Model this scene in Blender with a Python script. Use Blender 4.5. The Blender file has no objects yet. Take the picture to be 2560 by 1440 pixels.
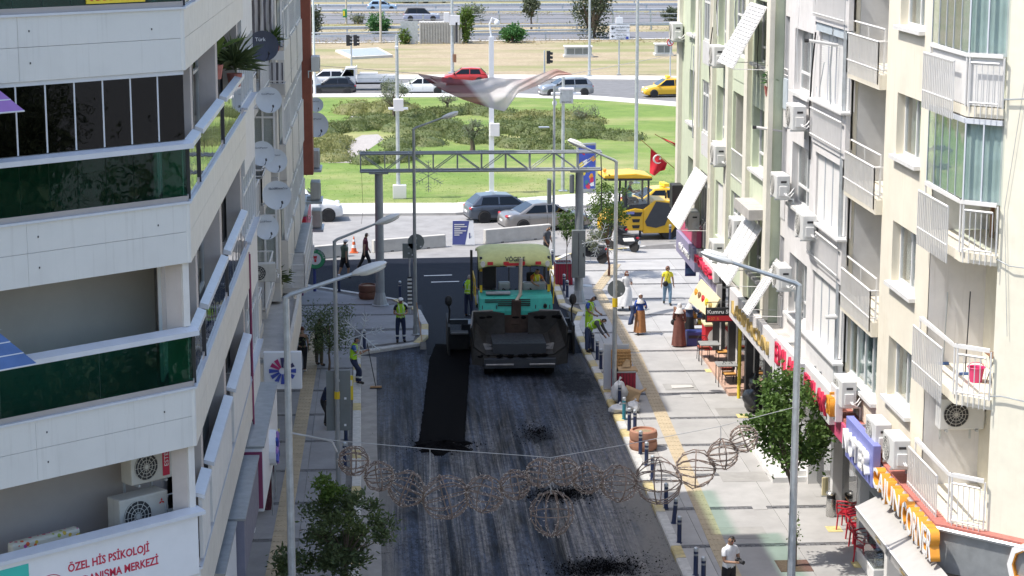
import bpy,bmesh,math,random
from math import sin,cos,pi,radians as R,sqrt,atan2
from mathutils import Vector as V,Matrix,Quaternion
random.seed(7)
SC=bpy.context.scene
COL=SC.collection

# ------------------------------------------------------------------ camera
F,CX,CY,HC=5100.0,1280.0,720.0,17.0
YAW,PIT=math.atan(320/F),math.atan(990/F)
cd=bpy.data.cameras.new('camera');cam=bpy.data.objects.new('camera',cd);COL.objects.link(cam)
cam.location=(0,0,HC);cam.rotation_euler=(pi/2-PIT,0,-YAW)
cd.sensor_width=36;cd.lens=F/2560*36;cd.clip_start=1;cd.clip_end=3000
SC.camera=cam
# ------------------------------------------------------------------ light
ELEV,EPS=R(60),R(9)
SUNV=V((-cos(ELEV)*cos(EPS),-cos(ELEV)*sin(EPS),sin(ELEV)))
W=bpy.data.worlds.new('World');SC.world=W;W.use_nodes=True
nt=W.node_tree;bg=nt.nodes['Background']
sky=nt.nodes.new('ShaderNodeTexSky');sky.sky_type='NISHITA';sky.sun_disc=False
sky.sun_elevation=ELEV;sky.sun_rotation=atan2(SUNV.x,SUNV.y);sky.air_density=1.0;sky.dust_density=2.2;sky.ozone_density=1.0
nt.links.new(sky.outputs[0],bg.inputs[0]);bg.inputs[1].default_value=0.15
sl=bpy.data.lights.new('sun','SUN');sl.energy=2.75;sl.angle=R(0.53);sl.color=(1,0.955,0.89)
sun=bpy.data.objects.new('sun',sl);COL.objects.link(sun);sun.rotation_euler=SUNV.to_track_quat('Z','Y').to_euler()
sun.location=(-60,-20,90)
SC.view_settings.view_transform='Standard';SC.view_settings.look='None'
SC.view_settings.exposure=0.97;SC.view_settings.gamma=1
SC.cycles.max_bounces=6;SC.cycles.diffuse_bounces=3;SC.cycles.glossy_bounces=3
SC.cycles.transparent_max_bounces=12;SC.cycles.transmission_bounces=3
SC.cycles.caustics_reflective=False;SC.cycles.caustics_refractive=False
SC.cycles.use_denoising=True;SC.cycles.sample_clamp_indirect=6

# ------------------------------------------------------------------ pixel to world
_f=V((sin(YAW)*cos(PIT),cos(YAW)*cos(PIT),-sin(PIT)));_r=V((cos(YAW),-sin(YAW),0));_u=_r.cross(_f)
C0=V((0,0,HC))
def ray(px,py):return _f+_r*((px-CX)/F)+_u*((CY-py)/F)
def G(px,py,z=0.0):
    d=ray(px,py);return C0+d*((z-HC)/d.z)
def AX(px,py,X):
    d=ray(px,py);return C0+d*(X/d.x)
def AY(px,py,Y):
    d=ray(px,py);return C0+d*(Y/d.y)

# ------------------------------------------------------------------ mesh builder
class MB:
    def __init__(s):s.v=[];s.f=[]
    def add(s,vs,fs):
        o=len(s.v);s.v+=[tuple(p)for p in vs];s.f+=[tuple(i+o for i in f)for f in fs];return s
    def box(s,x0,x1,y0,y1,z0,z1):
        return s.hexa([(x0,y0,z0),(x1,y0,z0),(x1,y1,z0),(x0,y1,z0),(x0,y0,z1),(x1,y0,z1),(x1,y1,z1),(x0,y1,z1)])
    def hexa(s,p):
        return s.add(p,[(0,3,2,1),(4,5,6,7),(0,1,5,4),(1,2,6,5),(2,3,7,6),(3,0,4,7)])
    def cbox(s,c,sz,M=None):
        hx,hy,hz=sz[0]/2,sz[1]/2,sz[2]/2
        ps=[V((a*hx,b*hy,e*hz))for e in(-1,1)for a,b in((-1,-1),(1,-1),(1,1),(-1,1))]
        if M is not None:ps=[M@p for p in ps]
        return s.hexa([V(c)+p for p in ps])
    def cyl(s,p,q,r0,r1=None,n=10,caps=True):
        p,q=V(p),V(q);r1=r0 if r1 is None else r1;d=(q-p)
        if d.length<1e-6:return s
        d.normalize();a=d.orthogonal().normalized();b=d.cross(a);vs=[]
        for k in range(n):
            t=2*pi*k/n;w=a*cos(t)+b*sin(t);vs.append(p+w*r0);vs.append(q+w*r1)
        fs=[(2*k,(2*k+2)%(2*n),(2*k+3)%(2*n),2*k+1)for k in range(n)]
        if caps:fs+=[tuple(2*k for k in range(n))[::-1],tuple(2*k+1 for k in range(n))]
        return s.add(vs,fs)
    def tube(s,pts,r,n=6,closed=False):
        pts=[V(p)for p in pts];m=len(pts);rr=r if isinstance(r,(list,tuple))else[r]*m
        vs=[];a=None
        for i in range(m):
            if closed:d=pts[(i+1)%m]-pts[i-1]
            else:d=pts[min(i+1,m-1)]-pts[max(i-1,0)]
            if d.length<1e-9:d=V((0,0,1))
            d.normalize()
            a=d.orthogonal().normalized()if a is None else(a-d*a.dot(d))
            if a.length<1e-6:a=d.orthogonal()
            a.normalize();b=d.cross(a)
            for k in range(n):
                t=2*pi*k/n;vs.append(pts[i]+(a*cos(t)+b*sin(t))*rr[i])
        fs=[]
        for i in range(m if closed else m-1):
            j=(i+1)%m
            for k in range(n):fs.append((i*n+k,i*n+(k+1)%n,j*n+(k+1)%n,j*n+k))
        if not closed:fs+=[tuple(range(n))[::-1],tuple((m-1)*n+k for k in range(n))]
        return s.add(vs,fs)
    def prism(s,pts,vec):
        n=len(pts);vec=V(vec);vs=[V(p)for p in pts]+[V(p)+vec for p in pts]
        fs=[(k,(k+1)%n,n+(k+1)%n,n+k)for k in range(n)]
        return s.add(vs,fs+[tuple(range(n))[::-1],tuple(range(n,2*n))])
    def lathe(s,prof,c=(0,0,0),n=14):
        c=V(c);vs=[];m=len(prof)
        for r,z in prof:
            for k in range(n):
                t=2*pi*k/n;vs.append(c+V((r*cos(t),r*sin(t),z)))
        fs=[(i*n+k,i*n+(k+1)%n,(i+1)*n+(k+1)%n,(i+1)*n+k)for i in range(m-1)for k in range(n)]
        return s.add(vs,fs+[tuple(range(n))[::-1],tuple((m-1)*n+k for k in range(n))])
    def ell(s,c,r,nu=10,nv=6):
        prof=[(max(1e-3,sin(pi*i/nv)),-cos(pi*i/nv))for i in range(nv+1)]
        t=MB().lathe(prof,n=nu);c=V(c)
        return s.add([c+V((v[0]*r[0],v[1]*r[1],v[2]*r[2]))for v in t.v],t.f)
    def quad(s,a,b,c,d):return s.add([a,b,c,d],[(0,1,2,3)])
    def grid(s,fn,nu,nv):
        vs=[fn(i/nu,j/nv)for j in range(nv+1)for i in range(nu+1)]
        return s.add(vs,[(j*(nu+1)+i,j*(nu+1)+i+1,(j+1)*(nu+1)+i+1,(j+1)*(nu+1)+i)for j in range(nv)for i in range(nu)])
    def merge(s,o,M=None):
        return s.add([(M@V(p))if M is not None else p for p in o.v],o.f)
    def mesh(s,name,mt,off=None,smooth=False):
        me=bpy.data.meshes.new(name)
        vs=s.v if off is None else[(p[0]-off[0],p[1]-off[1],p[2]-off[2])for p in s.v]
        me.from_pydata(vs,[],s.f);me.materials.append(mt)
        bm=bmesh.new();bm.from_mesh(me);bmesh.ops.recalc_face_normals(bm,faces=bm.faces);bm.to_mesh(me);bm.free()
        if smooth:
            me.polygons.foreach_set('use_smooth',[True]*len(me.polygons));me.set_sharp_from_angle(angle=R(smooth if smooth is not True else 38))
        return me
    def build(s,name,mt,parent=None,off=None,smooth=False,loc=None,rz=0,bev=0):
        o=bpy.data.objects.new(name,s.mesh(name,mt,off,smooth));COL.objects.link(o)
        if parent is not None:o.parent=parent
        if loc is not None:o.location=loc
        if rz:o.rotation_euler.z=rz
        if bev:
            b=o.modifiers.new('b','BEVEL');b.width=bev;b.segments=2;b.limit_method='ANGLE';b.angle_limit=R(40)
        return o

def tag(o,label,cat,group=None,kind=None):
    o['label']=label;o['category']=cat
    if group:o['group']=group
    if kind:o['kind']=kind
    return o
def struct(o):o['kind']='structure';return o
def thing(name,label,cat,loc=(0,0,0),rz=0,group=None):
    o=bpy.data.objects.new(name,None);COL.objects.link(o);o.empty_display_size=.2
    o.location=loc;o.rotation_euler=(0,0,rz);return tag(o,label,cat,group)
def dup(root,loc,rz=0,label=None,group=None,sc=None):
    def cp(o,par):
        c=o.copy();COL.objects.link(c);c.parent=par
        for ch in o.children:cp(ch,c)
        return c
    r=cp(root,None);r.location=loc;r.rotation_euler=(0,0,rz)
    if sc:r.scale=(sc,sc,sc)if not isinstance(sc,(tuple,list))else sc
    if label:r['label']=label
    if group:r['group']=group
    return r

# ------------------------------------------------------------------ materials
_M={}
def _new(name):
    m=bpy.data.materials.new(name);m.use_nodes=True;n=m.node_tree;b=n.nodes['Principled BSDF'];_M[name]=m
    return m,n,b
def N(n,t,**kw):
    x=n.nodes.new(t)
    for k,v in kw.items():setattr(x,k,v)
    return x
def L(n,a,b):n.links.new(a,b)
def pos(n,sc=(1,1,1),rot=(0,0,0)):
    g=N(n,'ShaderNodeNewGeometry');mp=N(n,'ShaderNodeMapping');mp.inputs['Scale'].default_value=sc;mp.inputs['Rotation'].default_value=rot
    L(n,g.outputs['Position'],mp.inputs['Vector']);return mp.outputs[0]
def noise(n,vec,scale,detail=4,rough=.6,dist=0):
    x=N(n,'ShaderNodeTexNoise');x.inputs['Scale'].default_value=scale;x.inputs['Detail'].default_value=detail
    x.inputs['Roughness'].default_value=rough;x.inputs['Distortion'].default_value=dist;L(n,vec,x.inputs['Vector']);return x.outputs[0]
def ramp(n,fac,stops,interp='LINEAR'):
    x=N(n,'ShaderNodeValToRGB');x.color_ramp.interpolation=interp;e=x.color_ramp.elements
    while len(e)<len(stops):e.new(.5)
    for i,(p,c)in enumerate(stops):
        e[i].position=p;e[i].color=(c,c,c,1)if isinstance(c,(int,float))else(*c,1)
    L(n,fac,x.inputs[0]);return x.outputs[0]
def mix(n,fac,a,b,mode='MIX'):
    x=N(n,'ShaderNodeMix',data_type='RGBA',blend_type=mode)
    for sck,val in((0,fac),(6,a),(7,b)):
        if hasattr(val,'is_linked')or hasattr(val,'links'):L(n,val,x.inputs[sck])
        else:x.inputs[sck].default_value=val if sck==0 else(*val,1)
    return x.outputs[2]
def math_(n,op,a,b=None,c=None):
    x=N(n,'ShaderNodeMath',operation=op)
    for i,val in enumerate((a,b,c)):
        if val is None:continue
        if isinstance(val,(int,float)):x.inputs[i].default_value=val
        else:L(n,val,x.inputs[i])
    return x.outputs[0]
def bumpn(n,b,h,st=.3,dist=.02):
    x=N(n,'ShaderNodeBump');x.inputs['Strength'].default_value=st;x.inputs['Distance'].default_value=dist
    L(n,h,x.inputs['Height']);L(n,x.outputs[0],b.inputs['Normal'])
def mat(name,col,rough=.6,metal=0.,var=.1,scale=3.,bump=0.,bsc=60.,stain=0.,streak=0.,spec=.5,coat=0.,stcol=None,rv=1.):
    if name in _M:return _M[name]
    m,n,b=_new(name);p=pos(n)
    c1=tuple(max(0,x*(1-var))for x in col);c2=tuple(min(1,x*(1+var))for x in col)
    c=mix(n,ramp(n,noise(n,p,scale),[(.3,0.),(.7,1.)]),c1,c2)
    sc_=stcol or(col[0]*.45,col[1]*.42,col[2]*.38)
    if stain:c=mix(n,math_(n,'MULTIPLY',ramp(n,noise(n,p,.9,7,.7),[(.52,0.),(.78,1.)]),stain),c,sc_)
    if streak:c=mix(n,math_(n,'MULTIPLY',ramp(n,noise(n,pos(n,(9,9,.35)),1.2,5,.65),[(.55,0.),(.8,1.)]),streak),c,sc_)
    L(n,c,b.inputs['Base Color'])
    L(n,ramp(n,noise(n,p,7),[(.3,max(.03,rough-.08*rv)),(.7,min(1,rough+.1*rv))]),b.inputs['Roughness'])
    b.inputs['Metallic'].default_value=metal;b.inputs['Specular IOR Level'].default_value=spec;b.inputs['Coat Weight'].default_value=coat
    if bump:bumpn(n,b,noise(n,p,bsc,4),bump,.01)
    return m
def leafmat(name,c1,c2,c3=None):
    if name in _M:return _M[name]
    m,n,b=_new(name);p=pos(n)
    c=mix(n,ramp(n,noise(n,p,9,3),[(.3,0.),(.7,1.)]),c1,c2)
    c=mix(n,ramp(n,noise(n,p,1.1,2),[(.5,0.),(.75,.8)]),c,c3 or c2)
    L(n,c,b.inputs['Base Color']);b.inputs['Roughness'].default_value=.55;b.inputs['Specular IOR Level'].default_value=.35
    tr=N(n,'ShaderNodeBsdfTranslucent');L(n,c,tr.inputs[0]);ms=N(n,'ShaderNodeMixShader');ms.inputs[0].default_value=.3
    L(n,b.outputs[0],ms.inputs[1]);L(n,tr.outputs[0],ms.inputs[2]);L(n,ms.outputs[0],n.nodes['Material Output'].inputs[0]);return m
def glass(name,tint,refl=1.0,rough=.02,opaque=0.,ocol=(.02,.02,.02)):
    """thin sheet glass: tinted see-through plus a Fresnel mirror; opaque mixes in a film or blind of colour ocol"""
    if name in _M:return _M[name]
    m,n,b=_new(name);t=N(n,'ShaderNodeBsdfTransparent');t.inputs[0].default_value=(*tint,1)
    g=N(n,'ShaderNodeBsdfGlossy');g.inputs['Roughness'].default_value=rough
    base=t.outputs[0]
    if opaque:
        d=N(n,'ShaderNodeBsdfDiffuse');d.inputs[0].default_value=(*ocol,1);a=N(n,'ShaderNodeMixShader');a.inputs[0].default_value=opaque
        L(n,base,a.inputs[1]);L(n,d.outputs[0],a.inputs[2]);base=a.outputs[0]
    gm=N(n,'ShaderNodeNewGeometry');dt=N(n,'ShaderNodeVectorMath',operation='DOT_PRODUCT');L(n,gm.outputs['Normal'],dt.inputs[0]);L(n,gm.outputs['Incoming'],dt.inputs[1])
    fr=math_(n,'ADD',math_(n,'MULTIPLY',math_(n,'POWER',math_(n,'SUBTRACT',1.,math_(n,'ABSOLUTE',dt.outputs['Value'])),5.),.96),.04);bp=N(n,'ShaderNodeBump');bp.inputs['Strength'].default_value=.12;bp.inputs['Distance'].default_value=.02
    L(n,noise(n,pos(n),2.2,2),bp.inputs['Height']);L(n,bp.outputs[0],g.inputs['Normal'])
    ms=N(n,'ShaderNodeMixShader');L(n,math_(n,'MINIMUM',math_(n,'MULTIPLY',fr,refl),1.),ms.inputs[0]);L(n,base,ms.inputs[1]);L(n,g.outputs[0],ms.inputs[2])
    L(n,ms.outputs[0],n.nodes['Material Output'].inputs[0]);return m
def stripes(name,ca,cb,axis,width,duty=.5,rough=.7,wob=0.):
    if name in _M:return _M[name]
    m,n,b=_new(name);g=N(n,'ShaderNodeNewGeometry');sx=N(n,'ShaderNodeSeparateXYZ');L(n,g.outputs['Position'],sx.inputs[0])
    v=sx.outputs[axis]if isinstance(axis,int)else math_(n,'ADD',math_(n,'MULTIPLY',sx.outputs[0],axis[0]),math_(n,'MULTIPLY',sx.outputs[1],axis[1]))
    if wob:v=math_(n,'ADD',v,math_(n,'MULTIPLY',noise(n,g.outputs['Position'],2,2),wob))
    fr=math_(n,'FRACT',math_(n,'MULTIPLY',v,1/width));c=mix(n,math_(n,'LESS_THAN',fr,duty),ca,cb)
    c=mix(n,ramp(n,noise(n,g.outputs['Position'],3),[(.4,0.),(.8,.25)]),c,tuple(x*.6 for x in ca))
    L(n,c,b.inputs['Base Color']);b.inputs['Roughness'].default_value=rough;return m

# ------------------------------------------------------------------ facade frame: origin, direction along wall, outward normal
class FR:
    def __init__(s,ox,oy,ux,uy,nx,ny):
        l=sqrt(ux*ux+uy*uy);s.o=V((ox,oy,0));s.u=V((ux/l,uy/l,0));s.n=V((nx,ny,0)).normalized()
    def p(s,u,z,d=0):return s.o+s.u*u+s.n*d+V((0,0,z))
    def px(s,x,y,d=0):
        r=ray(x,y);o=s.o+s.n*d;t=(o-C0).dot(s.n)/r.dot(s.n);q=C0+r*t
        return(q-s.o).dot(s.u),q.z
    def uz(s,x,y,d=0):return s.px(x,y,d)
    def box(s,mb,u0,u1,z0,z1,d0,d1):
        P=s.p
        return mb.hexa([P(u0,z0,d0),P(u1,z0,d0),P(u1,z0,d1),P(u0,z0,d1),P(u0,z1,d0),P(u1,z1,d0),P(u1,z1,d1),P(u0,z1,d1)])
    def wall(s,mb,u0,u1,z0,z1,holes=(),d=0.):
        """front sheet with openings (u0,u1,z0,z1,depth) and their reveals"""
        us=sorted(set([u0,u1]+[min(max(h[k],u0),u1)for h in holes for k in(0,1)]));zs=sorted(set([z0,z1]+[min(max(h[k],z0),z1)for h in holes for k in(2,3)]))
        for a,b in zip(us,us[1:]):
            for c,e in zip(zs,zs[1:]):
                mu,mz=(a+b)/2,(c+e)/2
                if any(h[0]<mu<h[1]and h[2]<mz<h[3]for h in holes):continue
                mb.quad(s.p(a,c,d),s.p(b,c,d),s.p(b,e,d),s.p(a,e,d))
        for a,b,c,e,k in holes:
            q=s.p
            for P1,P2 in(((a,c),(b,c)),((b,c),(b,e)),((b,e),(a,e)),((a,e),(a,c))):
                mb.quad(q(*P1,d),q(*P2,d),q(*P2,d-k),q(*P1,d-k))
        return mb
    def textM(s,u,z,d):
        xa=V((0,0,1)).cross(s.n);M=Matrix((xa,V((0,0,1)),s.n)).transposed().to_4x4();M.translation=s.p(u,z,d);return M

def txt(body,size,mt,parent,M,ext=.004,off=None,align='LEFT',name='lettering',sx=1.,bev=0.):
    cu=bpy.data.curves.new('t','FONT');cu.body=body;cu.size=size;cu.extrude=ext;cu.align_x=align;cu.resolution_u=2;cu.offset=bev
    t=bpy.data.objects.new('t',cu);COL.objects.link(t);dg=bpy.context.evaluated_depsgraph_get()
    me=bpy.data.meshes.new_from_object(t.evaluated_get(dg));bpy.data.objects.remove(t);bpy.data.curves.remove(cu)
    if sx!=1:me.transform(Matrix.Diagonal((sx,1,1,1)))
    me.transform(M)
    if off is not None:me.transform(Matrix.Translation(-V(off)))
    me.materials.clear();me.materials.append(mt);o=bpy.data.objects.new(name,me);COL.objects.link(o);o.parent=parent;return o

# ================================================================== GROUND
SW=.12
def S(px,py):return G(px,py,SW)
def sheet(name,pts,z,mt,th=0.):
    mb=MB();ps=[(p[0],p[1],z)for p in pts]
    if th:mb.prism([(p[0],p[1],z-th)for p in pts],(0,0,th))
    else:mb.add(ps,[tuple(range(len(ps)))])
    o=mb.build(name,mt);return struct(o)
def gl(*pp):return[tuple(G(x,y)[:2])for x,y in pp]

def ground_mats():
    m,n,b=_new('dry_earth');p=pos(n)
    c=mix(n,ramp(n,noise(n,p,.35,8,.7),[(.35,0.),(.65,1.)]),(.33,.265,.175),(.43,.355,.24));c=mix(n,ramp(n,noise(n,p,3,5,.8),[(.42,0.),(.66,.8)]),c,(.24,.195,.12))
    c=mix(n,ramp(n,noise(n,pos(n,(.03,.14,1)),1,4,.6),[(.44,0.),(.6,.9)]),c,(.21,.22,.085))
    L(n,c,b.inputs['Base Color']);b.inputs['Roughness'].default_value=.95;bumpn(n,b,noise(n,p,8,6),.6,.08)
    m,n,b=_new('lawn');p=pos(n)
    c=mix(n,ramp(n,noise(n,p,.5,7,.7),[(.3,0.),(.7,1.)]),(.11,.19,.03),(.22,.30,.06));c=mix(n,ramp(n,noise(n,p,14,5,.8),[(.4,0.),(.75,.7)]),c,(.06,.13,.02))
    c=mix(n,ramp(n,noise(n,pos(n,(.05,.11,1)),1,5,.65),[(.50,0.),(.68,.85)]),c,(.36,.33,.15))
    L(n,c,b.inputs['Base Color']);b.inputs['Roughness'].default_value=.9;bumpn(n,b,noise(n,p,18,6),.8,.06)
    m,n,b=_new('milled');g=N(n,'ShaderNodeNewGeometry');sx=N(n,'ShaderNodeSeparateXYZ');L(n,g.outputs['Position'],sx.inputs[0])
    grain=noise(n,pos(n,(1,.45,1)),7,8,.88);gr=ramp(n,grain,[(.44,0.),(.56,1.)]);fine=noise(n,pos(n,(11,.13,1)),1,6,.8)
    patch=ramp(n,noise(n,pos(n,(.9,.16,1)),1,6,.72,.4),[(.38,.0),(.60,1.)]);g2=ramp(n,noise(n,pos(n,(8,.1,1)),1,5,.7),[(.40,.15),(.60,1.)])
    c=mix(n,math_(n,'MULTIPLY',math_(n,'MULTIPLY',math_(n,'ADD',math_(n,'MULTIPLY',gr,.65),.35),math_(n,'ADD',math_(n,'MULTIPLY',g2,.6),.4)),patch),(.006,.007,.010),(.115,.145,.215))
    near=ramp(n,math_(n,'MULTIPLY',math_(n,'SUBTRACT',sx.outputs[1],45),.04),[(.55,1.),(.85,.3),(1.,.12)])
    sm=ramp(n,noise(n,pos(n,(1.7,.03,1)),1,7,.75,.1),[(.43,0.),(.57,1.)]);gv=ramp(n,fine,[(.40,.1),(.58,1.)])
    c=mix(n,math_(n,'MULTIPLY',math_(n,'MULTIPLY',sm,gv),math_(n,'MULTIPLY',near,math_(n,'ADD',math_(n,'MULTIPLY',gr,.6),.4))),c,(.34,.32,.30))

    wob=math_(n,'MULTIPLY',math_(n,'SUBTRACT',noise(n,pos(n,(1,.35,1)),1.2,6,.7),.5),2.2)
    xr=math_(n,'ADD',sx.outputs[0],wob)
    edge=ramp(n,math_(n,'MULTIPLY',math_(n,'ADD',xr,2),.1),[(.17,1.),(.25,0.),(.80,0.),(.90,1.)])
    nearf=ramp(n,math_(n,'MULTIPLY',math_(n,'SUBTRACT',sx.outputs[1],40),.05),[(.85,1.),(1.0,.25)])
    c=mix(n,math_(n,'MULTIPLY',edge,nearf),c,(.20,.19,.175))
    sp=ramp(n,noise(n,pos(n,(1,.5,1)),9,5,.85),[(.54,0.),(.60,1.)]);spz=ramp(n,noise(n,pos(n,(.35,.3,1)),1,3),[(.5,0.),(.6,.9)])
    c=mix(n,math_(n,'MULTIPLY',sp,spz),c,(.008,.008,.010))
    for(qx,qy,ex,ey)in((1400,1236,1.3,.9),(1345,1088,.6,1.4),(1495,1420,1.4,1.1),(1440,960,1.0,3.0)):
        q=G(qx,qy);dx,dy=math_(n,'MULTIPLY',math_(n,'SUBTRACT',sx.outputs[0],q.x),1/ex),math_(n,'MULTIPLY',math_(n,'SUBTRACT',sx.outputs[1],q.y),1/ey)
        r_=math_(n,'ADD',math_(n,'SQRT',math_(n,'ADD',math_(n,'MULTIPLY',dx,dx),math_(n,'MULTIPLY',dy,dy))),math_(n,'MULTIPLY',math_(n,'SUBTRACT',noise(n,pos(n,(1,.4,1)),3.5,7,.8),.5),2.6))
        c=mix(n,ramp(n,r_,[(.45,.93),(.95,0.)]),c,(.006,.006,.008))
    L(n,c,b.inputs['Base Color']);L(n,ramp(n,grain,[(.3,.5),(.7,.85)]),b.inputs['Roughness']);b.inputs['Specular IOR Level'].default_value=.10;bumpn(n,b,math_(n,'ADD',fine,grain),.7,.03)
    m,n,b=_new('new_asphalt');p=pos(n)
    c=mix(n,ramp(n,noise(n,p,60,4,.8),[(.4,0.),(.75,1.)]),(.008,.010,.016),(.030,.035,.050));c=mix(n,ramp(n,noise(n,pos(n,(1.2,.5,1)),1,6,.7),[(.62,0.),(.8,.4)]),c,(.10,.10,.11))
    L(n,c,b.inputs['Base Color']);b.inputs['Roughness'].default_value=.6;b.inputs['Specular IOR Level'].default_value=.03;bumpn(n,b,noise(n,p,80,4,.8),.8,.02)
    m,n,b=_new('fresh_mat');p=pos(n)
    c=mix(n,ramp(n,noise(n,p,50,4,.8),[(.4,0.),(.8,1.)]),(.004,.004,.005),(.016,.0155,.016));L(n,c,b.inputs['Base Color']);b.inputs['Roughness'].default_value=.9;b.inputs['Specular IOR Level'].default_value=.03;bumpn(n,b,noise(n,p,40,5,.8),1.,.04)
ground_mats()
mat('old_asphalt',(.17,.17,.172),.85,var=.15,scale=1.2,bump=.5,bsc=60,stain=.3)
mat('hwy_asphalt',(.17,.17,.18),.85,var=.1,scale=.4,stain=.2)
mat('slab',(.37,.36,.345),.8,var=.10,scale=1.1,bump=.3,bsc=35,stain=.35,stcol=(.22,.21,.2))
mat('slab_b',(.40,.39,.375),.8,var=.10,scale=1.3,bump=.3,bsc=35,stain=.3,stcol=(.25,.24,.23))
mat('cobble',(.16,.16,.165),.85,var=.3,scale=14,bump=.4)
mat('joint',(.14,.135,.13),.9,var=.2)
mat('cement',(.31,.295,.275),.9,var=.15,scale=2,bump=.4,stain=.5)
mat('lightpave',(.56,.54,.50),.85,var=.1,scale=.6,stain=.25)
mat('kerb_white',(.52,.51,.48),.8,var=.15,scale=6,stain=.6,stcol=(.3,.29,.27))
mat('kerb_yellow',(.50,.41,.20),.8,var=.25,scale=5,stain=.9,stcol=(.42,.40,.35))
mat('tactile',(.46,.375,.25),.75,var=.12,scale=3,stain=.3)
mat('paint_white',(.75,.75,.73),.7,var=.15,scale=8,stain=.5,stcol=(.4,.4,.4))
mat('paint_yellow',(.62,.53,.24),.7,var=.2,scale=9,stain=.5,stcol=(.5,.46,.3))
mat('gravelpath',(.36,.335,.315),.95,var=.25,scale=12,bump=.5)

sheet('ground',[(-900,-200),(900,-200),(900,1600),(-900,1600)],-.06,_M['dry_earth'])
sheet('street',[(-1.2,15),(7.6,15),(7.9,97),(-1.2,97)],0.,_M['milled'])
sheet('junction',[(-40,84),(1.5,84),(1.5,74.4),(7.5,74.4),(7.5,95.4),(-40,92.6)],.008,_M['new_asphalt'])
mat('cross_asphalt',(.27,.265,.26),.85,var=.15,scale=1.0,bump=.4,stain=.35)
sheet('cross_road',gl((300,668),(1100,647),(1380,640),(1700,616),(2500,560),(2500,440),(1700,503),(1440,521),(1140,538),(860,541),(300,556)),.004,_M['cross_asphalt'])
sheet('park_pavement',gl((300,556),(860,541),(1140,538),(1440,521),(1700,503),(2500,440),(2500,420),(1700,474),(1440,490),(1140,513),(860,514),(300,530)),.14,_M['lightpave'],.16)
sheet('lawn',gl((300,530),(860,514),(1140,513),(1440,490),(1700,474),(2100,445),(2100,330),(1850,288),(1690,270),(1480,253),(1280,247),(860,247),(300,250)),.12,_M['lawn'],.1)
sheet('park_kerb',gl((300,250),(860,247),(1280,247),(1480,253),(1690,270),(1850,288),(2100,330),(2100,318),(1850,276),(1690,259),(1480,243),(1280,238),(860,238),(300,240)),.16,_M['lightpave'],.15)
sheet('boulevard',gl((300,240),(860,238),(1280,238),(1480,243),(1690,259),(1850,276),(2100,300),(2100,205),(1690,200),(1280,199),(300,200)),-.02,_M['old_asphalt'])
sheet('verge_pavement',gl((300,200),(1280,199),(2100,205),(2100,196),(1280,189),(300,190)),.1,_M['lightpave'],.12)
def hstrip(name,yl0,yl1,yr0,yr1,z,mt):
    sheet(name,gl((500,yl0),(1900,yr0),(1900,yr1),(500,yl1)),z,mt)
hstrip('slip_road',110,88,93,76,-.03,_M['hwy_asphalt'])
hstrip('highway',60,33,55,28,-.03,_M['hwy_asphalt'])
hstrip('far_highway',30,17,24,12,-.03,_M['hwy_asphalt'])
sheet('hills',[(-900,420),(900,420),(900,470),(-900,470)],-.03,_M['hwy_asphalt'])
hstrip('slip_kerb',111.5,109.5,94,92.4,.0,_M['lightpave'])
# gravel path through the shrub beds
sheet('path',gl((820,412),(895,412),(905,390),(960,352),(945,340),(905,342),(850,372)),.128,_M['gravelpath'])
sheet('path',gl((870,300),(905,306),(918,298),(880,293)),.128,_M['gravelpath'])
# dry patches of pale soil in the lawn
# ---------------------------------------------------------------- right pavement
RX0,RX1=7.62,13.2
struct(MB().prism([(7.4,15,-.05),(20,15,-.05),(20,60,-.05),(13.4,60,-.05),(13.4,84,-.05),(45,84,-.05),(45,109,-.05),(12.5,97.2,-.05),(8.6,95.2,-.05),(7.5,93,-.05),(7.4,88,-.05),(7.3,83.2,-.05),(7.9,81.4,-.05),(7.45,79,-.05),(7.4,74.6,-.05),(7.5,69.7,-.05)],(0,0,.145)).build('right_pavement',_M['joint']))
rp=bpy.data.objects['right_pavement']
def slab_piece(parent,x0,x1,y0,y1,mt,z0=.09,z1=SW):
    g=.006;t=random.uniform(-.002,.003)
    MB().box(x0+g,x1-g,y0+g,y1-g,z0,z1+t).build('paving_slab',mt,parent)
BANDS=[50.8+3.31*k for k in range(-3,15)]
def cobbles(parent,x0,x1,y):
    mb=MB();nx=max(3,int((x1-x0)/.13));w=(x1-x0)/nx
    for r in range(2):
        for i in range(nx):
            a=x0+i*w+random.uniform(0,.02);mb.box(a,a+w*.86,y+r*.13+random.uniform(0,.015),y+r*.13+.115,.08,SW-random.uniform(.0,.018))
    mb.build('cobble_band',_M['cobble'],parent)
for k,yb in enumerate(BANDS):
    y0,y1=yb+.26,yb+3.31
    xr=13.2 if y1<86 else 24
    if yb>93:continue
    cobbles(rp,RX0 if yb<93 else 9,xr,yb)
    xl=8.0 if 79<yb<82 else RX0
    cuts=[xl,8.25,10.7,xr]if xr<14 else[xl,8.25,10.7,13.2,16.5,20,24]
    for a,b_ in zip(cuts,cuts[1:]):
        if b_-a<.05:continue
        ym=y0+(y1-y0)/2
        if y1>93.5:y1=93.4
        slab_piece(rp,a,b_,y0,y1,random.choice((_M['slab'],_M['slab_b'])))
for a,b_ in((10.5,14),(14,18),(18,24)):slab_piece(rp,a,b_,93.6,96.2+(a-10.5)*.33,_M['slab'])
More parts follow.
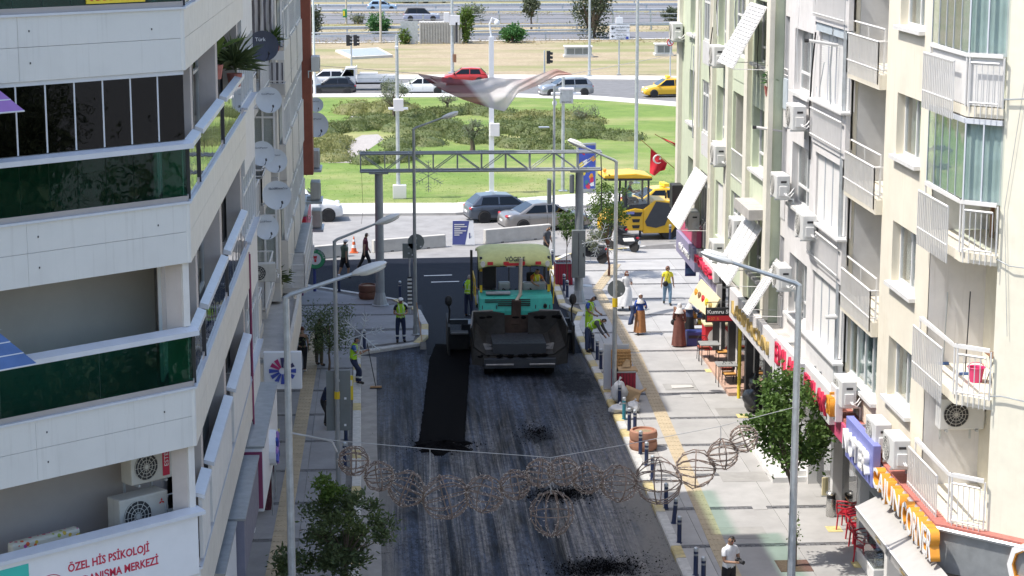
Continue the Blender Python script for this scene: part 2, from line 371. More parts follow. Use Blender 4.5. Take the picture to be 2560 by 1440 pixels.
# ---------------------------------------------------------------- left pavement
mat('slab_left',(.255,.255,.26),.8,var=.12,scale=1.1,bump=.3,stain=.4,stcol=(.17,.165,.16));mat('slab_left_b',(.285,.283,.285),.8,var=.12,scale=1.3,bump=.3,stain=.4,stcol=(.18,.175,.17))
LP=[(-.95,15),(-1.0,58),(-1.2,74.55),(1.15,76.2),(1.4,77.4),(1.45,79.4),(1.2,82.1),(.4,84.4),(-2.2,86.7),(-4.2,88.5),(-14,90),(-14,15)]
lp=struct(MB().prism([(x,y,-.05)for x,y in LP],(0,0,.145)).build('left_pavement',_M['joint']))
for k in range(-4,8):
    yb=52.0+3.31*k
    cobbles(lp,-4.25,-1.25,yb)
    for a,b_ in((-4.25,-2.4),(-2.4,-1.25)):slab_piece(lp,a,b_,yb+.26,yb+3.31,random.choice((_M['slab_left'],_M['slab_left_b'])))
for k,(y0,y1,xa)in enumerate(((78.75,81.3,1.2),(81.55,83.4,.55))):
    cobbles(lp,-4.25,xa-.1,y0-.27)
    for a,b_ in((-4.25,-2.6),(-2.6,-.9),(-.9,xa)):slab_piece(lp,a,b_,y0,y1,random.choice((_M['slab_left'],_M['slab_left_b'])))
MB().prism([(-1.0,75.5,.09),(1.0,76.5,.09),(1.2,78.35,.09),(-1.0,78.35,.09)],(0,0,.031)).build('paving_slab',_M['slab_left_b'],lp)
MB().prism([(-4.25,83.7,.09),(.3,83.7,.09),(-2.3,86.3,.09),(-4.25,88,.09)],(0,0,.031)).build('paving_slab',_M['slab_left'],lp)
# ---------------------------------------------------------------- kerbs of painted stones
def kerb(pl,side,name):
    root=None;k=0;pts=[V((x,y,0))for x,y in pl];car=0
    root=MB();
    for a,b_ in zip(pts,pts[1:]):
        d=b_-a;n_=max(1,round(d.length/1.0));nm=V((-d.y,d.x,0)).normalized()*side
        for i in range(n_):
            p,q=a.lerp(b_,i/n_),a.lerp(b_,(i+1)/n_);g=(q-p).normalized()*.008
            if root.__class__ is MB:
                root.prism([pts[0]+V((0,0,-.04)),pts[1]+V((0,0,-.04)),pts[1]+nm*.2+V((0,0,-.04)),pts[0]+nm*.2+V((0,0,-.04))],(0,0,.02));root=struct(root.build(name,_M['cement']))
            mb=MB();p2,q2=p+g,q-g;h=SW+.012+random.uniform(-.006,.006)
            prof=[(0,-.03),(0,h-.03),(.03,h),(.27,h),(.27,-.03)]
            ra=[p2+nm*u+V((0,0,z))for u,z in prof];mb.prism(ra,q2-p2)
            mb.build('kerb_stone',_M['kerb_white' if k%2 or random.random()<.25 else 'kerb_yellow'],root);k+=1
    return root
kerb([(7.33,30),(7.4,60),(7.4,69.7),(7.3,74.6),(7.35,79),(7.8,81.5),(7.2,83.2),(7.3,88),(7.45,93),(8.5,95.2),(12.5,97.2)],-1,'right_kerb')
kerb([(-.7,30),(-.8,58),(-.98,74.6),(1.25,76.0),(1.6,77.4),(1.65,79.5),(1.4,82.3),(.5,84.7),(-2.1,87),(-4.1,88.8)],1,'left_kerb')
sheet('gutter',[(-.72,30),(-.25,30),(-.2,50),(-.35,62),(-.4,74.2),(-.97,74.5),(-.8,58)],.012,_M['cement'])
# ---------------------------------------------------------------- tactile strips
def tactile(parent,a,b_,w=.44):
    a,b_=V(a),V(b_);d=b_-a;n_=round(d.length/.45);u=d.normalized();s_=V((u.y,-u.x,0));st=d/n_
    mb=MB();M=Matrix((s_,u,V((0,0,1)))).transposed()
    mb.cbox((0,0,.004),(w,st.length-.012,.02),M)
    for k in(-1.5,-.5,.5,1.5):mb.cbox(M@V((k*w/4.2,0,.016)),(.045,st.length*.9,.012),M)
    me=mb.mesh('tactile_tile',_M['tactile'])
    for i in range(n_):
        o=bpy.data.objects.new('tactile_tile',me);COL.objects.link(o);o.parent=parent;o.location=a+st*(i+.5)
tactile(rp,(8.55,40,SW),(8.62,50.5,SW));tactile(rp,(8.62,50.5,SW),(9.2,73.7,SW));tactile(rp,(9.2,73.9,SW),(9.1,86,SW));tactile(rp,(9.1,86.2,SW),(10.6,92.2,SW))
tactile(lp,(-2.95,42,SW),(-2.72,78.2,SW))
# ---------------------------------------------------------------- paint on the ground
for i,(x,y)in enumerate(((668,1137),(500,0),(651,1191),(641,1240),(627,1326),(620,1190),(690,1077),(593,1370))):
    if y:p=S(x,y);MB().box(p.x-.12,p.x+.12,p.y-.22,p.y+.22,SW+.002,SW+.008).build('paint_patch',_M['paint_white' if i in(3,4)else 'paint_yellow'],lp)
for i,(x,y)in enumerate(((1777,927),(1857,1040),(1898,1268),(2085,1323),(1716,990),(2053,1236),(2150,1412))):
    p=S(x,y);MB().box(p.x-.2,p.x+.2,p.y-.25,p.y+.25,SW+.005,SW+.009).build('paint_patch',_M['paint_yellow' if i in(0,1,3,6)else 'slab_b'],rp)
mat('cover',(.33,.32,.30),.8,var=.1)
for x,y,w,d in((1860,1192,.7,.5),(1850,1332,.7,.5),(1838,1029,.6,.5),(1700,967,.55,.45)):
    p=S(x,y);MB().box(p.x-w,p.x+w,p.y-d,p.y+d,SW+.003,SW+.007).build('service_cover',_M['cover'],rp)
for(xa,ya,xb,yb)in((1060,690,1130,688),(1078,706,1148,704)):
    a,b_=G(xa,ya),G(xb,yb);MB().prism([a+V((0,-.07,.012)),b_+V((0,-.07,.012)),b_+V((0,.07,.012)),a+V((0,.07,.012))],(0,0,.003)).build('lane_marking',_M['paint_white'],bpy.data.objects['junction'])
# ---------------------------------------------------------------- fresh asphalt strip, heaps and crumbs
def ragged(poly_px,step=.16,z=.035):
    pts=[G(*p)for p in poly_px];out=[]
    for a,b_ in zip(pts,pts[1:]+pts[:1]):
        n_=max(1,int((b_-a).length/step))
        for i in range(n_):out.append(a.lerp(b_,i/n_)+V((random.gauss(0,.010),random.gauss(0,.05),0)))
    return out
struct(MB().prism([(p.x,p.y,.0)for p in ragged([(1048,1105),(1162,1105),(1170,960),(1176,870),(1090,862),(1074,900),(1062,1000)])],(0,0,.05)).build('fresh_asphalt_strip',_M['fresh_mat']))
def heap(name,px,py,rx,ry,h,n,label,seed=0):
    rnd=random.Random(seed);c=G(px,py);mb=MB();core=1
    if h:
        edge=[rnd.uniform(.65,1.15)for _ in range(24)];mb.grid(lambda u,v:V((v*rx*core*edge[round(u*24)%24]*cos(u*2*pi),v*ry*core*edge[round(u*24)%24]*sin(u*2*pi),(h*(1-v)**.7+.02)*(v<.99)*(.7+.5*abs(sin(u*40+v*9))))),24,6)
    ks=[(rnd.uniform(-.5,.5),rnd.uniform(-.5,.5),rnd.uniform(.2,.7))for _ in range(12)]
    for i in range(n):
        kx,ky,kr=rnd.choice(ks);x,y=rx*(kx+rnd.gauss(0,kr)),ry*(ky+rnd.gauss(0,kr));s_=rnd.uniform(.008,.03)*(1.6 if rnd.random()<.08 else 1)
        mb.add([(x+s_*rnd.uniform(.5,1),y,.0),(x-s_*.6,y+s_*.7,.0),(x-s_*.6,y-s_*rnd.uniform(.5,1),.0),(x,y,s_*1.1)],[(0,1,3),(1,2,3),(2,0,3)])
    o=mb.build(name,_M['fresh_mat'],loc=(c.x,c.y,.004));tag(o,label,'asphalt heap');return o
heap('asphalt_heap',1106,1116,.95,1.0,.14,900,'ragged black asphalt heap at the open end of the fresh strip',1)
heap('asphalt_heap',1400,1236,1.0,.8,0,1300,'scattered black asphalt crumbs on the milled road under the hanging wire ball',2)
heap('asphalt_heap',1345,1085,.5,1.0,0,350,'thin spill of black asphalt crumbs behind the hopper of the green paver',3)
heap('asphalt_heap',1490,1418,1.1,.8,0,1500,'wide spill of black asphalt crumbs beside the row of navy bollards',4)

# ================================================================== BUILDING MATERIALS
mat('white_panel',(.66,.665,.65),.45,var=.06,scale=.9,stain=.28,streak=.5,stcol=(.42,.415,.39))
mat('cream_panel',(.68,.65,.59),.5,var=.05,stain=.2,streak=.5,stcol=(.45,.41,.35))
mat('beige_col',(.50,.45,.42),.7,var=.06,streak=.2)
mat('beige_wall',(.40,.365,.345),.85,var=.06,scale=.8,bump=.2,stain=.1)
mat('alu',(.60,.63,.68),.35,.0,var=.05)
mat('white_pvc',(.74,.74,.73),.4,var=.04,stain=.1)
mat('white_paint',(.69,.68,.66),.55,var=.05,streak=.15,stain=.1)
mat('steel_grey',(.36,.38,.39),.45,.5,var=.12,scale=4,stain=.15)
mat('galv',(.50,.53,.55),.42,.55,var=.15,scale=5)
mat('dark_metal',(.05,.05,.055),.5,.2,var=.2)
mat('black_plastic',(.02,.02,.022),.5,var=.2)
mat('rubber',(.025,.025,.026),.85,var=.2,bump=.2)
mat('concrete_old',(.46,.44,.41),.9,var=.12,scale=2,bump=.3,stain=.5,streak=.4)
mat('old_plaster',(.60,.57,.52),.85,var=.08,scale=1.2,bump=.2,stain=.3,streak=.35)
mat('shutter_beige',(.46,.44,.43),.6,var=.06)
mat('shutter_white',(.66,.65,.63),.5,var=.04,stain=.08)
mat('redbrown',(.26,.075,.045),.6,var=.12,streak=.3)
mat('interior',(.05,.05,.055),.9,var=.2)
mat('interior_dim',(.18,.17,.16),.9,var=.2)
mat('curtain',(.58,.58,.57),.85,var=.12,scale=2);mat('curtain_grey',(.40,.43,.42),.85,var=.12)
glass('glass_clear',(.92,.95,.95),1.6);glass('glass_green',(.27,.55,.46),1.3);glass('glass_pale',(.88,.95,.94),1.4)
glass('glass_black',(.10,.105,.115),1.2);glass('glass_greenroof',(.70,.86,.77),.6)
stripes('stripe_cloth',(.60,.58,.57),(.12,.11,.12),(1,.0),.17,.42,wob=.05)

def window(b,fr,u0,u1,z0,z1,d,off,cols=2,transom=None,fm='white_pvc',gm='glass_clear',fw=.06,curtain=None,sill=True,back='interior',trans_cols=None):
    """window > frame bars as the window mesh; panes, sill and curtain as sub-parts"""
    mb=MB();us=[u0+(u1-u0)*i/cols for i in range(cols+1)]
    fr.box(mb,u0,u1,z0,z0+fw,d-.05,d+.02);fr.box(mb,u0,u1,z1-fw,z1,d-.05,d+.02)
    for i,u in enumerate(us):
        a=u-(0 if i==0 else fw if i==cols else fw/2);fr.box(mb,a,a+fw,z0+fw,z1-fw,d-.05,d+.018)
    if transom:fr.box(mb,u0+fw,u1-fw,transom-fw/2,transom+fw/2,d-.05,d+.014)
    w=mb.build('window',_M[fm],b,off)
    for a,c in zip(us,us[1:]):
        fr.box(MB(),0,0,0,0,0,0);m=MB();fr.box(m,a+fw*.5,c-fw*.5,z0+fw,z1-fw,d-.022,d-.014);m.build('pane',_M[gm],w,off)
    if sill:m=MB();fr.box(m,u0-.1,u1+.1,z0-.09,z0-.004,d-.05,.14);m.build('sill',_M['white_paint'],w,off)
    if curtain:
        m=MB();n_=max(8,int((u1-u0)/.05))
        m.grid(lambda a,t:fr.p(u0+.06+(u1-u0-.12)*a,z0+.03+(z1-z0-.06)*t,d-.14+.016*sin(a*n_*.8)+.005*sin(a*n_*2.1)),n_*2,1);m.build('curtain',_M[curtain],w,off,smooth=60)
    m=MB();fr.box(m,u0,u1,z0,z1,d-.5,d-.46);m.build('room',_M[back],w,off)
    return w
def shutter(b,fr,u0,u1,z0,z1,d,off,mt='shutter_white',slat=.075,split=None):
    """roller shutter: every slat proud of the next, joined because they are only a few pixels high"""
    pr=[u0,u1]if not split else[u0+(u1-u0)*i/split for i in range(split+1)]
    for a,c in zip(pr,pr[1:]):
        mb=MB();z=z0;g=.018
        while z<z1-.01:
            h=min(slat,z1-z);P=fr.p;a2,c2=a+g,c-g
            mb.hexa([P(a2,z,d-.03),P(c2,z,d-.03),P(c2,z,d+.016),P(a2,z,d+.016),P(a2,z+h,d-.03),P(c2,z+h,d-.03),P(c2,z+h,d-.004),P(a2,z+h,d-.004)]);z+=h
        mb.build('shutter',_M[mt],b,off)
        m=MB();fr.box(m,a-.0,a+g,z0,z1,d-.02,d+.03);m.build('shutter_rail',_M['alu'],b,off)
def railing(b,pts,z0,h,off,sp=.11,r=.011,mt='white_paint',name='railing',drop=.0,top=.025):
    mb=MB();pts=[V(p)for p in pts]
    for a,c in zip(pts,pts[1:]):
        d=c-a;n_=max(1,round(d.length/sp))
        for i in range(n_+1):
            q=a.lerp(c,i/n_);mb.cyl(q+V((0,0,z0-drop)),q+V((0,0,z0+h)),r,n=4,caps=False)
        for zz,rr in((z0+h,top),(z0+.08,top*.7)):mb.cyl(a+V((0,0,zz)),c+V((0,0,zz)),rr,n=5)
    return mb.build(name,_M[mt],b,off)
def facebox(b,name,mt,off,fr,*a,**k):
    m=MB();fr.box(m,*a);return m.build(name,_M[mt],b,off,**k)

# ================================================================== LEFT BUILDING with green glass balconies
LX,LY=-3.1,32.3
FS=FR(LX,LY,0,1,1,0);FF=FR(LX,LY,-.758,-.652,.652,-.758)
b1=thing('apartment_building','white panelled corner apartment block with green glass balcony rails and black folding glass','building',(LX-3,LY+5,0));O1=b1.location
LEND=13.5;ZB=[5.13,8.18,11.20,14.26,17.3];FH=.95
mb=MB();mb.prism([FS.p(1.31,0,-.75),FS.p(LEND,0,-.75),FS.p(LEND,0,-12),FF.p(7,0,-12),FF.p(7,0,-1.5)],(0,0,20.3));mb.build('wall',_M['beige_wall'],b1,O1)
mb=MB();mb.prism([FS.p(.0,20.3,.0),FS.p(LEND,20.3,.0),FS.p(LEND,20.3,-12),FF.p(7,20.3,-12),FF.p(7,20.3,0)],(0,0,.5));mb.build('roof',_M['concrete_old'],b1,O1)
for k,zb in enumerate(ZB):
    zt=zb+FH

    mb=MB();mb.prism([FS.p(0.02,zb+.25,-.04),FS.p(LEND,zb+.25,-.04),FS.p(LEND,zb+.25,-1.0),FF.p(7,zb+.25,-1.6),FF.p(7,zb+.25,-.04)],(0,0,.2));mb.build('balcony_floor',_M['concrete_old'],b1,O1)
    zj=zb+.50
    for(fr,u1,cuts,mt)in((FF,7.0,[0,2.95,5.6,7.0],'white_panel'),(FS,LEND,[0,4.6,9.2,LEND],'cream_panel')):
        for a,c in zip(cuts,cuts[1:]):
            for z0,z1 in((zb,zj-.003),(zj+.003,zt)):
                m=MB();g=.002;e=.0 if a>0 else(-.0 if fr is FS else 0.0);fr.box(m,a+g,c-g,z0,z1,-.08,0);m.build('fascia_panel',_M[mt],b1,O1)
        facebox(b1,'coping','alu',O1,fr,-.01,u1,zt,zt+.035,-.16,.03)
        facebox(b1,'kickboard','beige_wall',O1,fr,.0,u1,zt+.036,zt+.12,-.12,-.03)
    m=MB();m.cyl(FS.p(-.0,zb,-.045),FS.p(0,zt,-.045),.048,n=10);m.build('corner_trim',_M['white_panel'],b1,O1,smooth=True)

    for u,zz in((.6,zt-.3),(2.75,zb+.25),(2.75,zb+.72)):
        m=MB();fr=FF;fr.box(m,u,u+.02,zz,zz+.03,-.005,.006);m.build('fixing',_M['dark_metal'],b1,O1)
    rz=zt+.93

    pw=.5
    if k in(1,2,3):
        nP=14 if k>=2 else 4;w=7.0/nP
        for i in range(nP):
            facebox(b1,'glass_rail','glass_green',O1,FF,i*w+.006,(i+1)*w-.006,zt+.12,rz-.02,-.06,-.045)
            if k==2:
                facebox(b1,'mullion','alu',O1,FF,(i+1)*w-.012,(i+1)*w+.012,rz+.09,ZB[k+1]-.06,-.09,-.05)
                facebox(b1,'folding_pane','glass_black',O1,FF,i*w+.012,(i+1)*w-.012,rz+.085,ZB[k+1]-.07,-.075,-.06)
        if k==2:facebox(b1,'folding_track','alu',O1,FF,0.02,7,ZB[k+1]-.07,ZB[k+1]-.005,-.12,-.03)
    if k>=1:
        mb=MB();P=FF.p;mb.hexa([P(-.06,rz-.02,-.14),P(7,rz-.02,-.14),P(7,rz-.05,.08),P(-.06,rz-.05,.08),P(-.06,rz+.085,-.12),P(7,rz+.085,-.12),P(7,rz+.03,.08),P(-.06,rz+.03,.08)]);mb.build('rail_cap',_M['alu'],b1,O1)

    zn=ZB[k+1]if k<4 else 20.3
    for(a,c)in((0.02,.2),(1.75,2.12),(6.9,7.4),(12.7,13.1)):facebox(b1,'column','beige_col',O1,FS,a,c,zt+.04,zn-.004,-.42,-.1)
    facebox(b1,'corner_post','white_paint',O1,FF,.0,.12,rz+.09,zn-.004,-.2,-.08)
    if k==0:
        bays=((.25,1.7),(2.2,6.85),(7.5,12.6))
        for a,c in bays:
            facebox(b1,'banner_panel','white_paint',O1,FS,a,c,zt+.1,rz+.25,-.03,.03)
            mb=MB();P=FS.p;z_=rz+.25;mb.hexa([P(a-.05,z_,-.1),P(c,z_,-.1),P(c,z_-.05,.08),P(a-.05,z_-.05,.08),P(a-.05,z_+.07,-.1),P(c,z_+.07,-.1),P(c,z_+.02,.08),P(a-.05,z_+.02,.08)]);mb.build('rail_cap',_M['alu'],b1,O1)
            if a>1:shutter(b1,FS,a,c,zt+.05,zn-.01,-.62,O1,'curtain_grey',.2,split=2)
        continue
    for bi,(a,c)in enumerate(((.25,1.7),(2.2,6.85),(7.5,12.6))):
        nn=(1,3,3)[bi];w=(c-a)/nn
        for i in range(nn):facebox(b1,'glass_rail','glass_clear',O1,FS,a+i*w+.01,a+(i+1)*w-.01,zt+.05,rz-.02,-.04,-.025)
        facebox(b1,'rail_end','dark_metal',O1,FS,a-.03,a+.0,zt+.04,rz,-.07,.0)
        mb=MB();P=FS.p;mb.hexa([P(a-.06,rz-.04,-.1),P(c,rz-.04,-.1),P(c,rz-.07,.06),P(a-.06,rz-.07,.06),P(a-.06,rz+.06,-.08),P(c,rz+.06,-.08),P(c,rz+.01,.06),P(a-.06,rz+.01,.06)]);mb.build('rail_cap',_M['alu'],b1,O1)
        if bi<2:
            if k==1 and bi==1:
                facebox(b1,'dark_opening','interior',O1,FS,a,a+1.2,zt+.05,zn-.01,-.72,-.66);a+=1.25
            shutter(b1,FS,a,c,zt+.05,zn-.01,-.55,O1,'shutter_beige',.09,split=(1,2)[bi])
        else:
            window(b1,FS,a,c,zt+.05,zn-.05,-.6,O1,4,zt+1.4,curtain='curtain',sill=False,back='interior_dim')
# roof terrace with green glass parapet that tints the light on the pavement
# yellow phone sign and white sign panel on the chamfered front
mat('sign_yellow',(.80,.62,.04),.5,var=.04);mat('sign_red',(.60,.03,.04),.5,var=.05);mat('text_red',(.50,.02,.06),.5,var=.03);mat('sign_white',(.74,.75,.77),.45,var=.03,stain=.06)
zt=ZB[3]+FH
ua,za=FF.px(362,5,-.03);ub,zb_=FF.px(216,18,-.03)
facebox(b1,'phone_banner','sign_yellow',O1,FF,ua,ub,zt+.14,zt+.75,-.04,-.02)
txt('0535 595 21',.21,_M['sign_red'],b1,FF.textM(ub-.03,zt+.19,-.016),.003,O1,sx=1.15,bev=.006)
zt=ZB[0]+FH
facebox(b1,'sign_panel','sign_white',O1,FF,.06,7,zt-.05,zt+.95,.0,.045)
mb=MB();P=FF.p;z_=zt+.95;mb.hexa([P(-.05,z_,-.12),P(7,z_,-.12),P(7,z_,.12),P(-.05,z_,.12),P(-.05,z_+.1,-.12),P(7,z_+.1,-.12),P(7,z_+.06,.12),P(-.05,z_+.06,.12)]);mb.build('rail_cap',_M['alu'],b1,O1)
u_,z1_=FF.px(170,1428,.05);txt('ÖZEL HİS PSİKOLOJİ',.185,_M['text_red'],b1,FF.textM(u_,zt+.55,.047),.003,O1,sx=.86,bev=.004)
u_,_z=FF.px(252,1440,.05);txt('DANIŞMA MERKEZİ',.185,_M['text_red'],b1,FF.textM(u_+.33,zt+.30,.047),.003,O1,sx=.86,bev=.004)
mat('sign_teal',(.05,.50,.42),.5,var=.05)
um,zm=FF.px(133,1440,.05);zm=zt+.42
for r0,r1 in((.285,.27),(.19,.175)):
    mb=MB();cc=FF.p(um+.05,zm-.12,.048);xa=V((0,0,1)).cross(FF.n);pts=[cc+xa*cos(t*pi/16)*r0+V((0,0,1))*sin(t*pi/16)*r0 for t in range(32)];mb.tube(pts,.006,4,True);mb.build('emblem_ring',_M['text_red'],b1,O1)
for t in range(16):
    a=t*pi/8;q=cc+xa*cos(a)*.23+V((0,0,1))*sin(a)*.23;mb=MB();pts=[]
    for j in range(10):
        r_=.026 if j%2==0 else .011;w_=a+pi/2+j*pi/5;pts.append(q+xa*r_*sin(w_)+V((0,0,1))*r_*cos(w_))
    mb.prism(pts,FF.n*.004);mb.build('emblem_star',_M['text_red'],b1,O1)
facebox(b1,'teal_corner','sign_teal',O1,FF,um+.42,7,zt-.05,zt+.86,.048,.052)
# folding awnings at the left edge
def edge_awning(mt,px,py,z,label,w):
    mb=MB();u0,_=FF.px(px,py,.35);P=FF.p
    r=thing('awning',label,'awning',FF.p(u0+1,z-.5,0));o=r.location
    for i in range(3):
        d0,d1=.06+i*.16,.06+(i+1)*.16-.012;zz0,zz1=z-i*.16,z-(i+1)*.16+.012;sh=.12*i
        m=MB();m.hexa([P(u0+.28-sh,zz0,d0),P(u0+w,zz0,d0),P(u0+w,zz1,d1),P(u0+.16-sh,zz1,d1),P(u0+.28-sh,zz0+.012,d0),P(u0+w,zz0+.012,d0),P(u0+w,zz1+.012,d1),P(u0+.16-sh,zz1+.012,d1)]);m.build('fabric',_M[mt],r,o)
        m=MB();m.cyl(P(u0+.16-sh,zz1,d1+.006),P(u0+w,zz1,d1+.006),.012,n=6);m.build('bar',_M['alu'],r,o)
    m=MB();m.cyl(P(u0+.2,z+.02,.05),P(u0+w,z+.3,0.01),.006,n=4);m.build('stay_wire',_M['galv'],r,o)
mat('cloth_blue',(.08,.15,.33),.8,var=.1);mat('cloth_purple',(.30,.16,.42),.8,var=.1)
edge_awning('cloth_blue',60,830,FF.px(70,818,.1)[1],'small blue fabric awning jutting out over the open balcony',3)
edge_awning('cloth_purple',28,195,FF.px(40,190,.1)[1],'small purple fabric awning beside the black folding glass panes',3)
# roof-top storey and green glass parapet (above the picture, seen only by its shadow and tint)
# ================================================================== air conditioners
mat('ac_white',(.66,.66,.64),.5,var=.05,stain=.12,streak=.2);mat('ac_old',(.52,.51,.47),.6,var=.08,stain=.3,streak=.3);mat('ac_dark',(.035,.035,.038),.6,var=.2)
def make_ac(mt='ac_white'):
    """local: front faces -Y, width along X, base at z=0"""
    r=thing('air_conditioner','x','air conditioner',(0,0,0));w,d,h=.84,.33,.62
    MB().box(-w/2,w/2,-d/2,d/2,.04,h).build('casing',_M[mt],r,bev=.02)
    m=MB();c=V((-.12,-d/2-.004,h/2+.02));m.cyl(c,c+V((0,.02,0)),.235,n=24);g=m.build('fan_opening',_M['ac_dark'],r)
    m=MB()
    for q in(.06,.12,.18,.235):m.tube([c+V((q*cos(t*pi/10),-.012,q*sin(t*pi/10)))for t in range(20)],.006,4,True)
    for t in range(6):a=t*pi/6;m.cyl(c+V((cos(a)*.235,-.012,sin(a)*.235)),c-V((cos(a)*.235,.012,sin(a)*.235)),.005,n=4)
    m.cyl(c+V((0,-.02,0)),c+V((0,-.008,0)),.04,n=10);m.build('fan_grille',_M['ac_old'],r)
    m=MB();m.box(w/2+.001,w/2+.05,-.1,.1,.12,.36);m.build('valve_cover',_M[mt],r,bev=.012)
    m=MB();m.box(w/2+.001,w/2+.012,-.06,.08,.44,.49);m.build('handle_recess',_M['ac_dark'],r)
    for s_ in(-.28,.28):
        m=MB();m.box(s_-.02,s_+.02,-d/2-.02,d/2+.14,0,.04);m.box(s_-.018,s_+.018,d/2+.10,d/2+.14,-.25,0.);m.build('bracket',_M['galv'],r)
    m=MB()
    for q in range(2):m.tube([V((w/2+.03,.02+q*.04,.2)),V((w/2+.1,.05+q*.03,.14)),V((w/2+.1,.16,.1+q*.1)),V((w/2-.05,d/2+.12,.2+q*.12))],.014,5)
    m.build('pipe',_M['white_pvc'],r,smooth=True)
    return r
ACP=make_ac();ACO=make_ac('ac_old');ac_first={id(ACP):True,id(ACO):True}
def ac(src,loc,rz,label,group='wall air conditioners',sc=1.):
    if ac_first.pop(id(src),None):src.location=loc;src.rotation_euler.z=rz;src.scale=(sc,)*3;src['label']=label;src['group']=group;return src
    return dup(src,loc,rz,label,group,sc)
# ---------------------------------------------------------------- things on the lowest balcony of the left block
zf=ZB[0]+.46
rzF=atan2(FF.u.y,FF.u.x)+pi
uA,_=FF.px(345,1270,-.8);q=FF.p(uA,zf+1.05,-.8)
big=dup(ACO,q,rzF,'large old outdoor air conditioner standing on the balcony above the white clinic sign','wall air conditioners',1.12)
txt('EMNN',.085,_M['black_plastic'],big,Matrix(((1,0,0,.19),(0,0,-1,-.172),(0,1,0,.16),(0,0,0,1))),.002)
mt_=MB()
for a in(pi/2,pi/2+2*pi/3,pi/2+4*pi/3):
    c_=V((.3,-.170,.47));e=lambda t,r_:c_+V((cos(t)*r_,0,sin(t)*r_));mt_.prism([c_,e(a-.5,.03),e(a,.052),e(a+.5,.03)],(0,-.004,0))
mt_.build('emblem',_M['sign_red'],big)
uA,_=FF.px(366,1160,-.9);up=dup(ACO,FF.p(uA,zf+1.86,-.9),rzF,'old air conditioner bolted high on the balcony wall with a vertical red sticker','wall air conditioners',.95)
MB().box(.22,.36,-.172,-.167,.1,.6).build('sticker',_M['text_red'],up);txt('ESTE',.12,_M['sign_white'],up,Matrix(((0,-1,0,.335),(0,0,-1,-.174),(1,0,0,.26),(0,0,0,1))),.002)
m,n,b_=_new('floral');tcn=N(n,'ShaderNodeTexVoronoi');tcn.inputs['Scale'].default_value=11;L(n,pos(n),tcn.inputs['Vector'])
dsk=math_(n,'LESS_THAN',tcn.outputs['Distance'],.38);hs=N(n,'ShaderNodeSeparateColor');L(n,tcn.outputs['Color'],hs.inputs[0])
L(n,mix(n,dsk,(.62,.60,.50),ramp(n,hs.outputs[0],[(0.,(.55,.03,.10)),(.3,(.62,.42,.05)),(.5,(.5,.08,.3)),(.75,(.35,.42,.06)),(.9,(.65,.12,.03))],'CONSTANT')),b_.inputs['Base Color'])
bc=thing('bench_cushion','floral patterned cushion leaning on the balcony wall','cushion',FF.p(FF.px(120,1370,-.6)[0],zf+.85,-.7),rzF)
MB().box(-.62,.62,-.09,.09,.3,.62).build('backrest',_M['floral'],bc,bev=.05);MB().box(-.62,.62,-.5,-.1,.25,.33).build('seat',_M['floral'],bc,bev=.04)
for s_ in(-.5,.5):MB().box(s_-.02,s_+.02,-.45,.05,-.85,.249).build('leg',_M['dark_metal'],bc)
fc=thing('folded_chair','grey folded metal chair leaning at the balcony corner','chair',FF.p(FF.px(446,1285,-.5)[0],zf+.75,-.5),rzF)
m=MB();m.tube([V((-.17,0,0)),V((-.17,.12,.75)),V((-.1,.14,.9)),V((.1,.14,.9)),V((.17,.12,.75)),V((.17,0,0))],.014,6);m.build('frame',_M['galv'],fc);MB().hexa([V((-.15,.05,.3)),V((.15,.05,.3)),V((.15,.09,.3)),V((-.15,.09,.3)),V((-.15,.1,.66)),V((.15,.1,.66)),V((.15,.13,.66)),V((-.15,.13,.66))]).build('seat',_M['steel_grey'],fc)

# ================================================================== SECOND LEFT BUILDING (older, off-white)
b2=thing('apartment_building','old off-white apartment block with satellite dishes and a red brown end wall','building',(LX-3,64,0));O2=b2.location
G2=FR(LX,LY+LEND+.05,0,1,1,0)
def Y2(y):return y-(LY+LEND+.05)
Za=[5.3,8.35,11.4,14.45,17.5]
# three volumes
def vol(name,y0,y1,x,z0,z1,mt):return MB().box(-15,x,y0,y1,z0,z1).build(name,_M[mt],b2,O2)
vol('wall',LY+LEND+.05,49.7,-3.75,0,24.0,'old_plaster');vol('wall',49.72,63.0,-4.15,0,20.4,'old_plaster');vol('wall',63.02,79.2,-3.3,4.4,22.3,'old_plaster');vol('wall',63.02,87.5,-4.2,0,4.38,'old_plaster');vol('wall',79.22,87.5,-3.6,4.4,22.3,'concrete_old');vol('shade_wing',87.52,91.4,-7.2,0,25.5,'old_plaster')  # last volume: unseen wing added only to cast shade on the junction
MB().box(-3.9,-2.78,79.0,80.0,6.2,21.4).build('end_fin',_M['redbrown'],b2,O2,bev=.02)
MB().box(-4.0,-3.95,49.8,53.9,22.3,23.4).build('roof_glass',_M['glass_greenroof'],b2,O2);MB().box(-15,-3.9,49.72,53.9,19.6,22.3).build('roof_storey',_M['old_plaster'],b2,O2)
MB().box(-3.8,-3.76,45.9,49.7,24.0,25.1).build('roof_glass',_M['glass_greenroof'],b2,O2)
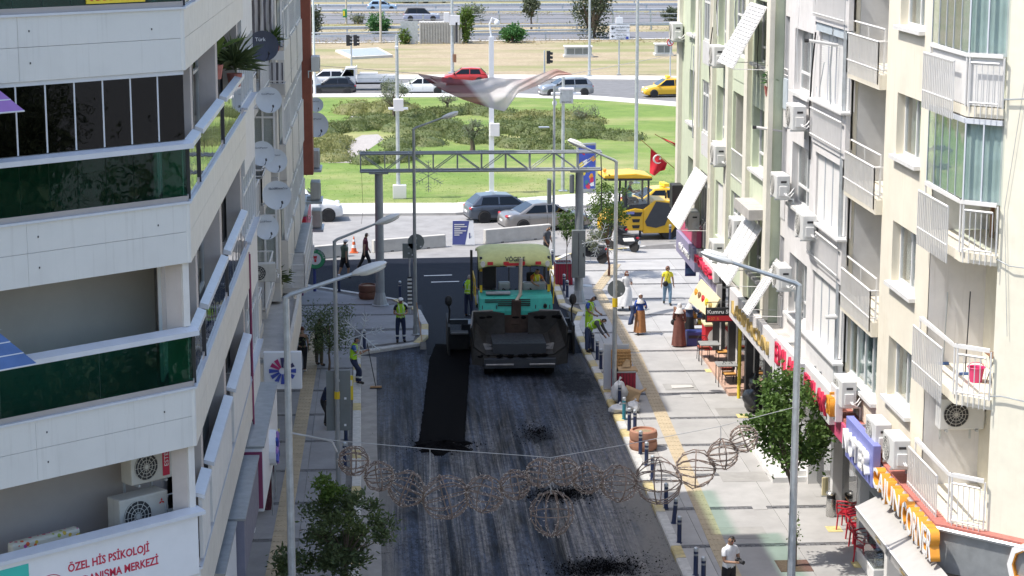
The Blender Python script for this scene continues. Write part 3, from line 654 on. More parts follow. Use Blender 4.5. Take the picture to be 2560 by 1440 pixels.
# first bay (enclosed, white frames): a front of windows along the street and one end facing the camera
for z in Za[:4]:
    y0,y1=LY+LEND+.1,49.6
    fr=FR(-3.15,y0,0,1,1,0);fe=FR(-3.15,y0,-1,0,0,-1)
    facebox(b2,'bay_parapet','white_paint',O2,fr,0,y1-y0,z-.25,z+.85,-.6,0)
    facebox(b2,'bay_lintel','white_paint',O2,fr,0,y1-y0,z+2.35,z+2.8-.002,-.6,.0)
    window(b2,fr,0.02,y1-y0-.02,z+.86,z+2.34,-.06,O2,5,z+1.9,curtain='curtain',sill=False,back='interior_dim')
    facebox(b2,'bay_end','white_paint',O2,FR(-3.15,y1,-1,0,0,1),0,.6,z-.25,z+2.8,0,.08)
    fr.box(MB(),0,0,0,0,0,0);facebox(b2,'bay_sill','alu',O2,fr,-.03,y1-y0,z+.80,z+.855,-.1,.10)
# recess with balconies
fc_=FR(-4.1,50,0,1,1,0)
for i,z in enumerate(Za[:4]):
    for y0,y1,kind in((51.0,55.5,i%2),(57.0,61.6,(i+1)%2)):
        MB().box(-4.15,-3.4,y0,y1,z-.22,z).build('balcony_slab',_M['concrete_old'],b2,O2)
        pts=[(-4.1,y0+.03,0),(-3.44,y0+.03,0),(-3.44,y1-.03,0),(-4.1,y1-.03,0)]
        if kind:railing(b2,pts,z,.95,O2,.13,.012)
        else:
            m=MB()
            for a,c in zip(pts,pts[1:]):
                d=V(c)-V(a);nm=V((-d.y,d.x,0)).normalized()*.05;m.prism([V(a)+V((0,0,z)),V(c)+V((0,0,z)),V(c)+nm+V((0,0,z)),V(a)+nm+V((0,0,z))],(0,0,.75))
            m.build('parapet',_M['old_plaster'],b2,O2);railing(b2,pts,z+.75,.25,O2,1.2,.012)
        window(b2,fc_,y0-50+.6,y1-50-.6,z+.1,z+2.3,.0,O2,3,curtain='curtain_grey',sill=False,back='interior')
# end wall of third volume facing the camera, with windows and curtains
fe=FR(-3.3,63.0,-1,0,0,-1);fs3=FR(-3.3,63.0,0,1,1,0)
for i,z in enumerate(Za[:4]):
    window(b2,fe,.06,.82,z+.15,z+2.3,.07,O2,2,z+1.85,curtain=('curtain','curtain_grey')[i%2],sill=False,back='interior_dim')
    facebox(b2,'ledge','concrete_old',O2,fe,.0,.86,z-.28,z-.02,.0,.16)
    for k,(u0,u1)in enumerate(((1.0,5.0),(6.0,10.0),(11.0,15.2))):
        facebox(b2,'bay_parapet','old_plaster',O2,fs3,u0-.1,u1+.1,z-.25,z+.88,0.0,.22)
        window(b2,fs3,u0,u1,z+.9,z+2.35,.16,O2,4,z+1.95,curtain='curtain' if k!=1 else None,sill=False,back='interior_dim');facebox(b2,'bay_lintel','old_plaster',O2,fs3,u0-.1,u1+.1,z+2.36,z+2.78,0,.22)
# balcony with striped cloth
zs_=Za[2]-.1
sc_=MB();fe2=FR(-3.05,62.2,-1,0,0,-1)
sc_.grid(lambda a,t:fe2.p(.28+a*.95-max(0,(t-.3))*0+.04*sin(t*7),zs_+1.0+t*1.9,.04*sin(a*22)-.05),40,8);sc_.build('striped_curtain',_M['stripe_cloth'],b2,O2,smooth=60)
sc_=MB();sc_.grid(lambda a,t:fe2.p(-.02+a*.62,zs_+.02+t*.62,.06+.01*sin(a*30)),30,2);sc_.build('striped_screen',_M['stripe_cloth'],b2,O2)
facebox(b2,'balcony_slab','concrete_old',O2,fe2,-.05,.95,zs_-.35,zs_-.01,-.8,.05);facebox(b2,'planter','white_paint',O2,fe2,-.05,.72,zs_+.72,zs_+.98,-.1,.1)
sc_=MB();sc_.grid(lambda a,t:V((-3.0,62.2+a*3.2,zs_+.98+(1.9-1.7*sin(pi*min(1,a*1.0))**.6)*t+.0)),14,6);sc_.build('canvas_drape',_M['curtain'],b2,O2,smooth=60)
railing(b2,[fe2.p(-.02,0,.08),fe2.p(.85,0,.08)],zs_,.95,O2,.12,.010)
# balcony with zigzag metal rail low down
pz=[(-4.1,64.2,0),(-2.6,64.2,0),(-2.6,72.0,0)]
MB().box(-4.15,-2.55,64.1,72.2,4.45,4.62).build('balcony_slab',_M['concrete_old'],b2,O2)
m=MB()
for zz in(5.0,5.35,5.7):m.cyl((-2.6,64.2,zz),(-2.6,72,zz),.014,n=5);m.cyl((-4.1,64.2,zz),(-2.6,64.2,zz),.014,n=5)
for k in range(20):
    y=64.2+k*.39;m.cyl((-2.6,y,4.62),(-2.6,y,5.7),.012,n=4)
    for zz in(4.7,5.0,5.35):m.cyl((-2.6,y,zz),(-2.6,y+.39,zz+.33),.008,n=4);m.cyl((-2.6,y+.39,zz),(-2.6,y,zz+.33),.008,n=4)
for k in range(5):m.cyl((-4.1+k*.375,64.2,4.62),(-4.1+k*.375,64.2,5.7),.012,n=4)
m.build('railing',_M['white_paint'],b2,O2)
# ground floor: canopy roof, fascia signs, shop fronts
MB().box(-4.3,-2.75,55.6,63.9,4.1,4.3).build('canopy',_M['concrete_old'],b2,O2);MB().box(-2.80,-2.70,55.6,63.9,3.55,4.55).build('canopy_parapet',_M['old_plaster'],b2,O2)
shopg=thing('shop_frontage','dim grey glazed shop arcade under the left blocks along the shaded pavement','arcade',(-4.3,58,0));OG=shopg.location  # row of shop fronts, the ground floor of both left blocks
fg=FR(-4.28,36,0,1,1,0);glass('glass_shop',(.5,.52,.53),1.5)
for k in range(14):
    y0=1+k*3.6;facebox(shopg,'pier','beige_wall',OG,fg,y0-.25,y0+.1,SW,4.1,-.05,.12)
    facebox(shopg,'shop_glass','glass_shop',OG,fg,y0+.11,y0+3.34,.5,3.2,.0,.02);facebox(shopg,'plinth','steel_grey',OG,fg,y0+.11,y0+3.34,SW,.49,-.05,.05);facebox(shopg,'room','interior',OG,fg,y0+.1,y0+3.35,SW,3.4,-.4,-.3)
mat('sign_greyblue',(.20,.20,.26),.5,var=.08);mat('sign_maroon',(.26,.05,.12),.5,var=.06);mat('sign_magenta',(.55,.04,.14),.5,var=.06);mat('sign_navy',(.035,.05,.20),.5,var=.08);mat('sign_purple',(.17,.06,.16),.5,var=.06)
def fsign(label,mt,y0,y1,z0,z1,x0=-3.55,x1=-3.2,end=None):
    r=thing('shop_sign',label,'sign',(x0,(y0+y1)/2,z0));o=r.location
    MB().box(x0,x1,y0,y1,z0,z1).build('sign_box',_M[mt],r,o,bev=.015);MB().box(x0-.05,x1+.03,y0-.02,y1+.02,z1+.003,z1+.05).build('cap',_M['steel_grey'],r,o)
    if end:MB().box(x0+.02,x1-.02,y0-.03,y0-.004,z0+.08,z1-.08).build('end_plate',_M[end],r,o)
    for y in(y0+.4,y1-.4):MB().box(x0-.9,x0,y-.03,y+.03,z0+.3,z0+.36).build('bracket',_M['steel_grey'],r,o)
    return r
p=AX(560,1390,-3.0);
fsign('white sign box with a maroon end plate, the one below the clinic balcony','sign_white',35.5,38.6,3.75,4.85,-3.5,-3.0,'sign_maroon')
fsign('grey blue sign box between the two white sign boxes of the left block','sign_greyblue',38.8,43.4,3.7,4.85,-3.5,-2.85)
wsg=fsign('white sign box with purple logo discs under the old left block','sign_white',43.6,49.6,3.55,5.0,-3.5,-2.75,'sign_maroon')
mat('logo_violet',(.28,.16,.45),.4,var=.1);mat('logo_blue',(.04,.07,.36),.4,var=.1);mat('logo_crimson',(.40,.02,.12),.4,var=.1);mat('logo_navy',(.03,.03,.10),.4,var=.1)
m=MB();m.cyl((-2.75,46.2,4.3),(-2.60,46.2,4.3),.42,n=16);m.build('logo_disc',_M['sign_white'],wsg,wsg.location)
for k in range(8):
    a=k*pi/4;m=MB();c=V((-2.59,46.2,4.3));m.cyl(c+V((0,.13*cos(a),.13*sin(a))),c+V((0,.38*cos(a),.38*sin(a))),.055,n=6);m.build('logo_ray',_M[('logo_violet','logo_blue')[k%2]],wsg,wsg.location)
fsign('long purple sign board at the far shops of the old left block','sign_purple',70.5,77.0,3.1,4.6,-3.5,-2.9)
fsign('tall red shop sign board at the end of the old left block','sign_magenta',80.4,86.0,2.2,4.35,-3.6,-3.15,'sign_red')
fsign('pale sign board between the canopy and the purple sign board','sign_white',64.3,70.2,3.2,4.3,-3.5,-2.95)
# square projecting bank sign with a wheel of bars
hp=AY(707,925,51.5);hs_=.49
hb=thing('projecting_sign','square white projecting sign with a blue and red wheel of bars','sign',hp-V((0,0,hs_)));ho=hb.location
MB().box(hp.x-hs_,hp.x+hs_,hp.y-.09,hp.y+.09,hp.z-hs_,hp.z+hs_).build('panel',_M['sign_white'],hb,ho,bev=.02)
for k in range(12):
    a=k*pi/6+pi/2;d=V((cos(a),0,sin(a)));t=V((-sin(a),0,cos(a)));w0,w1=.035,.075;c=hp+V((0,-.092,0));L1_=.345 if k%3==0 else .33
    MB().prism([c+d*.09-t*w0*.6,c+d*L1_-t*w1*.72,c+d*L1_+t*w1*.72,c+d*.09+t*w0*.6],(0,-.03,0)).build('wheel_bar',_M['logo_crimson' if k in(1,2)else 'logo_navy' if k in(0,11,10)else 'logo_blue'],hb,ho)
MB().box(hp.x-1.3,hp.x-hs_,hp.y-.04,hp.y+.04,hp.z+.2,hp.z+.28).build('arm',_M['steel_grey'],hb,ho)
# rack of rolled rugs and blankets below the white sign
mat('rug_dark',(.10,.03,.04),.9,var=.4,scale=20);mat('rug_pattern',(.35,.33,.30),.9,var=.6,scale=30);mat('rug_grey',(.30,.29,.28),.9,var=.2)
rk=thing('rug_rack','metal rack hung with patterned rugs in front of the shaded shop','rack',(-3.85,55.2,SW))
for k in range(5):
    m=MB();h=1.55-.05*k
    m.grid(lambda a,t:V((.1+a*.5+.04*sin(t*5+k),k*.32-.7+.05*sin(a*6+t*4),.12+t*h)),8,8);m.build('rug',_M[('rug_dark','rug_pattern','rug_pattern','rug_grey','rug_dark')[k]],rk,smooth=True)
m=MB();m.tube([V((0,-.8,0)),V((0,-.8,1.7)),V((0,.8,1.7)),V((0,.8,0))],.02,6);m.tube([V((.65,-.8,0)),V((.65,-.8,1.7)),V((.65,.8,1.7)),V((.65,.8,0))],.02,6);m.build('frame',_M['galv'],rk)
# round juice bar sign on a post
jp=S(787,728);jz=1.42
jb=thing('round_sign','round green and white sign with red cup marks on a dark post','sign',jp)
m=MB();m.cyl((0,0,0),(0,0,1.3),.07,n=8);m.build('post',_M['sign_navy'],jb)
mat('sign_green',(.04,.30,.13),.5,var=.06)
m=MB();m.cyl((0.05,-.09,jz),(0.05,.09,jz),.43,n=28);m.build('rim',_M['black_plastic'],jb)
m=MB();m.cyl((0.05,-.1,jz),(0.05,-.088,jz),.41,n=28);m.build('disc',_M['sign_green'],jb);m=MB();m.cyl((0.05,-.107,jz),(0.05,-.098,jz),.25,n=24);m.build('inner_disc',_M['sign_white'],jb)
MB().prism([V((-.03,-.112,jz+.14)),V((.13,-.112,jz+.14)),V((.11,-.112,jz+.02)),V((-.01,-.112,jz+.02))],(0,.006,0)).build('cup',_M['sign_red'],jb);MB().prism([V((0,-.112,jz-.0)),V((.10,-.112,jz-.0)),V((.09,-.112,jz-.13)),V((.01,-.112,jz-.13))],(0,.006,0)).build('cup',_M['sign_red'],jb)
for k,ch in enumerate('BEREKET DÖNER'):
    a=pi*.95-k*pi*.9/12;c=V((.05+.33*cos(a),-.106,jz+.33*sin(a)));M=Matrix.Translation(c)@Matrix.Rotation(-(a-pi/2),4,'Y')@Matrix.Rotation(pi/2,4,'X');txt(ch,.11,_M['sign_white'],jb,M,.002,align='CENTER')
# satellite dishes
mat('dish',(.60,.63,.65),.5,var=.05,stain=.15);mat('dish_dark',(.05,.055,.08),.5,var=.1)
def make_dish(mt):
    r=thing('satellite_dish','x','satellite dish',(0,0,0),0,'satellite dishes on the old block')
    m=MB();prof=[(.001,.09),(.12,.084),(.25,.066),(.38,.035),(.47,.005),(.5,-.005),(.5,-.02),(.47,-.012),(.38,.018),(.25,.049),(.12,.067),(.001,.073)]
    m2=MB().lathe(prof,n=28);T=Matrix.Rotation(pi/2-.25,4,'X')@Matrix.Scale(-1,4,V((0,0,1)));m.merge(m2,T);m.build('reflector',_M[mt],r,smooth=True)
    tip=V((.12,-.42,-.22));m=MB();m.tube([V((.06,-.0,-.46)),V((.1,-.3,-.38)),tip],.012,5);m.cyl(tip+V((0,-.03,-.0)),tip+V((0,.05,.05)),.035,n=8);m.build('feed_arm',_M['black_plastic'],r)
    m=MB();m.tube([V((0,.12,-.05)),V((-.1,.3,-.3)),V((-.5,.34,-.34))],.022,6);m.build('mount_arm',_M['galv'],r)
    return r
DS=make_dish('dish');DD=make_dish('dish_dark');DD.pop('group')
first=True
mat('dish_text',(.08,.09,.12),.6,var=.1)
for k,(x,y,dia,Y,tx,lab)in enumerate(((672,250,64,50.4,'GoldMaster','pale dish with a dark word just below the striped balcony'),(692,488,72,51.0,'Next&NextStar','largest pale dish, hanging above the zigzag balcony rail'),(666,568,62,50.3,'GoldMaster','spotted pale dish low over the window boxes, partly behind the white bay'),(655,384,62,50.0,'','half hidden pale dish mounted close to the white bay'),(688,402,60,51.5,'','plain pale dish just behind a half hidden one'),(790,312,62,82,'','plain wide dish standing clear of the red brown wall'),(790,262,36,86.5,'Next','small far dish peeping over a plain wide one'))):
    p=AY(x,y,Y);s_=dia/5100*Y*1.02
    if first:o=DS;first=False;o.location=p;o.rotation_euler.z=.15;o.scale=(s_,)*3
    else:o=dup(DS,p,.15+.05*(k%3),sc=s_)
    o['label']=lab
    if tx:txt(tx,.105,_M['dish_text'],o,Matrix.Translation((-.28,-.02,.2))@Matrix.Rotation(pi/2-.25,4,'X'),.003)
p=AY(658,115,50.4);DD.location=p;DD.rotation_euler.z=.2;DD.scale=(.76,)*3;DD['label']='dark navy satellite dish with a white word beside the balcony plants'
txt('Türk',.17,_M['sign_white'],DD,Matrix.Translation((-.26,-.02,.16))@Matrix.Rotation(pi/2-.25,4,'X'),.003)
# air conditioners beyond the red brown end wall and on the old block
for x,y,Y,lab in((790,396,80.8,'topmost old air conditioner of the stack past the red brown wall'),(786,475,81.2,'middle old air conditioner of the stack past the red brown wall'),(788,545,82.0,'lowest old air conditioner of the stack past the red brown wall')):
    p=AY(x,y,Y);p.x=-2.78;ac(ACO,p-V((0,0,.35)),pi/2,lab,'air conditioners at the end of the old block',1.15)
    MB().box(-3.6,-2.5,Y-.8,Y+.8,p.z-.45,p.z-.36).build('ac_shelf',_M['galv'],b2,O2)
p=AY(773,155,79.2);p.x=-2.62;ac(ACP,p-V((0,0,.35)),pi/2,'white air conditioner hung on the red brown end wall','air conditioners at the end of the old block',.95)
p=AY(655,680,57);ac(ACO,p-V((0,0,.3)),.1,'old air conditioner standing inside the small barred balcony','air conditioners at the end of the old block',.9)
# pipes on the corner of the left block
for x,dy in((-3.16,0),(-3.2,.25)):
    MB().cyl((x+.1,LY+LEND-.3+dy,4.6),(x+.1,LY+LEND-.3+dy,9.0),.02,n=6).build('pipe',_M['sign_maroon'],b2,O2)


# ================================================================== RIGHT BUILDINGS
mat('cream_wall',(.75,.70,.58),.85,var=.06,scale=.8,bump=.15,stain=.3,streak=.55,stcol=(.55,.48,.35));mat('pale_yellow',(.76,.725,.60),.85,var=.05,bump=.15,stain=.15,streak=.3,stcol=(.6,.54,.42))
mat('pale_green',(.58,.635,.475),.8,var=.05,bump=.12,stain=.3,streak=.45,stcol=(.45,.46,.37));mat('pilaster',(.74,.71,.61),.8,var=.06,stain=.2,streak=.6,stcol=(.5,.45,.34))
mat('white_wall',(.70,.68,.665),.8,var=.05,bump=.15,stain=.3,streak=.65,stcol=(.46,.43,.40));mat('grey_plaster',(.62,.615,.61),.85,var=.06,bump=.15,stain=.15);mat('blue_tint',(.46,.52,.56),.8,var=.06,streak=.3)
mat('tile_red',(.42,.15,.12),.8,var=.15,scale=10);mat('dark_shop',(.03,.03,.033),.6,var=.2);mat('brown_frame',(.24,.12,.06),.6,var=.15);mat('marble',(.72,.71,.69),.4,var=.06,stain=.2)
mat('peach',(.55,.36,.27),.7,var=.08);mat('letters_white',(.80,.79,.77),.4,var=.03);mat('letters_orange',(.72,.30,.03),.5,var=.08);mat('letters_gold',(.50,.36,.13),.35,.3,var=.1);mat('letters_red',(.62,.03,.08),.4,var=.06)
F1=FR(11.4,0,0,1,-1,0);F2=FR(11.3,0,0,1,-1,0);F3=FR(11.0,0,0,1,-1,0)
# ---------------------------------------------------------------- cream corner building
c1=thing('apartment_building','cream corner apartment block with white railed corner balconies on the sunny side','building',(14,44,0));OC=c1.location
FLO=[4.5,7.15,10.03,12.9,15.8]
bu0,bu1=F1.px(2213,300)[0],F1.px(2133,300)[0];wu0,wu1=F1.px(2297,427)[0],F1.px(2238,408)[0];cu=F1.px(2326,592)[0]
holes=[]
for k,z in enumerate(FLO[:4]):
    holes.append((wu0,wu1,z+1.22,z+2.6,.28));holes.append((bu0,bu1,z+.02 if k else z+.75,z+2.62,1.25 if k else .2))
m=MB();F1.wall(m,cu,bu1+.12,FLO[0],18.6,holes);
m.quad(F1.p(bu1+.12,4.5,0),F1.p(bu1+.12,18.6,0),F1.p(bu1+.12,18.6,-2),F1.p(bu1+.12,4.5,-2));m.build('wall',_M['cream_wall'],c1,OC)
MB().box(12.72,24,41.7,bu1+.1,0,18.6).build('core',_M['grey_plaster'],c1,OC);MB().box(11.4,24,cu,bu1+.1,18.6,18.9).build('roof',_M['concrete_old'],c1,OC)
for k,z in enumerate(FLO[:4]):
    window(c1,F1,wu0,wu1,z+1.22,z+2.6,-.2,OC,2,curtain='curtain_grey' if k!=1 else 'curtain',back='interior_dim')
    if k:
        MB().box(12.66,12.70,bu0,bu1,z+.02,z+2.62).build('back_wall',_M['grey_plaster'],c1,OC);MB().box(11.5,12.66,bu1-.04,bu1-.002,z+.02,z+2.62).build('side_wall',_M['grey_plaster'],c1,OC)
        facebox(c1,'balcony_slab','cream_wall',OC,F1,bu0-.02,bu1+.08,z-.32,z+.02,.004,.16)
        railing(c1,[F1.p(bu0+.02,0,-.05),F1.p(bu0+.02,0,.2),F1.p(bu1,0,.2),F1.p(bu1,0,.02)],z+.05,.72,OC,.14,.017,drop=.25);railing(c1,[F1.p(bu0+.02,0,.06),F1.p(bu1,0,.06)],z+.1,.95,OC,1.3,.02,name='handrail')
        F1.box(MB(),0,0,0,0,0,0)
        window(c1,FR(12.64,0,0,1,-1,0),bu0+.5,bu1-.6,z+.1,z+2.2,.05,OC,2,curtain='curtain',sill=False)
    else:
        window(c1,F1,bu0,bu1,z+.75,z+2.62,-.12,OC,4,gm='glass_pale',curtain='curtain_grey',back='interior_dim')
# stone strip in one recess
# corner balcony: street part, then a chamfer towards the camera
CC=V((11.28,38.9,0));CD=V((.717,-.697,0)).normalized();CN=V((-.697,-.717,0)).normalized();FCH=FR(CC.x,CC.y,CD.x,CD.y,CN.x,CN.y);FB=FR(11.28,38.9,0,1,-1,0);LB=cu-38.9;TB=.78
for k,z in enumerate(FLO[:5]):
    out=[FB.p(LB,0,0),FB.p(0,0,0),FCH.p(TB,0,0),FCH.p(TB,0,-1.3),V((12.6,41.0,0)),V((12.6,cu,0))]
    MB().prism([q+V((0,0,z-.18))for q in out],(0,0,.2)).build('balcony_slab',_M['cream_wall'],c1,OC)
    if k==4:continue
    zt=z+2.68;glz=k>=2
    pl=[FB.p(LB-.03,0,.06),FB.p(0,0,.06),FCH.p(.03,0,.06),FCH.p(TB-.02,0,.06)]
    railing(c1,[FB.p(LB+.02,0,.16),FB.p(.42,0,.16)],z+.0,.85,OC,.13,.018,drop=.28);railing(c1,[FCH.p(.12,0,.12),FCH.p(TB-.06,0,.12)],z+.03,.85,OC,.11,.011,drop=.2)
    m=MB();
    for a,c in zip(pl,pl[1:]):m.prism([a+V((0,0,z+.98)),c+V((0,0,z+.98)),c+V((.03,.09,z+.98)),a+V((.09,.03,z+.98))],(0,0,.075))
    for q in pl:m.cyl(q+V((.03,0,z+.02)),q+V((.03,0,z+1.0)),.02,n=6)
    m.build('handrail',_M['white_paint'],c1,OC)
    if k==3:
        m=MB();m.prism([pl[0]+V((.06,0,z+.04)),pl[1]+V((.06,0,z+.04)),pl[1]+V((.09,0,z+.04)),pl[0]+V((.09,0,z+.04))],(0,0,.92));m.prism([pl[2]+V((.05,.05,z+.04)),pl[3]+V((.05,.05,z+.04)),pl[3]+V((.08,.08,z+.04)),pl[2]+V((.08,.08,z+.04))],(0,0,.92));m.build('white_screen',_M['white_paint'],c1,OC)
    if glz:
        n_=5;
        for i in range(n_):
            a,c=LB*i/n_,LB*(i+1)/n_;facebox(c1,'glass_pane','glass_pale',OC,FB,a+.012,c-.012,z+1.08,zt-.12,.0,.012);facebox(c1,'mullion','alu',OC,FB,c-.012,c+.012,z+1.06,zt-.1,-.01,.02)
        for i in range(2):
            a,c=TB*i/2,TB*(i+1)/2;facebox(c1,'glass_pane','glass_pale',OC,FCH,a+.03,c-.008,z+1.08,zt-.12,.0,.012);facebox(c1,'mullion','alu',OC,FCH,a-.0,a+.03,z+1.06,zt-.1,-.01,.03)
        facebox(c1,'glazing_rail','alu',OC,FB,.0,LB,zt-.12,zt-.02,-.03,.03);facebox(c1,'glazing_rail','alu',OC,FCH,.0,TB,zt-.12,zt-.02,-.03,.03)
        m=MB();m.grid(lambda a,t:FCH.p(.04+a*(TB-.06),z+1.0+t*(zt-z-1.1),-.12+.012*sin(a*34)),40,1);m.build('curtain',_M['curtain'],c1,OC,smooth=60)
        m=MB();m.grid(lambda a,t:FB.p(.1+a*(LB*(.9 if k==2 else .3)),z+1.0+t*(zt-z-1.1),-.14+.02*sin(a*60)),70,1);m.build('curtain',_M['curtain_grey'],c1,OC,smooth=60)
    if k==2:m=MB();m.box(12.3,12.36,39.4,39.52,z+.05,z+2.3);m.box(12.3,12.36,40.3,40.4,z+.05,z+2.3);m.box(12.3,12.36,39.4,40.4,z+2.3,z+2.4);m.build('door_frame',_M['brown_frame'],c1,OC)
MB().box(11.42,12.68,cu-.0,cu+.06,4.1,18.6).build('side_wall',_M['white_wall'],c1,OC);MB().box(12.62,12.72,38.5,cu,4.1,18.6).build('back_wall',_M['pale_yellow'],c1,OC)
m=MB();q0,q1=FCH.p(TB+.003,4.1,-.05),FCH.p(9,4.1,-.05);m.prism([q0,q1,q1-CN*1.4,q0-CN*1.4],(0,0,14.5));m.build('chamfer_wall',_M['pale_yellow'],c1,OC)
# cables on the chamfer wall
m=MB();m.tube([FCH.p(TB+.9,18,.0),FCH.p(TB+.35,12.9,.0),FCH.p(TB+.12,11.0,.0),FCH.p(TB+.3,8.5,.0)],.006,4);m.tube([FCH.p(TB+.02,13.1,.02),FCH.p(TB+.5,13.15,.03),FCH.p(3,13.3,.02)],.018,5);m.tube([FCH.p(TB,10.0,.02),FCH.p(TB+.3,9.9,.04),FCH.p(3,9.9,.02)],.012,5);m.tube([FCH.p(TB,7.25,.02),FCH.p(TB+.25,7.3,.03),FCH.p(3,7.2,.02)],.016,5);m.build('cable',_M['galv'],c1,OC)
# bucket, broom handles, small table and cup on the open balcony (third level)
zb3=FLO[1]+.02
bk=thing('bucket','pink plastic mop bucket on the open corner balcony','bucket',(12.0,39.9,zb3));mat('pink',(.62,.04,.16),.5,var=.05)
m=MB();m.lathe([(.12,0),(.17,.3),(.19,.31),(.18,.32),(.155,.3),(.11,.03),(.001,.03)],n=18);m.build('pail',_M['pink'],bk,smooth=True);m=MB();m.tube([V((.17*cos(t),0.0+.05,.3+.1*sin(t)))for t in[i*pi/8 for i in range(9)]],.008,5);m.build('handle',_M['pink'],bk)
for k,(x,y,h,mt,lab)in enumerate(((11.75,41.45,1.55,'steel_grey','grey broom handle leaning in the balcony corner'),(11.95,40.5,1.75,'dark_metal','dark mop handle standing beside the pink bucket'))):
    r=thing('mop',lab,'mop',(x,y,zb3));m=MB();m.cyl((0,0,.05),(.06,.08,h),.013,n=6);m.build('handle',_M[mt],r);MB().box(-.12,.12,-.03,.03,0,.06).build('head',_M['cloth_blue'],r,bev=.01)
tb=thing('side_table','small dark folding table on the open corner balcony','table',(12.35,39.55,zb3));MB().box(-.22,.22,-.28,.28,.62,.65).build('tabletop',_M['brown_frame'],tb,bev=.008)
for a in(-.18,.18):
    for c in(-.22,.22):m=MB();m.cyl((a,c,0),(a*.8,-c*.8,.62),.012,n=5);m.build('leg',_M['dark_metal'],tb)
cp=thing('cup','small blue cup on the dark folding table','cup',(12.32,39.6,zb3+.651));m=MB();m.lathe([(.03,0),(.045,.11),(.04,.11),(.026,.01)],n=10);m.build('body',_M['cloth_blue'],cp)
tb2=thing('side_table','small wooden table on the narrow railed balcony','table',(12.1,(bu0+bu1)/2-.8,FLO[1]+.03));mat('wood',(.42,.24,.11),.6,var=.15,scale=12)
MB().box(-.3,.3,-.35,.35,.72,.75).build('tabletop',_M['wood'],tb2,bev=.008)
for a in(-.25,.25):
    for c in(-.3,.3):m=MB();m.cyl((a,c,0),(a,c,.72),.02,n=5);m.build('leg',_M['wood'],tb2)
# big air conditioner in the lowest corner balcony, seen from the front
pA=AY(2400,1028,41.25);ac(ACP,pA-V((0,0,.4)),.0,'wide air conditioner with a brown fan hung in the lowest corner balcony','air conditioners on the sunny side',1.15)
# ground floor of the cream block
zs0=4.1
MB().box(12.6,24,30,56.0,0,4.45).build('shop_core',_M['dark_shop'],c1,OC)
q=[V((11.0,49.3,4.49)),V((11.0,38.9,4.49)),V((11.0,38.9,4.49))+CD*9,V((16,40,4.49)),V((16,49.3,4.49))];MB().prism(q,(0,0,-.12)).build('ledge',_M['tile_red'],c1,OC)
m=MB();m.box(11.02,11.16,38.95,46.2,3.5,4.36);m.prism([V((11.02,38.95,3.5)),V((11.02,38.95,3.5))+CD*9,V((11.14,39.0,3.5))+CD*9,V((11.14,39.0,3.5))],(0,0,.86));m.build('fascia',_M['steel_grey'],c1,OC)
m=MB();m.tube([V((10.98,46.2,4.4)),V((10.98,38.9,4.4)),V((10.98,38.9,4.4))+CD*9],.05,6);m.build('fascia_rail',_M['galv'],c1,OC)

def fit_text(body,h,length,mt,parent,M,ext,off,name='lettering',bev=0.):
    o=txt(body,h*1.4,mt,parent,Matrix.Identity(4),ext,None,name=name,bev=bev);xs=[v.co.x for v in o.data.vertices];w=max(xs)-min(xs);ys=[v.co.y for v in o.data.vertices];hh=max(ys)-min(ys)
    o.data.transform(M@Matrix.Diagonal((length/w,h/hh,1,1))@Matrix.Translation((-min(xs),-min(ys),0)));o.data.transform(Matrix.Translation(-V(off)));return o
# CAJUN CORNER channel letters: orange boxes with white faces
sg=thing('letter_sign','large white channel letters with orange sides in two words above the grey awning','sign',(11.0,42,3.0));osg=sg.location
Fs=FR(11.0,0,0,1,-1,0)
ua,za=Fs.px(2192,1160,.12);ub,zb_=Fs.px(2340,1375,.12);
yS,yE=ua,ub;split=.52
for word,y0,y1 in(('CAJUN',yS,yS+(yE-yS)*.49),('CORNER',yS+(yE-yS)*.53,yE)):
    fit_text(word,.62,y0-y1,_M['letters_orange'],sg,Fs.textM(y0,3.86,.12),.10,osg,bev=.03);fit_text(word,.61,y0-y1,_M['letters_white'],sg,Fs.textM(y0,3.865,.225),.006,osg,'letter_face',bev=.012)
fit_text('CORNER',.95,3.4,_M['letters_orange'],sg,FCH.textM(FCH.px(2524,1400,.14)[0],3.55,.14),.10,osg,bev=.03);fit_text('CORNER',.94,3.4,_M['letters_white'],sg,FCH.textM(FCH.px(2524,1400,.14)[0],3.555,.245),.006,osg,'letter_face',bev=.012)
# sloping grey awning
mat('awning_grey',(.40,.39,.37),.8,var=.06,stain=.15)
aw=thing('awning','sloping grey fabric awning with small gold letters under the white and orange channel letters','awning',(11.0,42,2.6));oa=aw.location
ya=Fs.px(2200,1250,0)[0];zA,zBt=3.72,3.46;xo=10.48
MB().hexa([V((11.0,37.5,zA)),V((11.0,ya,zA)),V((xo,ya,zBt)),V((xo,37.5,zBt)),V((11.0,37.5,zA+.02)),V((11.0,ya,zA+.02)),V((xo,ya,zBt+.02)),V((xo,37.5,zBt+.02))]).build('canvas',_M['awning_grey'],aw,oa)
m=MB();nv=60
for i in range(nv):
    a,c=37.5+(ya-37.5)*i/nv,37.5+(ya-37.5)*(i+1)/nv;m.quad((xo-.01,a,zBt),(xo-.01,c,zBt),(xo-.012,c,zBt-.2-.0),(xo-.012,(a+c)/2,zBt-.24));m.quad((xo-.01,a,zBt),(xo-.01,c,zBt),(xo-.012,c,zBt-.2),(xo-.012,a,zBt-.2))
m.build('valance',_M['awning_grey'],aw,oa);m=MB();m.cyl((xo-.02,37.5,zBt+.0),(xo-.02,ya,zBt),.025,n=8);m.build('front_bar',_M['white_paint'],aw,oa)
for yy in(ya-.3,ya-2.6):m=MB();m.cyl((11.02,yy,zBt-.3),(xo,yy,zBt),.02,n=6);m.build('arm',_M['white_paint'],aw,oa)
Fv=FR(xo-.03,0,0,1,-1,0)
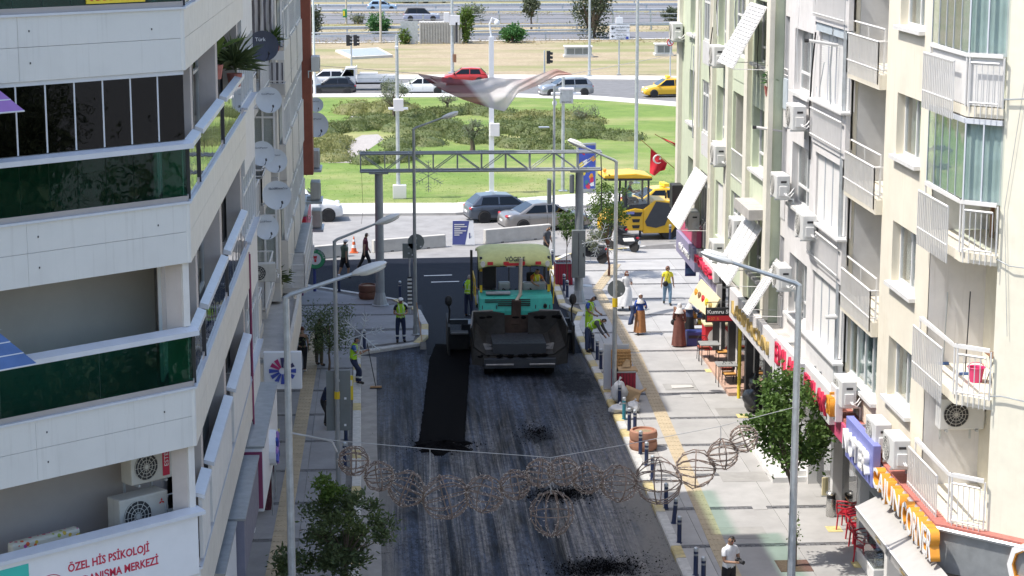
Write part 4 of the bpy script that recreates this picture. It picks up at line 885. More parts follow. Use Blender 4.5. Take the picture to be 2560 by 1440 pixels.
for yy in(ya-1.9,ya-4.0):fit_text('Cajun',.12,.42,_M['letters_gold'],aw,Fv.textM(yy,zBt-.17,.002),.003,oa)
# ---------------------------------------------------------------- white middle building
c2=thing('apartment_building','white middle apartment block with tall closed roller shutters on the sunny side','building',(14,54,0));O3=c2.location
m0,m1=bu1+.16,F3.px(1928,400)[0];s0,s1=F2.px(2124,300)[0],F2.px(2044,300)[0];w0,w1=F2.px(2030,220)[0],F2.px(1985,220)[0];r0,r1=w1+.8,m1-.1
SL=[5.5,8.62,11.74,14.86];holes=[]
for z in SL:holes+=[(s0,s1,z,z+1.72,.12),(w0,w1,z-.1,z+1.6,.3),(r0,r1,z-.75,z+1.85,1.2)]
m=MB();F2.wall(m,m0,m1,4.75,19.4,holes);m.build('wall',_M['white_wall'],c2,O3)
MB().box(12.6,24,m0,m1,0,19.4).build('core',_M['grey_plaster'],c2,O3);MB().box(11.3,24,m0,m1,19.4,19.7).build('roof',_M['concrete_old'],c2,O3)
for k,z in enumerate(SL):
    shutter(c2,F2,s0,s1,z,z+1.72,-.06,O3,'shutter_white',.06,split=4)
    facebox(c2,'parapet','white_wall' if k else 'grey_plaster',O3,F2,s0-.1,s1+.1,z-1.15,z-.06,.0,.12);facebox(c2,'sill','white_paint',O3,F2,s0-.15,s1+.15,z-.055,z-.003,.0,.26)
    if k:railing(c2,[F2.p(s0,0,.2),F2.p(s1,0,.2)],z-1.0,.75,O3,.1,.008)
    facebox(c2,'lintel_band','blue_tint' if k==2 else 'white_wall',O3,F2,s0-.1,s1+.1,z+1.74,z+1.95,.0,.08)
    window(c2,F2,w0,w1,z-.1,z+1.6,-.2,O3,2,z+.4,curtain='curtain',back='interior_dim')
    MB().box(12.5,12.56,r0,r1,z-.75,z+1.85).build('back_wall',_M['grey_plaster'],c2,O3);MB().box(11.4,12.5,r1-.04,r1-.004,z-.75,z+1.85).build('side_wall',_M['grey_plaster'],c2,O3)
    facebox(c2,'parapet','blue_tint' if k==2 else 'grey_plaster',O3,F2,r0,r1,z-.75,z+.1,-.1,.03)
    railing(c2,[F2.p(r0+.02,0,.0),F2.p(r1-.02,0,.0)],z+.12,.25,O3,.4,.012)
# pipe and lamp on the seam between the cream and white blocks
m=MB();m.cyl((11.22,m0+.1,4.1),(11.22,m0+.1,18),.06,n=8);m.build('downpipe',_M['galv'],c2,O3);m=MB();m.cyl((11.2,m0+.1,6.6),(10.9,m0+.05,6.6),.07,.05,n=8);m.build('wall_lamp',_M['white_paint'],c2,O3)
for x,y in((2095,113),(1955,328)):
    p=AX(x,y,11.3);q=p+V((-.75,-.02,.12));m=MB();m.cyl(p,q,.04,n=8);m.build('awning_arm',_M['white_paint'],c2,O3);m=MB();m.cyl(q,q+V((-.1,0,.0)),.05,n=8);m.build('arm_end',_M['black_plastic'],c2,O3)
# ---------------------------------------------------------------- pale green building
c3=thing('apartment_building','pale green apartment block with cream pilasters at the far end of the sunny side','building',(14,68,0));O4=c3.location
g0,g1=m1+.02,F3.px(1697,300)[0]
def ux(x,y=300):return F3.px(x,y)[0]
cols=[('win',ux(1917,423),ux(1880,423)),('rec',ux(1864),ux(1832)),('win',ux(1819),ux(1792)),('enc',ux(1779),ux(1754)),('win',ux(1741),ux(1722))]
ZS=[5.75,8.9,12.05,15.2];holes=[]
for z in ZS:
    for t,a,c in cols:
        holes.append((a,c,z,z+1.85,.32)if t=='win' else(a,c,z-.8,z+1.95,1.3)if t=='rec' else(a,c,z-.85,z+1.75,.1))
m=MB();F3.wall(m,g0,g1,4.85,19.9,holes);m.quad(F3.p(g0,4.3,0),F3.p(g0,19.9,0),F3.p(g0,19.9,-.6),F3.p(g0,4.3,-.6));m.build('wall',_M['pale_green'],c3,O4)
MB().box(12.4,24,g0,g1,0,19.9).build('core',_M['grey_plaster'],c3,O4);MB().box(11,24,g0,g1,19.9,20.2).build('roof',_M['concrete_old'],c3,O4);MB().box(11.0,12.4,g1-.3,g1+.2,4.85,19.9).build('end_wall',_M['pilaster'],c3,O4)
pil=[g0+.15]+[(cols[i][2]+cols[i+1][1])/2 for i in range(4)]+[g1-.45]
for u in pil:facebox(c3,'pilaster','pilaster',O4,F3,u-.28,u+.28,4.85,19.85,.003,.14)
for k,z in enumerate(ZS):
    for i,(t,a,c)in enumerate(cols):
        if t=='win':
            if i==2 and k==0:shutter(c3,F3,a,c,z,z+1.85,-.1,O4,'shutter_white',.07,2);continue
            window(c3,F3,a,c,z,z+1.85,-.22,O4,3,z+.45,curtain='curtain' if(i+k)%2 else None,back='interior_dim')
        elif t=='rec':
            MB().box(12.3,12.36,a,c,z-.8,z+1.95).build('back_wall',_M['old_plaster'],c3,O4);MB().box(11.1,12.3,c-.04,c-.004,z-.8,z+1.95).build('side_wall',_M['old_plaster'],c3,O4)
            if k in(0,2):window(c3,F3,a,c,z-.05,z+1.95,-.1,O4,3,z+1.2,sill=False,back='interior_dim');facebox(c3,'parapet','pale_green',O4,F3,a,c,z-.8,z-.05,-.12,.02)
            else:railing(c3,[F3.p(a,0,.02),F3.p(c,0,.02)],z-.78,.9,O4,.12,.010)
        else:
            window(c3,F3,a,c,z-.05,z+1.75,-.06,O4,4,z+1.25,sill=False,curtain='curtain' if k!=1 else 'curtain_grey',back='interior_dim');facebox(c3,'parapet','grey_plaster',O4,F3,a,c,z-.84,z-.07,-.08,.0)
    m=MB();u=pil[3];m.tube([F3.p(u-.1,z-1.5,.16),F3.p(u+.06,z-.5,.18),F3.p(u-.05,z+.6,.17),F3.p(u-.1,z+1.5,.16)],.018,5);m.tube([F3.p(u+.1,z-1.5,.16),F3.p(u+.16,z,.17),F3.p(u+.1,z+1.5,.16)],.014,5);m.build('cable',_M['pilaster'],c3,O4)
# tilted white shutter awnings
def tilt(b,off,X,y0,y1,zt,out=.85,drop=1.5,mt='shutter_white'):
    """one pushed-out roller shutter: four long slat panels with gaps, rods at the sides"""
    n_=4;P0=lambda t,y:V((X-out*t-.02,y,zt-drop*t))
    for i in range(n_):
        ya,yb=y0+(y1-y0)*i/n_+.03,y0+(y1-y0)*(i+1)/n_-.03;m=MB();ns=18
        for j in range(ns):
            t0,t1=j/ns,(j+1)/ns;nrm=V((-drop,0,-out)).normalized()*-.0;up=V((-drop,0,out)).normalized()
            m.hexa([P0(t0,ya),P0(t0,yb),P0(t1,yb),P0(t1,ya),P0(t0,ya)+up*.006,P0(t0,yb)+up*.006,P0(t1,yb)+up*.04,P0(t1,ya)+up*.04])
        m.build('tilted_shutter',_M[mt],b,off)
    for y in(y0-.02,y1+.02):m=MB();m.cyl(P0(1,y),V((X,y,zt-drop*1.02)),.012,n=5);m.cyl(P0(0,y),P0(1,y),.018,n=5);m.build('shutter_arm',_M['white_paint'],b,off)
tilt(c3,O4,10.9,cols[0][1]-.1,cols[0][2]+.1,ZS[2]+1.75,.95,1.75);tilt(c3,O4,10.9,cols[0][1]-.1,cols[0][2]+.1,ZS[0]+1.7,.95,1.7);tilt(c3,O4,10.9,cols[3][1]-.2,cols[3][2]+.4,ZS[0]+1.8,.95,1.8);tilt(c2,O3,11.25,r0-.2,r1+.1,ZS[0]+.9,.95,1.5)
facebox(c3,'shutter_box','concrete_old',O4,F3,cols[0][1]-.3,cols[0][2]-.2,ZS[0]+1.95,ZS[0]+2.25,.0,.55)
# wall air conditioners (sunny side)
ACL=((1690,78,10.75,'white air conditioner at the far upper corner of the pale green block'),(1793,138,10.7,'white air conditioner high between two pilasters of the pale green block'),(1796,385,10.7,'white air conditioner below the one high between two pilasters'),(1990,290,10.95,'white air conditioner high on the white middle block'),(1950,462,10.95,'white air conditioner over the dark recess of the white middle block'),(1731,548,10.7,'white air conditioner just above the purple market board'),(1842,570,10.7,'white air conditioner beside the pushed-out shutters of the pale green block'),(2015,562,10.95,'white air conditioner next to a closed roller shutter'),(1792,625,10.7,'low white air conditioner half behind the street lamp head'),(2112,975,11.05,'white air conditioner above the blue lettered sign'),(2196,1082,11.05,'farther of the two low air conditioners by the channel letters'),(2241,1122,11.0,'nearer of the two low air conditioners by the channel letters'),(1955,690,10.95,'white air conditioner tucked behind a pushed-out shutter'))
for x,y,X,lab in ACL:
    p=AX(x,y,X);ac(ACP,p-V((0,0,.38)),-pi/2,lab,'air conditioners on the sunny side',1.12)
rnd=random.Random(21)
for k in range(16):
    fr_,par,off_=((F2,c2,O3),(F3,c3,O4))[k%2];u0=rnd.uniform(m0+.5,m1-.5)if k%2==0 else rnd.uniform(g0+1,g1-1);za=rnd.uniform(5.2,14);zb2_=za+rnd.uniform(1.5,4);du=rnd.uniform(-.5,.5);d_=.06 if k%2==0 else .17
    m=MB();m.tube([fr_.p(u0,za,d_),fr_.p(u0+.08,za+(zb2_-za)*.4,d_+.03),fr_.p(u0-.05,za+(zb2_-za)*.7,d_+.02),fr_.p(u0+du,zb2_,d_)],rnd.choice((.012,.018,.024)),5);m.build('cable',_M[rnd.choice(('galv','black_plastic','white_pvc'))],par,off_)
# ---------------------------------------------------------------- ground floor shops on the sunny side
sh=thing('shop_frontage','row of open dark shop bays under the sunny blocks','arcade',(12.6,60,0));OS=sh.location;FSH=FR(12.4,0,0,1,-1,0)  # shop fronts that form the ground floor of the sunny blocks
MB().box(11.0,13.4,49.35,g1,4.6,4.75).build('soffit',_M['concrete_old'],sh,OS)
for y in(47.2,50.2,53.4,56.6,60.2,63.6,67.0,70.5,74.0,76.3):facebox(sh,'pier','dark_metal' if y>60 else 'white_paint',OS,FSH,y-.15,y+.15,SW,4.6,-.1,.25)
for y in(47.2,50.2,53.4,56.6,60.2,63.6,67.0,70.5):facebox(sh,'shop_glass','glass_shop',OS,FSH,y+.2,y+2.9,.25,3.1,.0,.02);facebox(sh,'door_leaf','dark_metal',OS,FSH,y+1.0,y+1.06,.2,3.1,.0,.05)
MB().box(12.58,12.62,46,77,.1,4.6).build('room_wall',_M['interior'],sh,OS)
MB().box(11.15,12.3,56.6,62.5,SW,SW+.16).build('step',_M['marble'],sh,OS);MB().box(11.55,12.35,56.7,62.4,SW+.161,SW+.32).build('step',_M['marble'],sh,OS)
MB().box(11.6,12.4,67.0,73.5,SW,SW+.12).build('step',_M['peach'],sh,OS);MB().cyl((11.9,66.7,.1),(11.9,66.7,3.2),.06,n=8).build('yellow_pipe',_M['sign_yellow'],sh,OS)
def rsign(label,mt,yn,yf,z0,z1,X,text=None,tm=None,th=.18,tz=None,tl=None,ext=.02,extra=None,ths=.7):
    r=thing('shop_sign',label,'sign',(X,(yn+yf)/2,z0));o=r.location;MB().box(X,X+th,yn,yf,z0,z1).build('board',_M[mt],r,o,bev=.012)
    for y in(yn+.3,yf-.3):MB().box(X+th,X+th+.4,y-.03,y+.03,z1-.2,z1-.14).build('bracket',_M['steel_grey'],r,o)
    if text:
        fr=FR(X,0,0,1,-1,0);l=tl or(yf-yn)*.86;a=(yf+yn)/2+l/2;h=(z1-z0)*ths;fit_text(text,h,l,_M[tm],r,fr.textM(a,(z0+z1)/2-h/2 if tz is None else tz,ext+.002),ext,o)
    return r
def yz(x,y,X):p=AX(x,y,X);return p.y,p.z
mat('board_lilac',(.30,.28,.42),.5,var=.05);mat('board_white',(.72,.70,.70),.5,var=.04,stain=.1);mat('board_blue',(.20,.22,.52),.5,var=.05);mat('board_pink',(.62,.10,.20),.5,var=.06);mat('board_cream',(.74,.64,.38),.5,var=.06)
yA,zA_=yz(1735,690,10.7);yB,zB_=yz(1691,560,10.7)
rsign('lilac market sign board with white words at the far corner','board_lilac',yA,yB,4.0,4.78,10.7,'MİNİ MARKET','letters_white',ths=.35,tl=(yB-yA)*.6)
rsign('pink and red sign board stacked on the lilac market board','board_pink',yA+.2,yB,4.82,5.6,10.8)
y1_,z1_=yz(1785,700,10.75);y2_,z2_=yz(1742,620,10.75)
rsign('white sign frame with red raised letters beside the lilac market board','board_white',y1_,yA-.1,4.38,4.85,10.75,'DÖNER','letters_red',ext=.06)
MENU=rsign('white board of small menu panels below the red raised letters','board_white',y1_,yA-.2,3.7,4.34,10.85)
for k in range(8):q=y1_+.15+(k%4)*(yA-.35-y1_)/4;zz=3.74+(k//4)*.3;MB().box(10.83,10.849,q,q+(yA-.7-y1_)/4,zz,zz+.25).build('menu_panel',_M['board_lilac'],MENU,MENU.location)
# tilted yellow menu poster
pr=thing('menu_poster','tilted cream yellow menu poster hanging over the snack kiosk','poster',(10.4,65,3.3));o=pr.location;pa,pb=AX(1728,760,10.5),AX(1793,790,10.9)
MB().hexa([V((10.2,67.2,3.42)),V((10.3,63.3,3.62)),V((10.35,63.3,3.62)),V((10.25,67.2,3.42)),V((10.6,67.2,4.15)),V((10.6,63.3,4.25)),V((10.65,63.3,4.25)),V((10.65,67.2,4.15))]).build('sheet',_M['board_cream'],pr,o)
for k in range(5):
    t=.12+k*.18;a=V((10.38,67.2,3.78)).lerp(V((10.42,63.3,3.93)),t);m=MB();m.ell(a,(.06,.2,.14),8,5);m.build('food_picture',_M[('letters_orange','brown_frame','sign_red','sign_yellow','letters_gold')[k]],pr,o)
# Kumru board facing the camera
kp=AY(1800,786,62.9)
kb=thing('hanging_sign','black board with white lettering over a red strip, hung across the pavement side','sign',(kp.x,62.9,kp.z-.25));o=kb.location
MB().box(kp.x-.46,kp.x+.52,62.85,62.95,kp.z-.25,kp.z+.22).build('board',_M['black_plastic'],kb,o,bev=.01);MB().box(kp.x-.42,kp.x+.48,62.84,62.849,kp.z-.2,kp.z-.03).build('red_strip',_M['sign_red'],kb,o)
FK=FR(kp.x,62.84,1,0,0,-1);txt('Kumru 50',.17,_M['letters_white'],kb,FK.textM(-.42,kp.z+.04,.004),.004,o,sx=1.12,bev=.004);txt('= 27  ₺',.12,_M['letters_orange'],kb,FK.textM(-.4,kp.z-.165,.014),.003,o)
m=MB();m.tube([V((kp.x-.44,62.9,kp.z+.22)),V((kp.x-.44,62.9,kp.z+.4)),V((kp.x+.5,62.9,kp.z+.4)),V((kp.x+.5,62.9,kp.z+.22))],.015,5);m.build('frame',_M['dark_metal'],kb,o)
ya_,za_=yz(1935,892,10.7);yb_,zb2=yz(1824,720,10.7)
rsign('long white fascia with raised gold letters beside the pushed-out shutters','board_white',ya_,yb_,3.96,4.88,10.7,'LAHMACUN','letters_gold',ext=.035,ths=.42,tl=(yb_-ya_)*.8)
yc,_=yz(2000,930,10.7)
e_=rsign('white sign with red raised letters and a small black word beneath','board_white',yc,ya_-.1,3.7,4.98,10.7,'EMLAK','letters_red',ext=.03,ths=.45,tz=4.3);fr_=FR(10.7,0,0,1,-1,0);fit_text('BURCU',.36,2.0,_M['black_plastic'],e_,fr_.textM(ya_-1.2,3.83,.004),.004,e_.location)
rsign('grey board with dark red raised letters next to the white and red sign','grey_plaster',yc-3.1,yc-.1,4.15,5.0,10.8,'EMLAK','letters_red',ext=.03,ths=.6)
yd,_=yz(2085,985,10.75)
rsign('sign of orange raised letters on white half behind the round street tree','board_white',yd,yc-3.2,4.4,5.25,10.8,'TEKNİK','letters_orange',ext=.06,ths=.7);rsign('low crimson shop sign behind the round street tree','board_pink',yz(2104,1075,10.8)[0],yz(2050,1000,10.8)[0],3.9,4.4,10.95)
ye,ze=yz(2182,1185,10.75);yf_,zf_=yz(2116,1030,10.75)
rsign('blue sign board with white raised letters next to the channel letters','board_blue',ye+.05,yf_,3.95,4.92,10.75,'NOTER','letters_white',ext=.06,ths=.5)

# ================================================================== VEGETATION
leafmat('leaf_dark',(.05,.105,.025),(.14,.23,.05),(.10,.17,.035));leafmat('leaf_bright',(.06,.12,.02),(.15,.22,.04),(.10,.17,.03));leafmat('leaf_olive',(.13,.15,.09),(.26,.29,.19),(.20,.22,.14));leafmat('leaf_shade',(.07,.10,.045),(.15,.20,.08),(.14,.18,.05))
leafmat('leaf_bed',(.085,.12,.038),(.18,.215,.075),(.20,.205,.075));leafmat('leaf_bed_yellow',(.15,.17,.055),(.27,.275,.10),(.29,.27,.11));leafmat('leaf_euca',(.05,.07,.035),(.12,.14,.08),(.09,.11,.06));leafmat('leaf_dry',(.24,.19,.08),(.36,.30,.14));leafmat('leaf_lawn',(.12,.22,.03),(.22,.33,.06));leafmat('leaf_green',(.035,.12,.03),(.08,.20,.05),(.06,.16,.04))
mat('bark',(.13,.095,.07),.9,var=.25,scale=8,bump=.6,bsc=20);mat('bark_red',(.16,.075,.05),.9,var=.25,scale=8,bump=.5)
def leaves(mb,rnd,c,rad,n,l,w,clumps=0,spread=.35,up=.3):
    cs=[]
    if clumps:
        for _ in range(clumps):
            while True:
                v=V((rnd.uniform(-1,1),rnd.uniform(-1,1),rnd.uniform(-1,1)))
                if v.length<1:break
            v=v*(.45+.55*rnd.random()**.5)/max(v.length,.3)*min(1,v.length+.35);cs.append((V((v.x*rad[0],v.y*rad[1],v.z*rad[2])),rnd.uniform(.6,1.25)))
    vs,fs=[],[]
    for i in range(n):
        if cs:
            cc,sz=rnd.choice(cs);p=V((rnd.gauss(0,spread)*rad[0]*sz,rnd.gauss(0,spread)*rad[1]*sz,rnd.gauss(0,spread*.9)*rad[2]*sz))*.75+cc
        else:
            a=rnd.uniform(0,2*pi);e=math.acos(rnd.uniform(-.15,1));k=rnd.uniform(.8,1.07);p=V((sin(e)*cos(a)*rad[0],sin(e)*sin(a)*rad[1],cos(e)*rad[2]))*k
        p=p+c;d=V((rnd.gauss(0,1),rnd.gauss(0,1),rnd.gauss(up,.7))).normalized();s_=d.cross(V((rnd.gauss(0,1),rnd.gauss(0,1),rnd.gauss(0,1)))).normalized();k=rnd.uniform(.7,1.3)
        o=len(vs);vs+=[p,p+d*l*.5*k+s_*w*.5*k,p+d*l*k,p+d*l*.5*k-s_*w*.5*k];fs.append((o,o+1,o+2,o+3))
    return mb.add(vs,fs)
def rawbuild(mb,name,mt,parent):
    me=bpy.data.meshes.new(name);me.from_pydata(mb.v,[],mb.f);me.materials.append(_M[mt]);o=bpy.data.objects.new(name,me);COL.objects.link(o);o.parent=parent;return o
def tree(label,base,th,cr,cz,n,leaf,mt,seed,trunk=.06,name='street_tree',bark='bark',lean=(0,0),clumps=26,group=None,spread=.33,limbs=6):
    rnd=random.Random(seed);r=thing(name,label,'tree',base,0,group);top=V((lean[0],lean[1],th))
    m=MB();m.tube([V((0,0,-.05)),V((lean[0]*.2+.03,lean[1]*.3,th*.35)),V((lean[0]*.7-.02,lean[1]*.7,th*.7)),top,top+V((0,0,(cz-th)*.9+.1))],[trunk*1.25,trunk,trunk*.85,trunk*.75,trunk*.3],8)
    for k in range(limbs):
        a=2*pi*k/limbs+rnd.random();e=V((cos(a)*cr[0]*.75,sin(a)*cr[1]*.75,(cz-th)+rnd.uniform(-.3,.5)*cr[2]));st=top+V((0,0,rnd.uniform(-.15,.1)*th));m.tube([st,st+e*.5+V((0,0,.08*cr[2])),st+e],[trunk*.55,trunk*.35,trunk*.1],5)
    m.build('trunk',_M[bark],r,smooth=True);mb=MB();leaves(mb,rnd,V((lean[0],lean[1],cz)),cr,n,leaf[0],leaf[1],clumps,spread);rawbuild(mb,'crown',mt,r);return r
def s_at(p):return F/((p-C0).dot(_f))
def H(py_top,base):
    d=ray(0,0);return None
def zat(px,py,Y):return AY(px,py,Y).z
# street trees
tb_=S(1985,1415);zc=zat(1975,1050,tb_.y);tree('round-crowned green street tree on a bare slim trunk beside the blue lettered sign',tb_,zat(1970,1190,tb_.y)-SW,(1.12,1.1,1.2),zc-SW,7600,(.13,.066),'leaf_dark',11,.055,lean=(-.12,0),clumps=60,spread=.16,limbs=11)
st_=MB();leaves(st_,random.Random(5),V((0,0,.9)),(.14,.14,.45),130,.09,.045,8,.4);o=rawbuild(st_,'sucker_shoots','leaf_bright',[x for x in bpy.data.objects if x.name.startswith('street_tree')and x.parent is None][-1])
MB().box(-.42,.42,-.45,.45,-.02,.012).build('tree_pit',mat('pit_soil',(.16,.09,.07),.95,var=.3,scale=15,bump=.5),o.parent)
p=V((-1.05,47.6,SW));tree('dark leafy street tree on the shaded pavement beside the octagonal lamp post',p,1.0,(1.2,1.1,1.05),1.6,6400,(.14,.052),'leaf_shade',12,.05,clumps=42,lean=(.0,0),spread=.15,limbs=11)
top=bpy.data.objects[:];tt=[x for x in top if x.get('category')=='tree'][-1];mb=MB();leaves(mb,random.Random(9),V((-.45,.1,2.75)),(.42,.5,.36),900,.12,.05,14,.3);rawbuild(mb,'crown','leaf_bright',tt)
mb=MB();leaves(mb,random.Random(10),V((-1.35,-.2,1.0)),(.6,.5,.45),1100,.13,.05,16,.25);rawbuild(mb,'crown','leaf_shade',tt)
p=S(822,930);tree('sparse grey-green street tree hiding a man on the shaded pavement',p,zat(815,850,p.y)-SW-.2,(.95,.95,.98),zat(825,815,p.y)-SW,2600,(.14,.034),'leaf_shade',13,.04,clumps=30,lean=(.05,0),spread=.28)
p=S(1522,690);tree('bright green street tree in front of the yellow roller',p,1.35,(.95,.95,1.15),zat(1515,520,p.y)-SW,2800,(.13,.06),'leaf_bright',14,.05,bark='bark_red',clumps=34,lean=(-.05,0),spread=.25)
mb=MB();leaves(mb,random.Random(19),V((-.55,-.2,1.75)),(.5,.5,.45),600,.12,.05,12,.3);rawbuild(mb,'crown','leaf_olive',[x for x in bpy.data.objects if x.get('category')=='tree'][-1])
p=S(1417,735);tree('small slim tree beside the gantry column',p,zat(1415,610,p.y)-SW,(.42,.42,.62),zat(1418,560,p.y)-SW,1300,(.1,.05),'leaf_dark',15,.022,clumps=22,limbs=4,spread=.28)
# park trees and shrubs
def ptree(x,yb,yc,yt,rx,mt,lab,seed,leaf=(.16,.05),n=1600,trunk=.12):
    b_=G(x,yb,.12);Y=b_.y;zc,zt=zat(x,yc,Y),zat(x,yt,Y);rxx=rx/5100*Y;tree(lab,b_,max(.2,zc-(zt-zc)-.12),(rxx,rxx,zt-zc),zc-.12,n,leaf,mt,seed,trunk,'park_tree',clumps=24,spread=.28)
ptree(985,306,232,195,42,'leaf_olive','silvery olive tree behind the pole with the white camera box',21,n=2400)
ptree(1181,378,322,298,24,'leaf_olive','small mop-headed olive tree in the middle of the park shrubs',22,n=1300,trunk=.16)
ptree(1119,285,247,236,22,'leaf_olive','thin-topped park tree under the flying banner',23,n=500)
ptree(1457,305,282,256,36,'leaf_olive','round silvery shrub at the end of the park shrub bed',24,n=1500,trunk=.08)
def bed(lab,pts,mt,seed,rx=1.2,ry=1.5,h=.6,n=460):
    rnd=random.Random(seed);mb=MB();core=MB();c0=G(*pts[0],.12)
    r=thing('shrub_bed',lab,'shrubs',c0);r['kind']='stuff'
    for a,b_ in zip(pts,pts[1:]):
        A,B=G(*a,.12),G(*b_,.12);k=max(1,int((B-A).length/(rx*.62)))
        for i in range(k+1):
            q=A.lerp(B,i/k)+V((rnd.uniform(-.5,.5),rnd.uniform(-1.1,1.1),0))-c0;f_=rnd.uniform(.75,1.25);R_=(rx*f_,ry*f_,h*rnd.uniform(.75,1.25))
            core.ell(q,(R_[0]*.86,R_[1]*.86,R_[2]*.84),10,6);leaves(mb,rnd,q,R_,n,.15,.07,up=1.)
    o=rawbuild(mb,'foliage',mt,r);o['kind']='stuff';o2=core.build('inner_growth',_M[mt],r,smooth=True);o2['kind']='stuff'
bed('yellowish clipped shrubs along the left of the gravel path',[(785,372),(812,394),(832,352)],'leaf_bed_yellow',31);bed('green clipped shrubs between the gravel path and the lawn',[(932,404),(970,402),(1020,398)],'leaf_bed',32,h=.62)
bed('olive shrubs behind the wide satellite dish',[(800,335),(850,326),(900,322),(935,314)],'leaf_bed',33);bed('pale yellow-green shrubs in front of the silvery olive tree',[(870,283),(920,282),(980,290),(1040,288)],'leaf_bed_yellow',34,h=.75)
bed('long olive shrub row under the flying banner',[(1040,300),(1100,285),(1180,280),(1260,290)],'leaf_bed',35);bed('olive shrub row in front of the mop-headed olive tree',[(1000,330),(1070,335),(1130,335),(1190,352),(1230,348)],'leaf_bed',36);bed('low olive shrubs beside the white camera mast',[(985,362),(1020,365),(1060,364)],'leaf_bed',37)
bed('brownish shrubs at the foot of the round silvery shrub',[(1270,300),(1340,298),(1400,300),(1470,304)],'leaf_bed_yellow',38);bed('long dark olive shrub bed running to the tall lamp mast',[(1250,330),(1320,338),(1400,340),(1480,342),(1560,345)],'leaf_bed',39,h=.62);bed('dark shrubs in front of the white camera mast',[(1245,362),(1320,366),(1380,372),(1415,380)],'leaf_bed',40,h=.62)
bed('grey-green shrub row at the far edge of the park',[(905,268),(960,268),(1020,272)],'leaf_bed_yellow',41,h=.5);bed('olive shrub row between the two park paths',[(880,315),(940,308),(1000,312),(1060,315),(1120,312)],'leaf_bed',42);bed('olive shrub row below the round silvery shrub',[(1270,318),(1350,316),(1420,318),(1480,322)],'leaf_bed',43)
# far trees beyond the boulevard
def ftree(x,yb,yc,yt,rx,mt,lab,seed,n=1800,trunk=.18,leaf=(.35,.16)):
    b_=G(x,yb,-.05);Y=b_.y;zc,zt=zat(x,yc,Y),zat(x,yt,Y);rxx=rx/5100*Y;tree(lab,b_,max(.3,zc-(zt-zc)*.9),(rxx,rxx,zt-zc),zc,n,leaf,mt,seed,trunk,'far_tree',clumps=34,spread=.27)
ftree(1480,96,20,-65,46,'leaf_euca','tall dark eucalyptus tree beside the slip road',51,4200,.5);ftree(1328,74,14,-12,20,'leaf_euca','small round tree on a thin trunk between the highway rails',52,1100,.12);ftree(945,84,58,30,26,'leaf_green','bright green bush at a beige lamp mast',53,1500);ftree(783,92,52,18,22,'leaf_euca','dark bushy tree half behind the red brown wall',54,1400)
ftree(1165,108,60,20,18,'leaf_bright','tall narrow green bush beside the utility pole boxes',55,1500);ftree(1282,106,82,60,30,'leaf_green','low green bush at the edge of the slip road',56,1700);ftree(1182,52,32,8,30,'leaf_olive','grey-green bush behind the tall narrow bush',57,1000);ftree(1683,52,38,18,24,'leaf_euca','scrubby bush at the far right by the highway rail',58,900);ftree(895,60,45,33,16,'leaf_olive','thin scrub at the foot of the highway railing',59,350);ftree(1010,110,95,72,14,'leaf_bright','weedy shoots beside the grey slatted enclosure',60,400);ftree(1010,6,-14,-60,34,'leaf_green','leafy tree top beyond the far highway',61,1400)
rnd=random.Random(77);mb=MB()
for i in range(900):
    y=rnd.choice((rnd.uniform(60,84),rnd.uniform(100,112),rnd.uniform(35,40)));q=G(rnd.uniform(780,1700),y,-.05);leaves(mb,rnd,q,(.35,.35,.28),5,.4,.05)
o=rawbuild(mb,'dry_grass','leaf_dry',None);tag(o,'dry yellow grass tufts on the verges of the far roads','grass',kind='stuff')
rnd=random.Random(78);mb=MB()
for i in range(2600):
    q=G(rnd.uniform(800,1700),rnd.uniform(420,512),.12);leaves(mb,rnd,q,(.12,.12,.05),3,.07,.02)
o=rawbuild(mb,'lawn_tufts','leaf_lawn',None);tag(o,'short green grass tufts on the park lawn','grass',kind='stuff')
# pot plants on the left balconies
def potplant(label,p,n,L_,w,mt,seed,spike=True):
    r=thing('balcony_plant',label,'plant',p);rnd=random.Random(seed);m=MB();m.lathe([(.12,0),(.17,.28),(.15,.28),(.1,.03)],n=12);m.build('pot',_M['tile_red'],r);m=MB()
    for i in range(n):
        a=rnd.uniform(0,2*pi);e=rnd.uniform(-.1,1.3);d=V((cos(a)*cos(e),sin(a)*cos(e),sin(e)));l=L_*rnd.uniform(.6,1.2);s_=d.cross(V((0,0,1))).normalized()*w;b0=V((0,0,.35+rnd.uniform(0,.25)));m.add([b0-s_*.4,b0+s_*.4,b0+d*l*.6+s_,b0+d*l+V((0,0,-.12*l)),b0+d*l*.6-s_],[(0,1,2,3,4)])
    o=m.mesh('x',_M[mt]);ob=bpy.data.objects.new('foliage',o);COL.objects.link(ob);ob.parent=r;return r
zP=ZB[2]+FH+.6
potplant('spiky palm-like plant leaning over the upper left balcony rail',V((-3.2,FS.px(600,110)[0]+LY-.5,zP+.15)),170,.75,.018,'leaf_shade',3);potplant('broad-leaved light green plant on the upper left balcony',V((-3.35,FS.px(578,65)[0]+LY-1.3,zP+.6)),5,.7,.13,'leaf_bright',4)
potplant('dark trailing plant on the canopy ledge of the old left block',AY(690,700,64)+V((0,0,-.4)),200,.6,.02,'leaf_shade',6);potplant('dark plants in the box of the striped balcony',V((-3.3,62.3,Za[2]+.75)),80,.45,.03,'leaf_dark',8)
potplant('hanging green plant on the sill of the pale green block',AX(1925,205,10.95)+V((0,0,-.4)),60,.35,.03,'leaf_green',9)

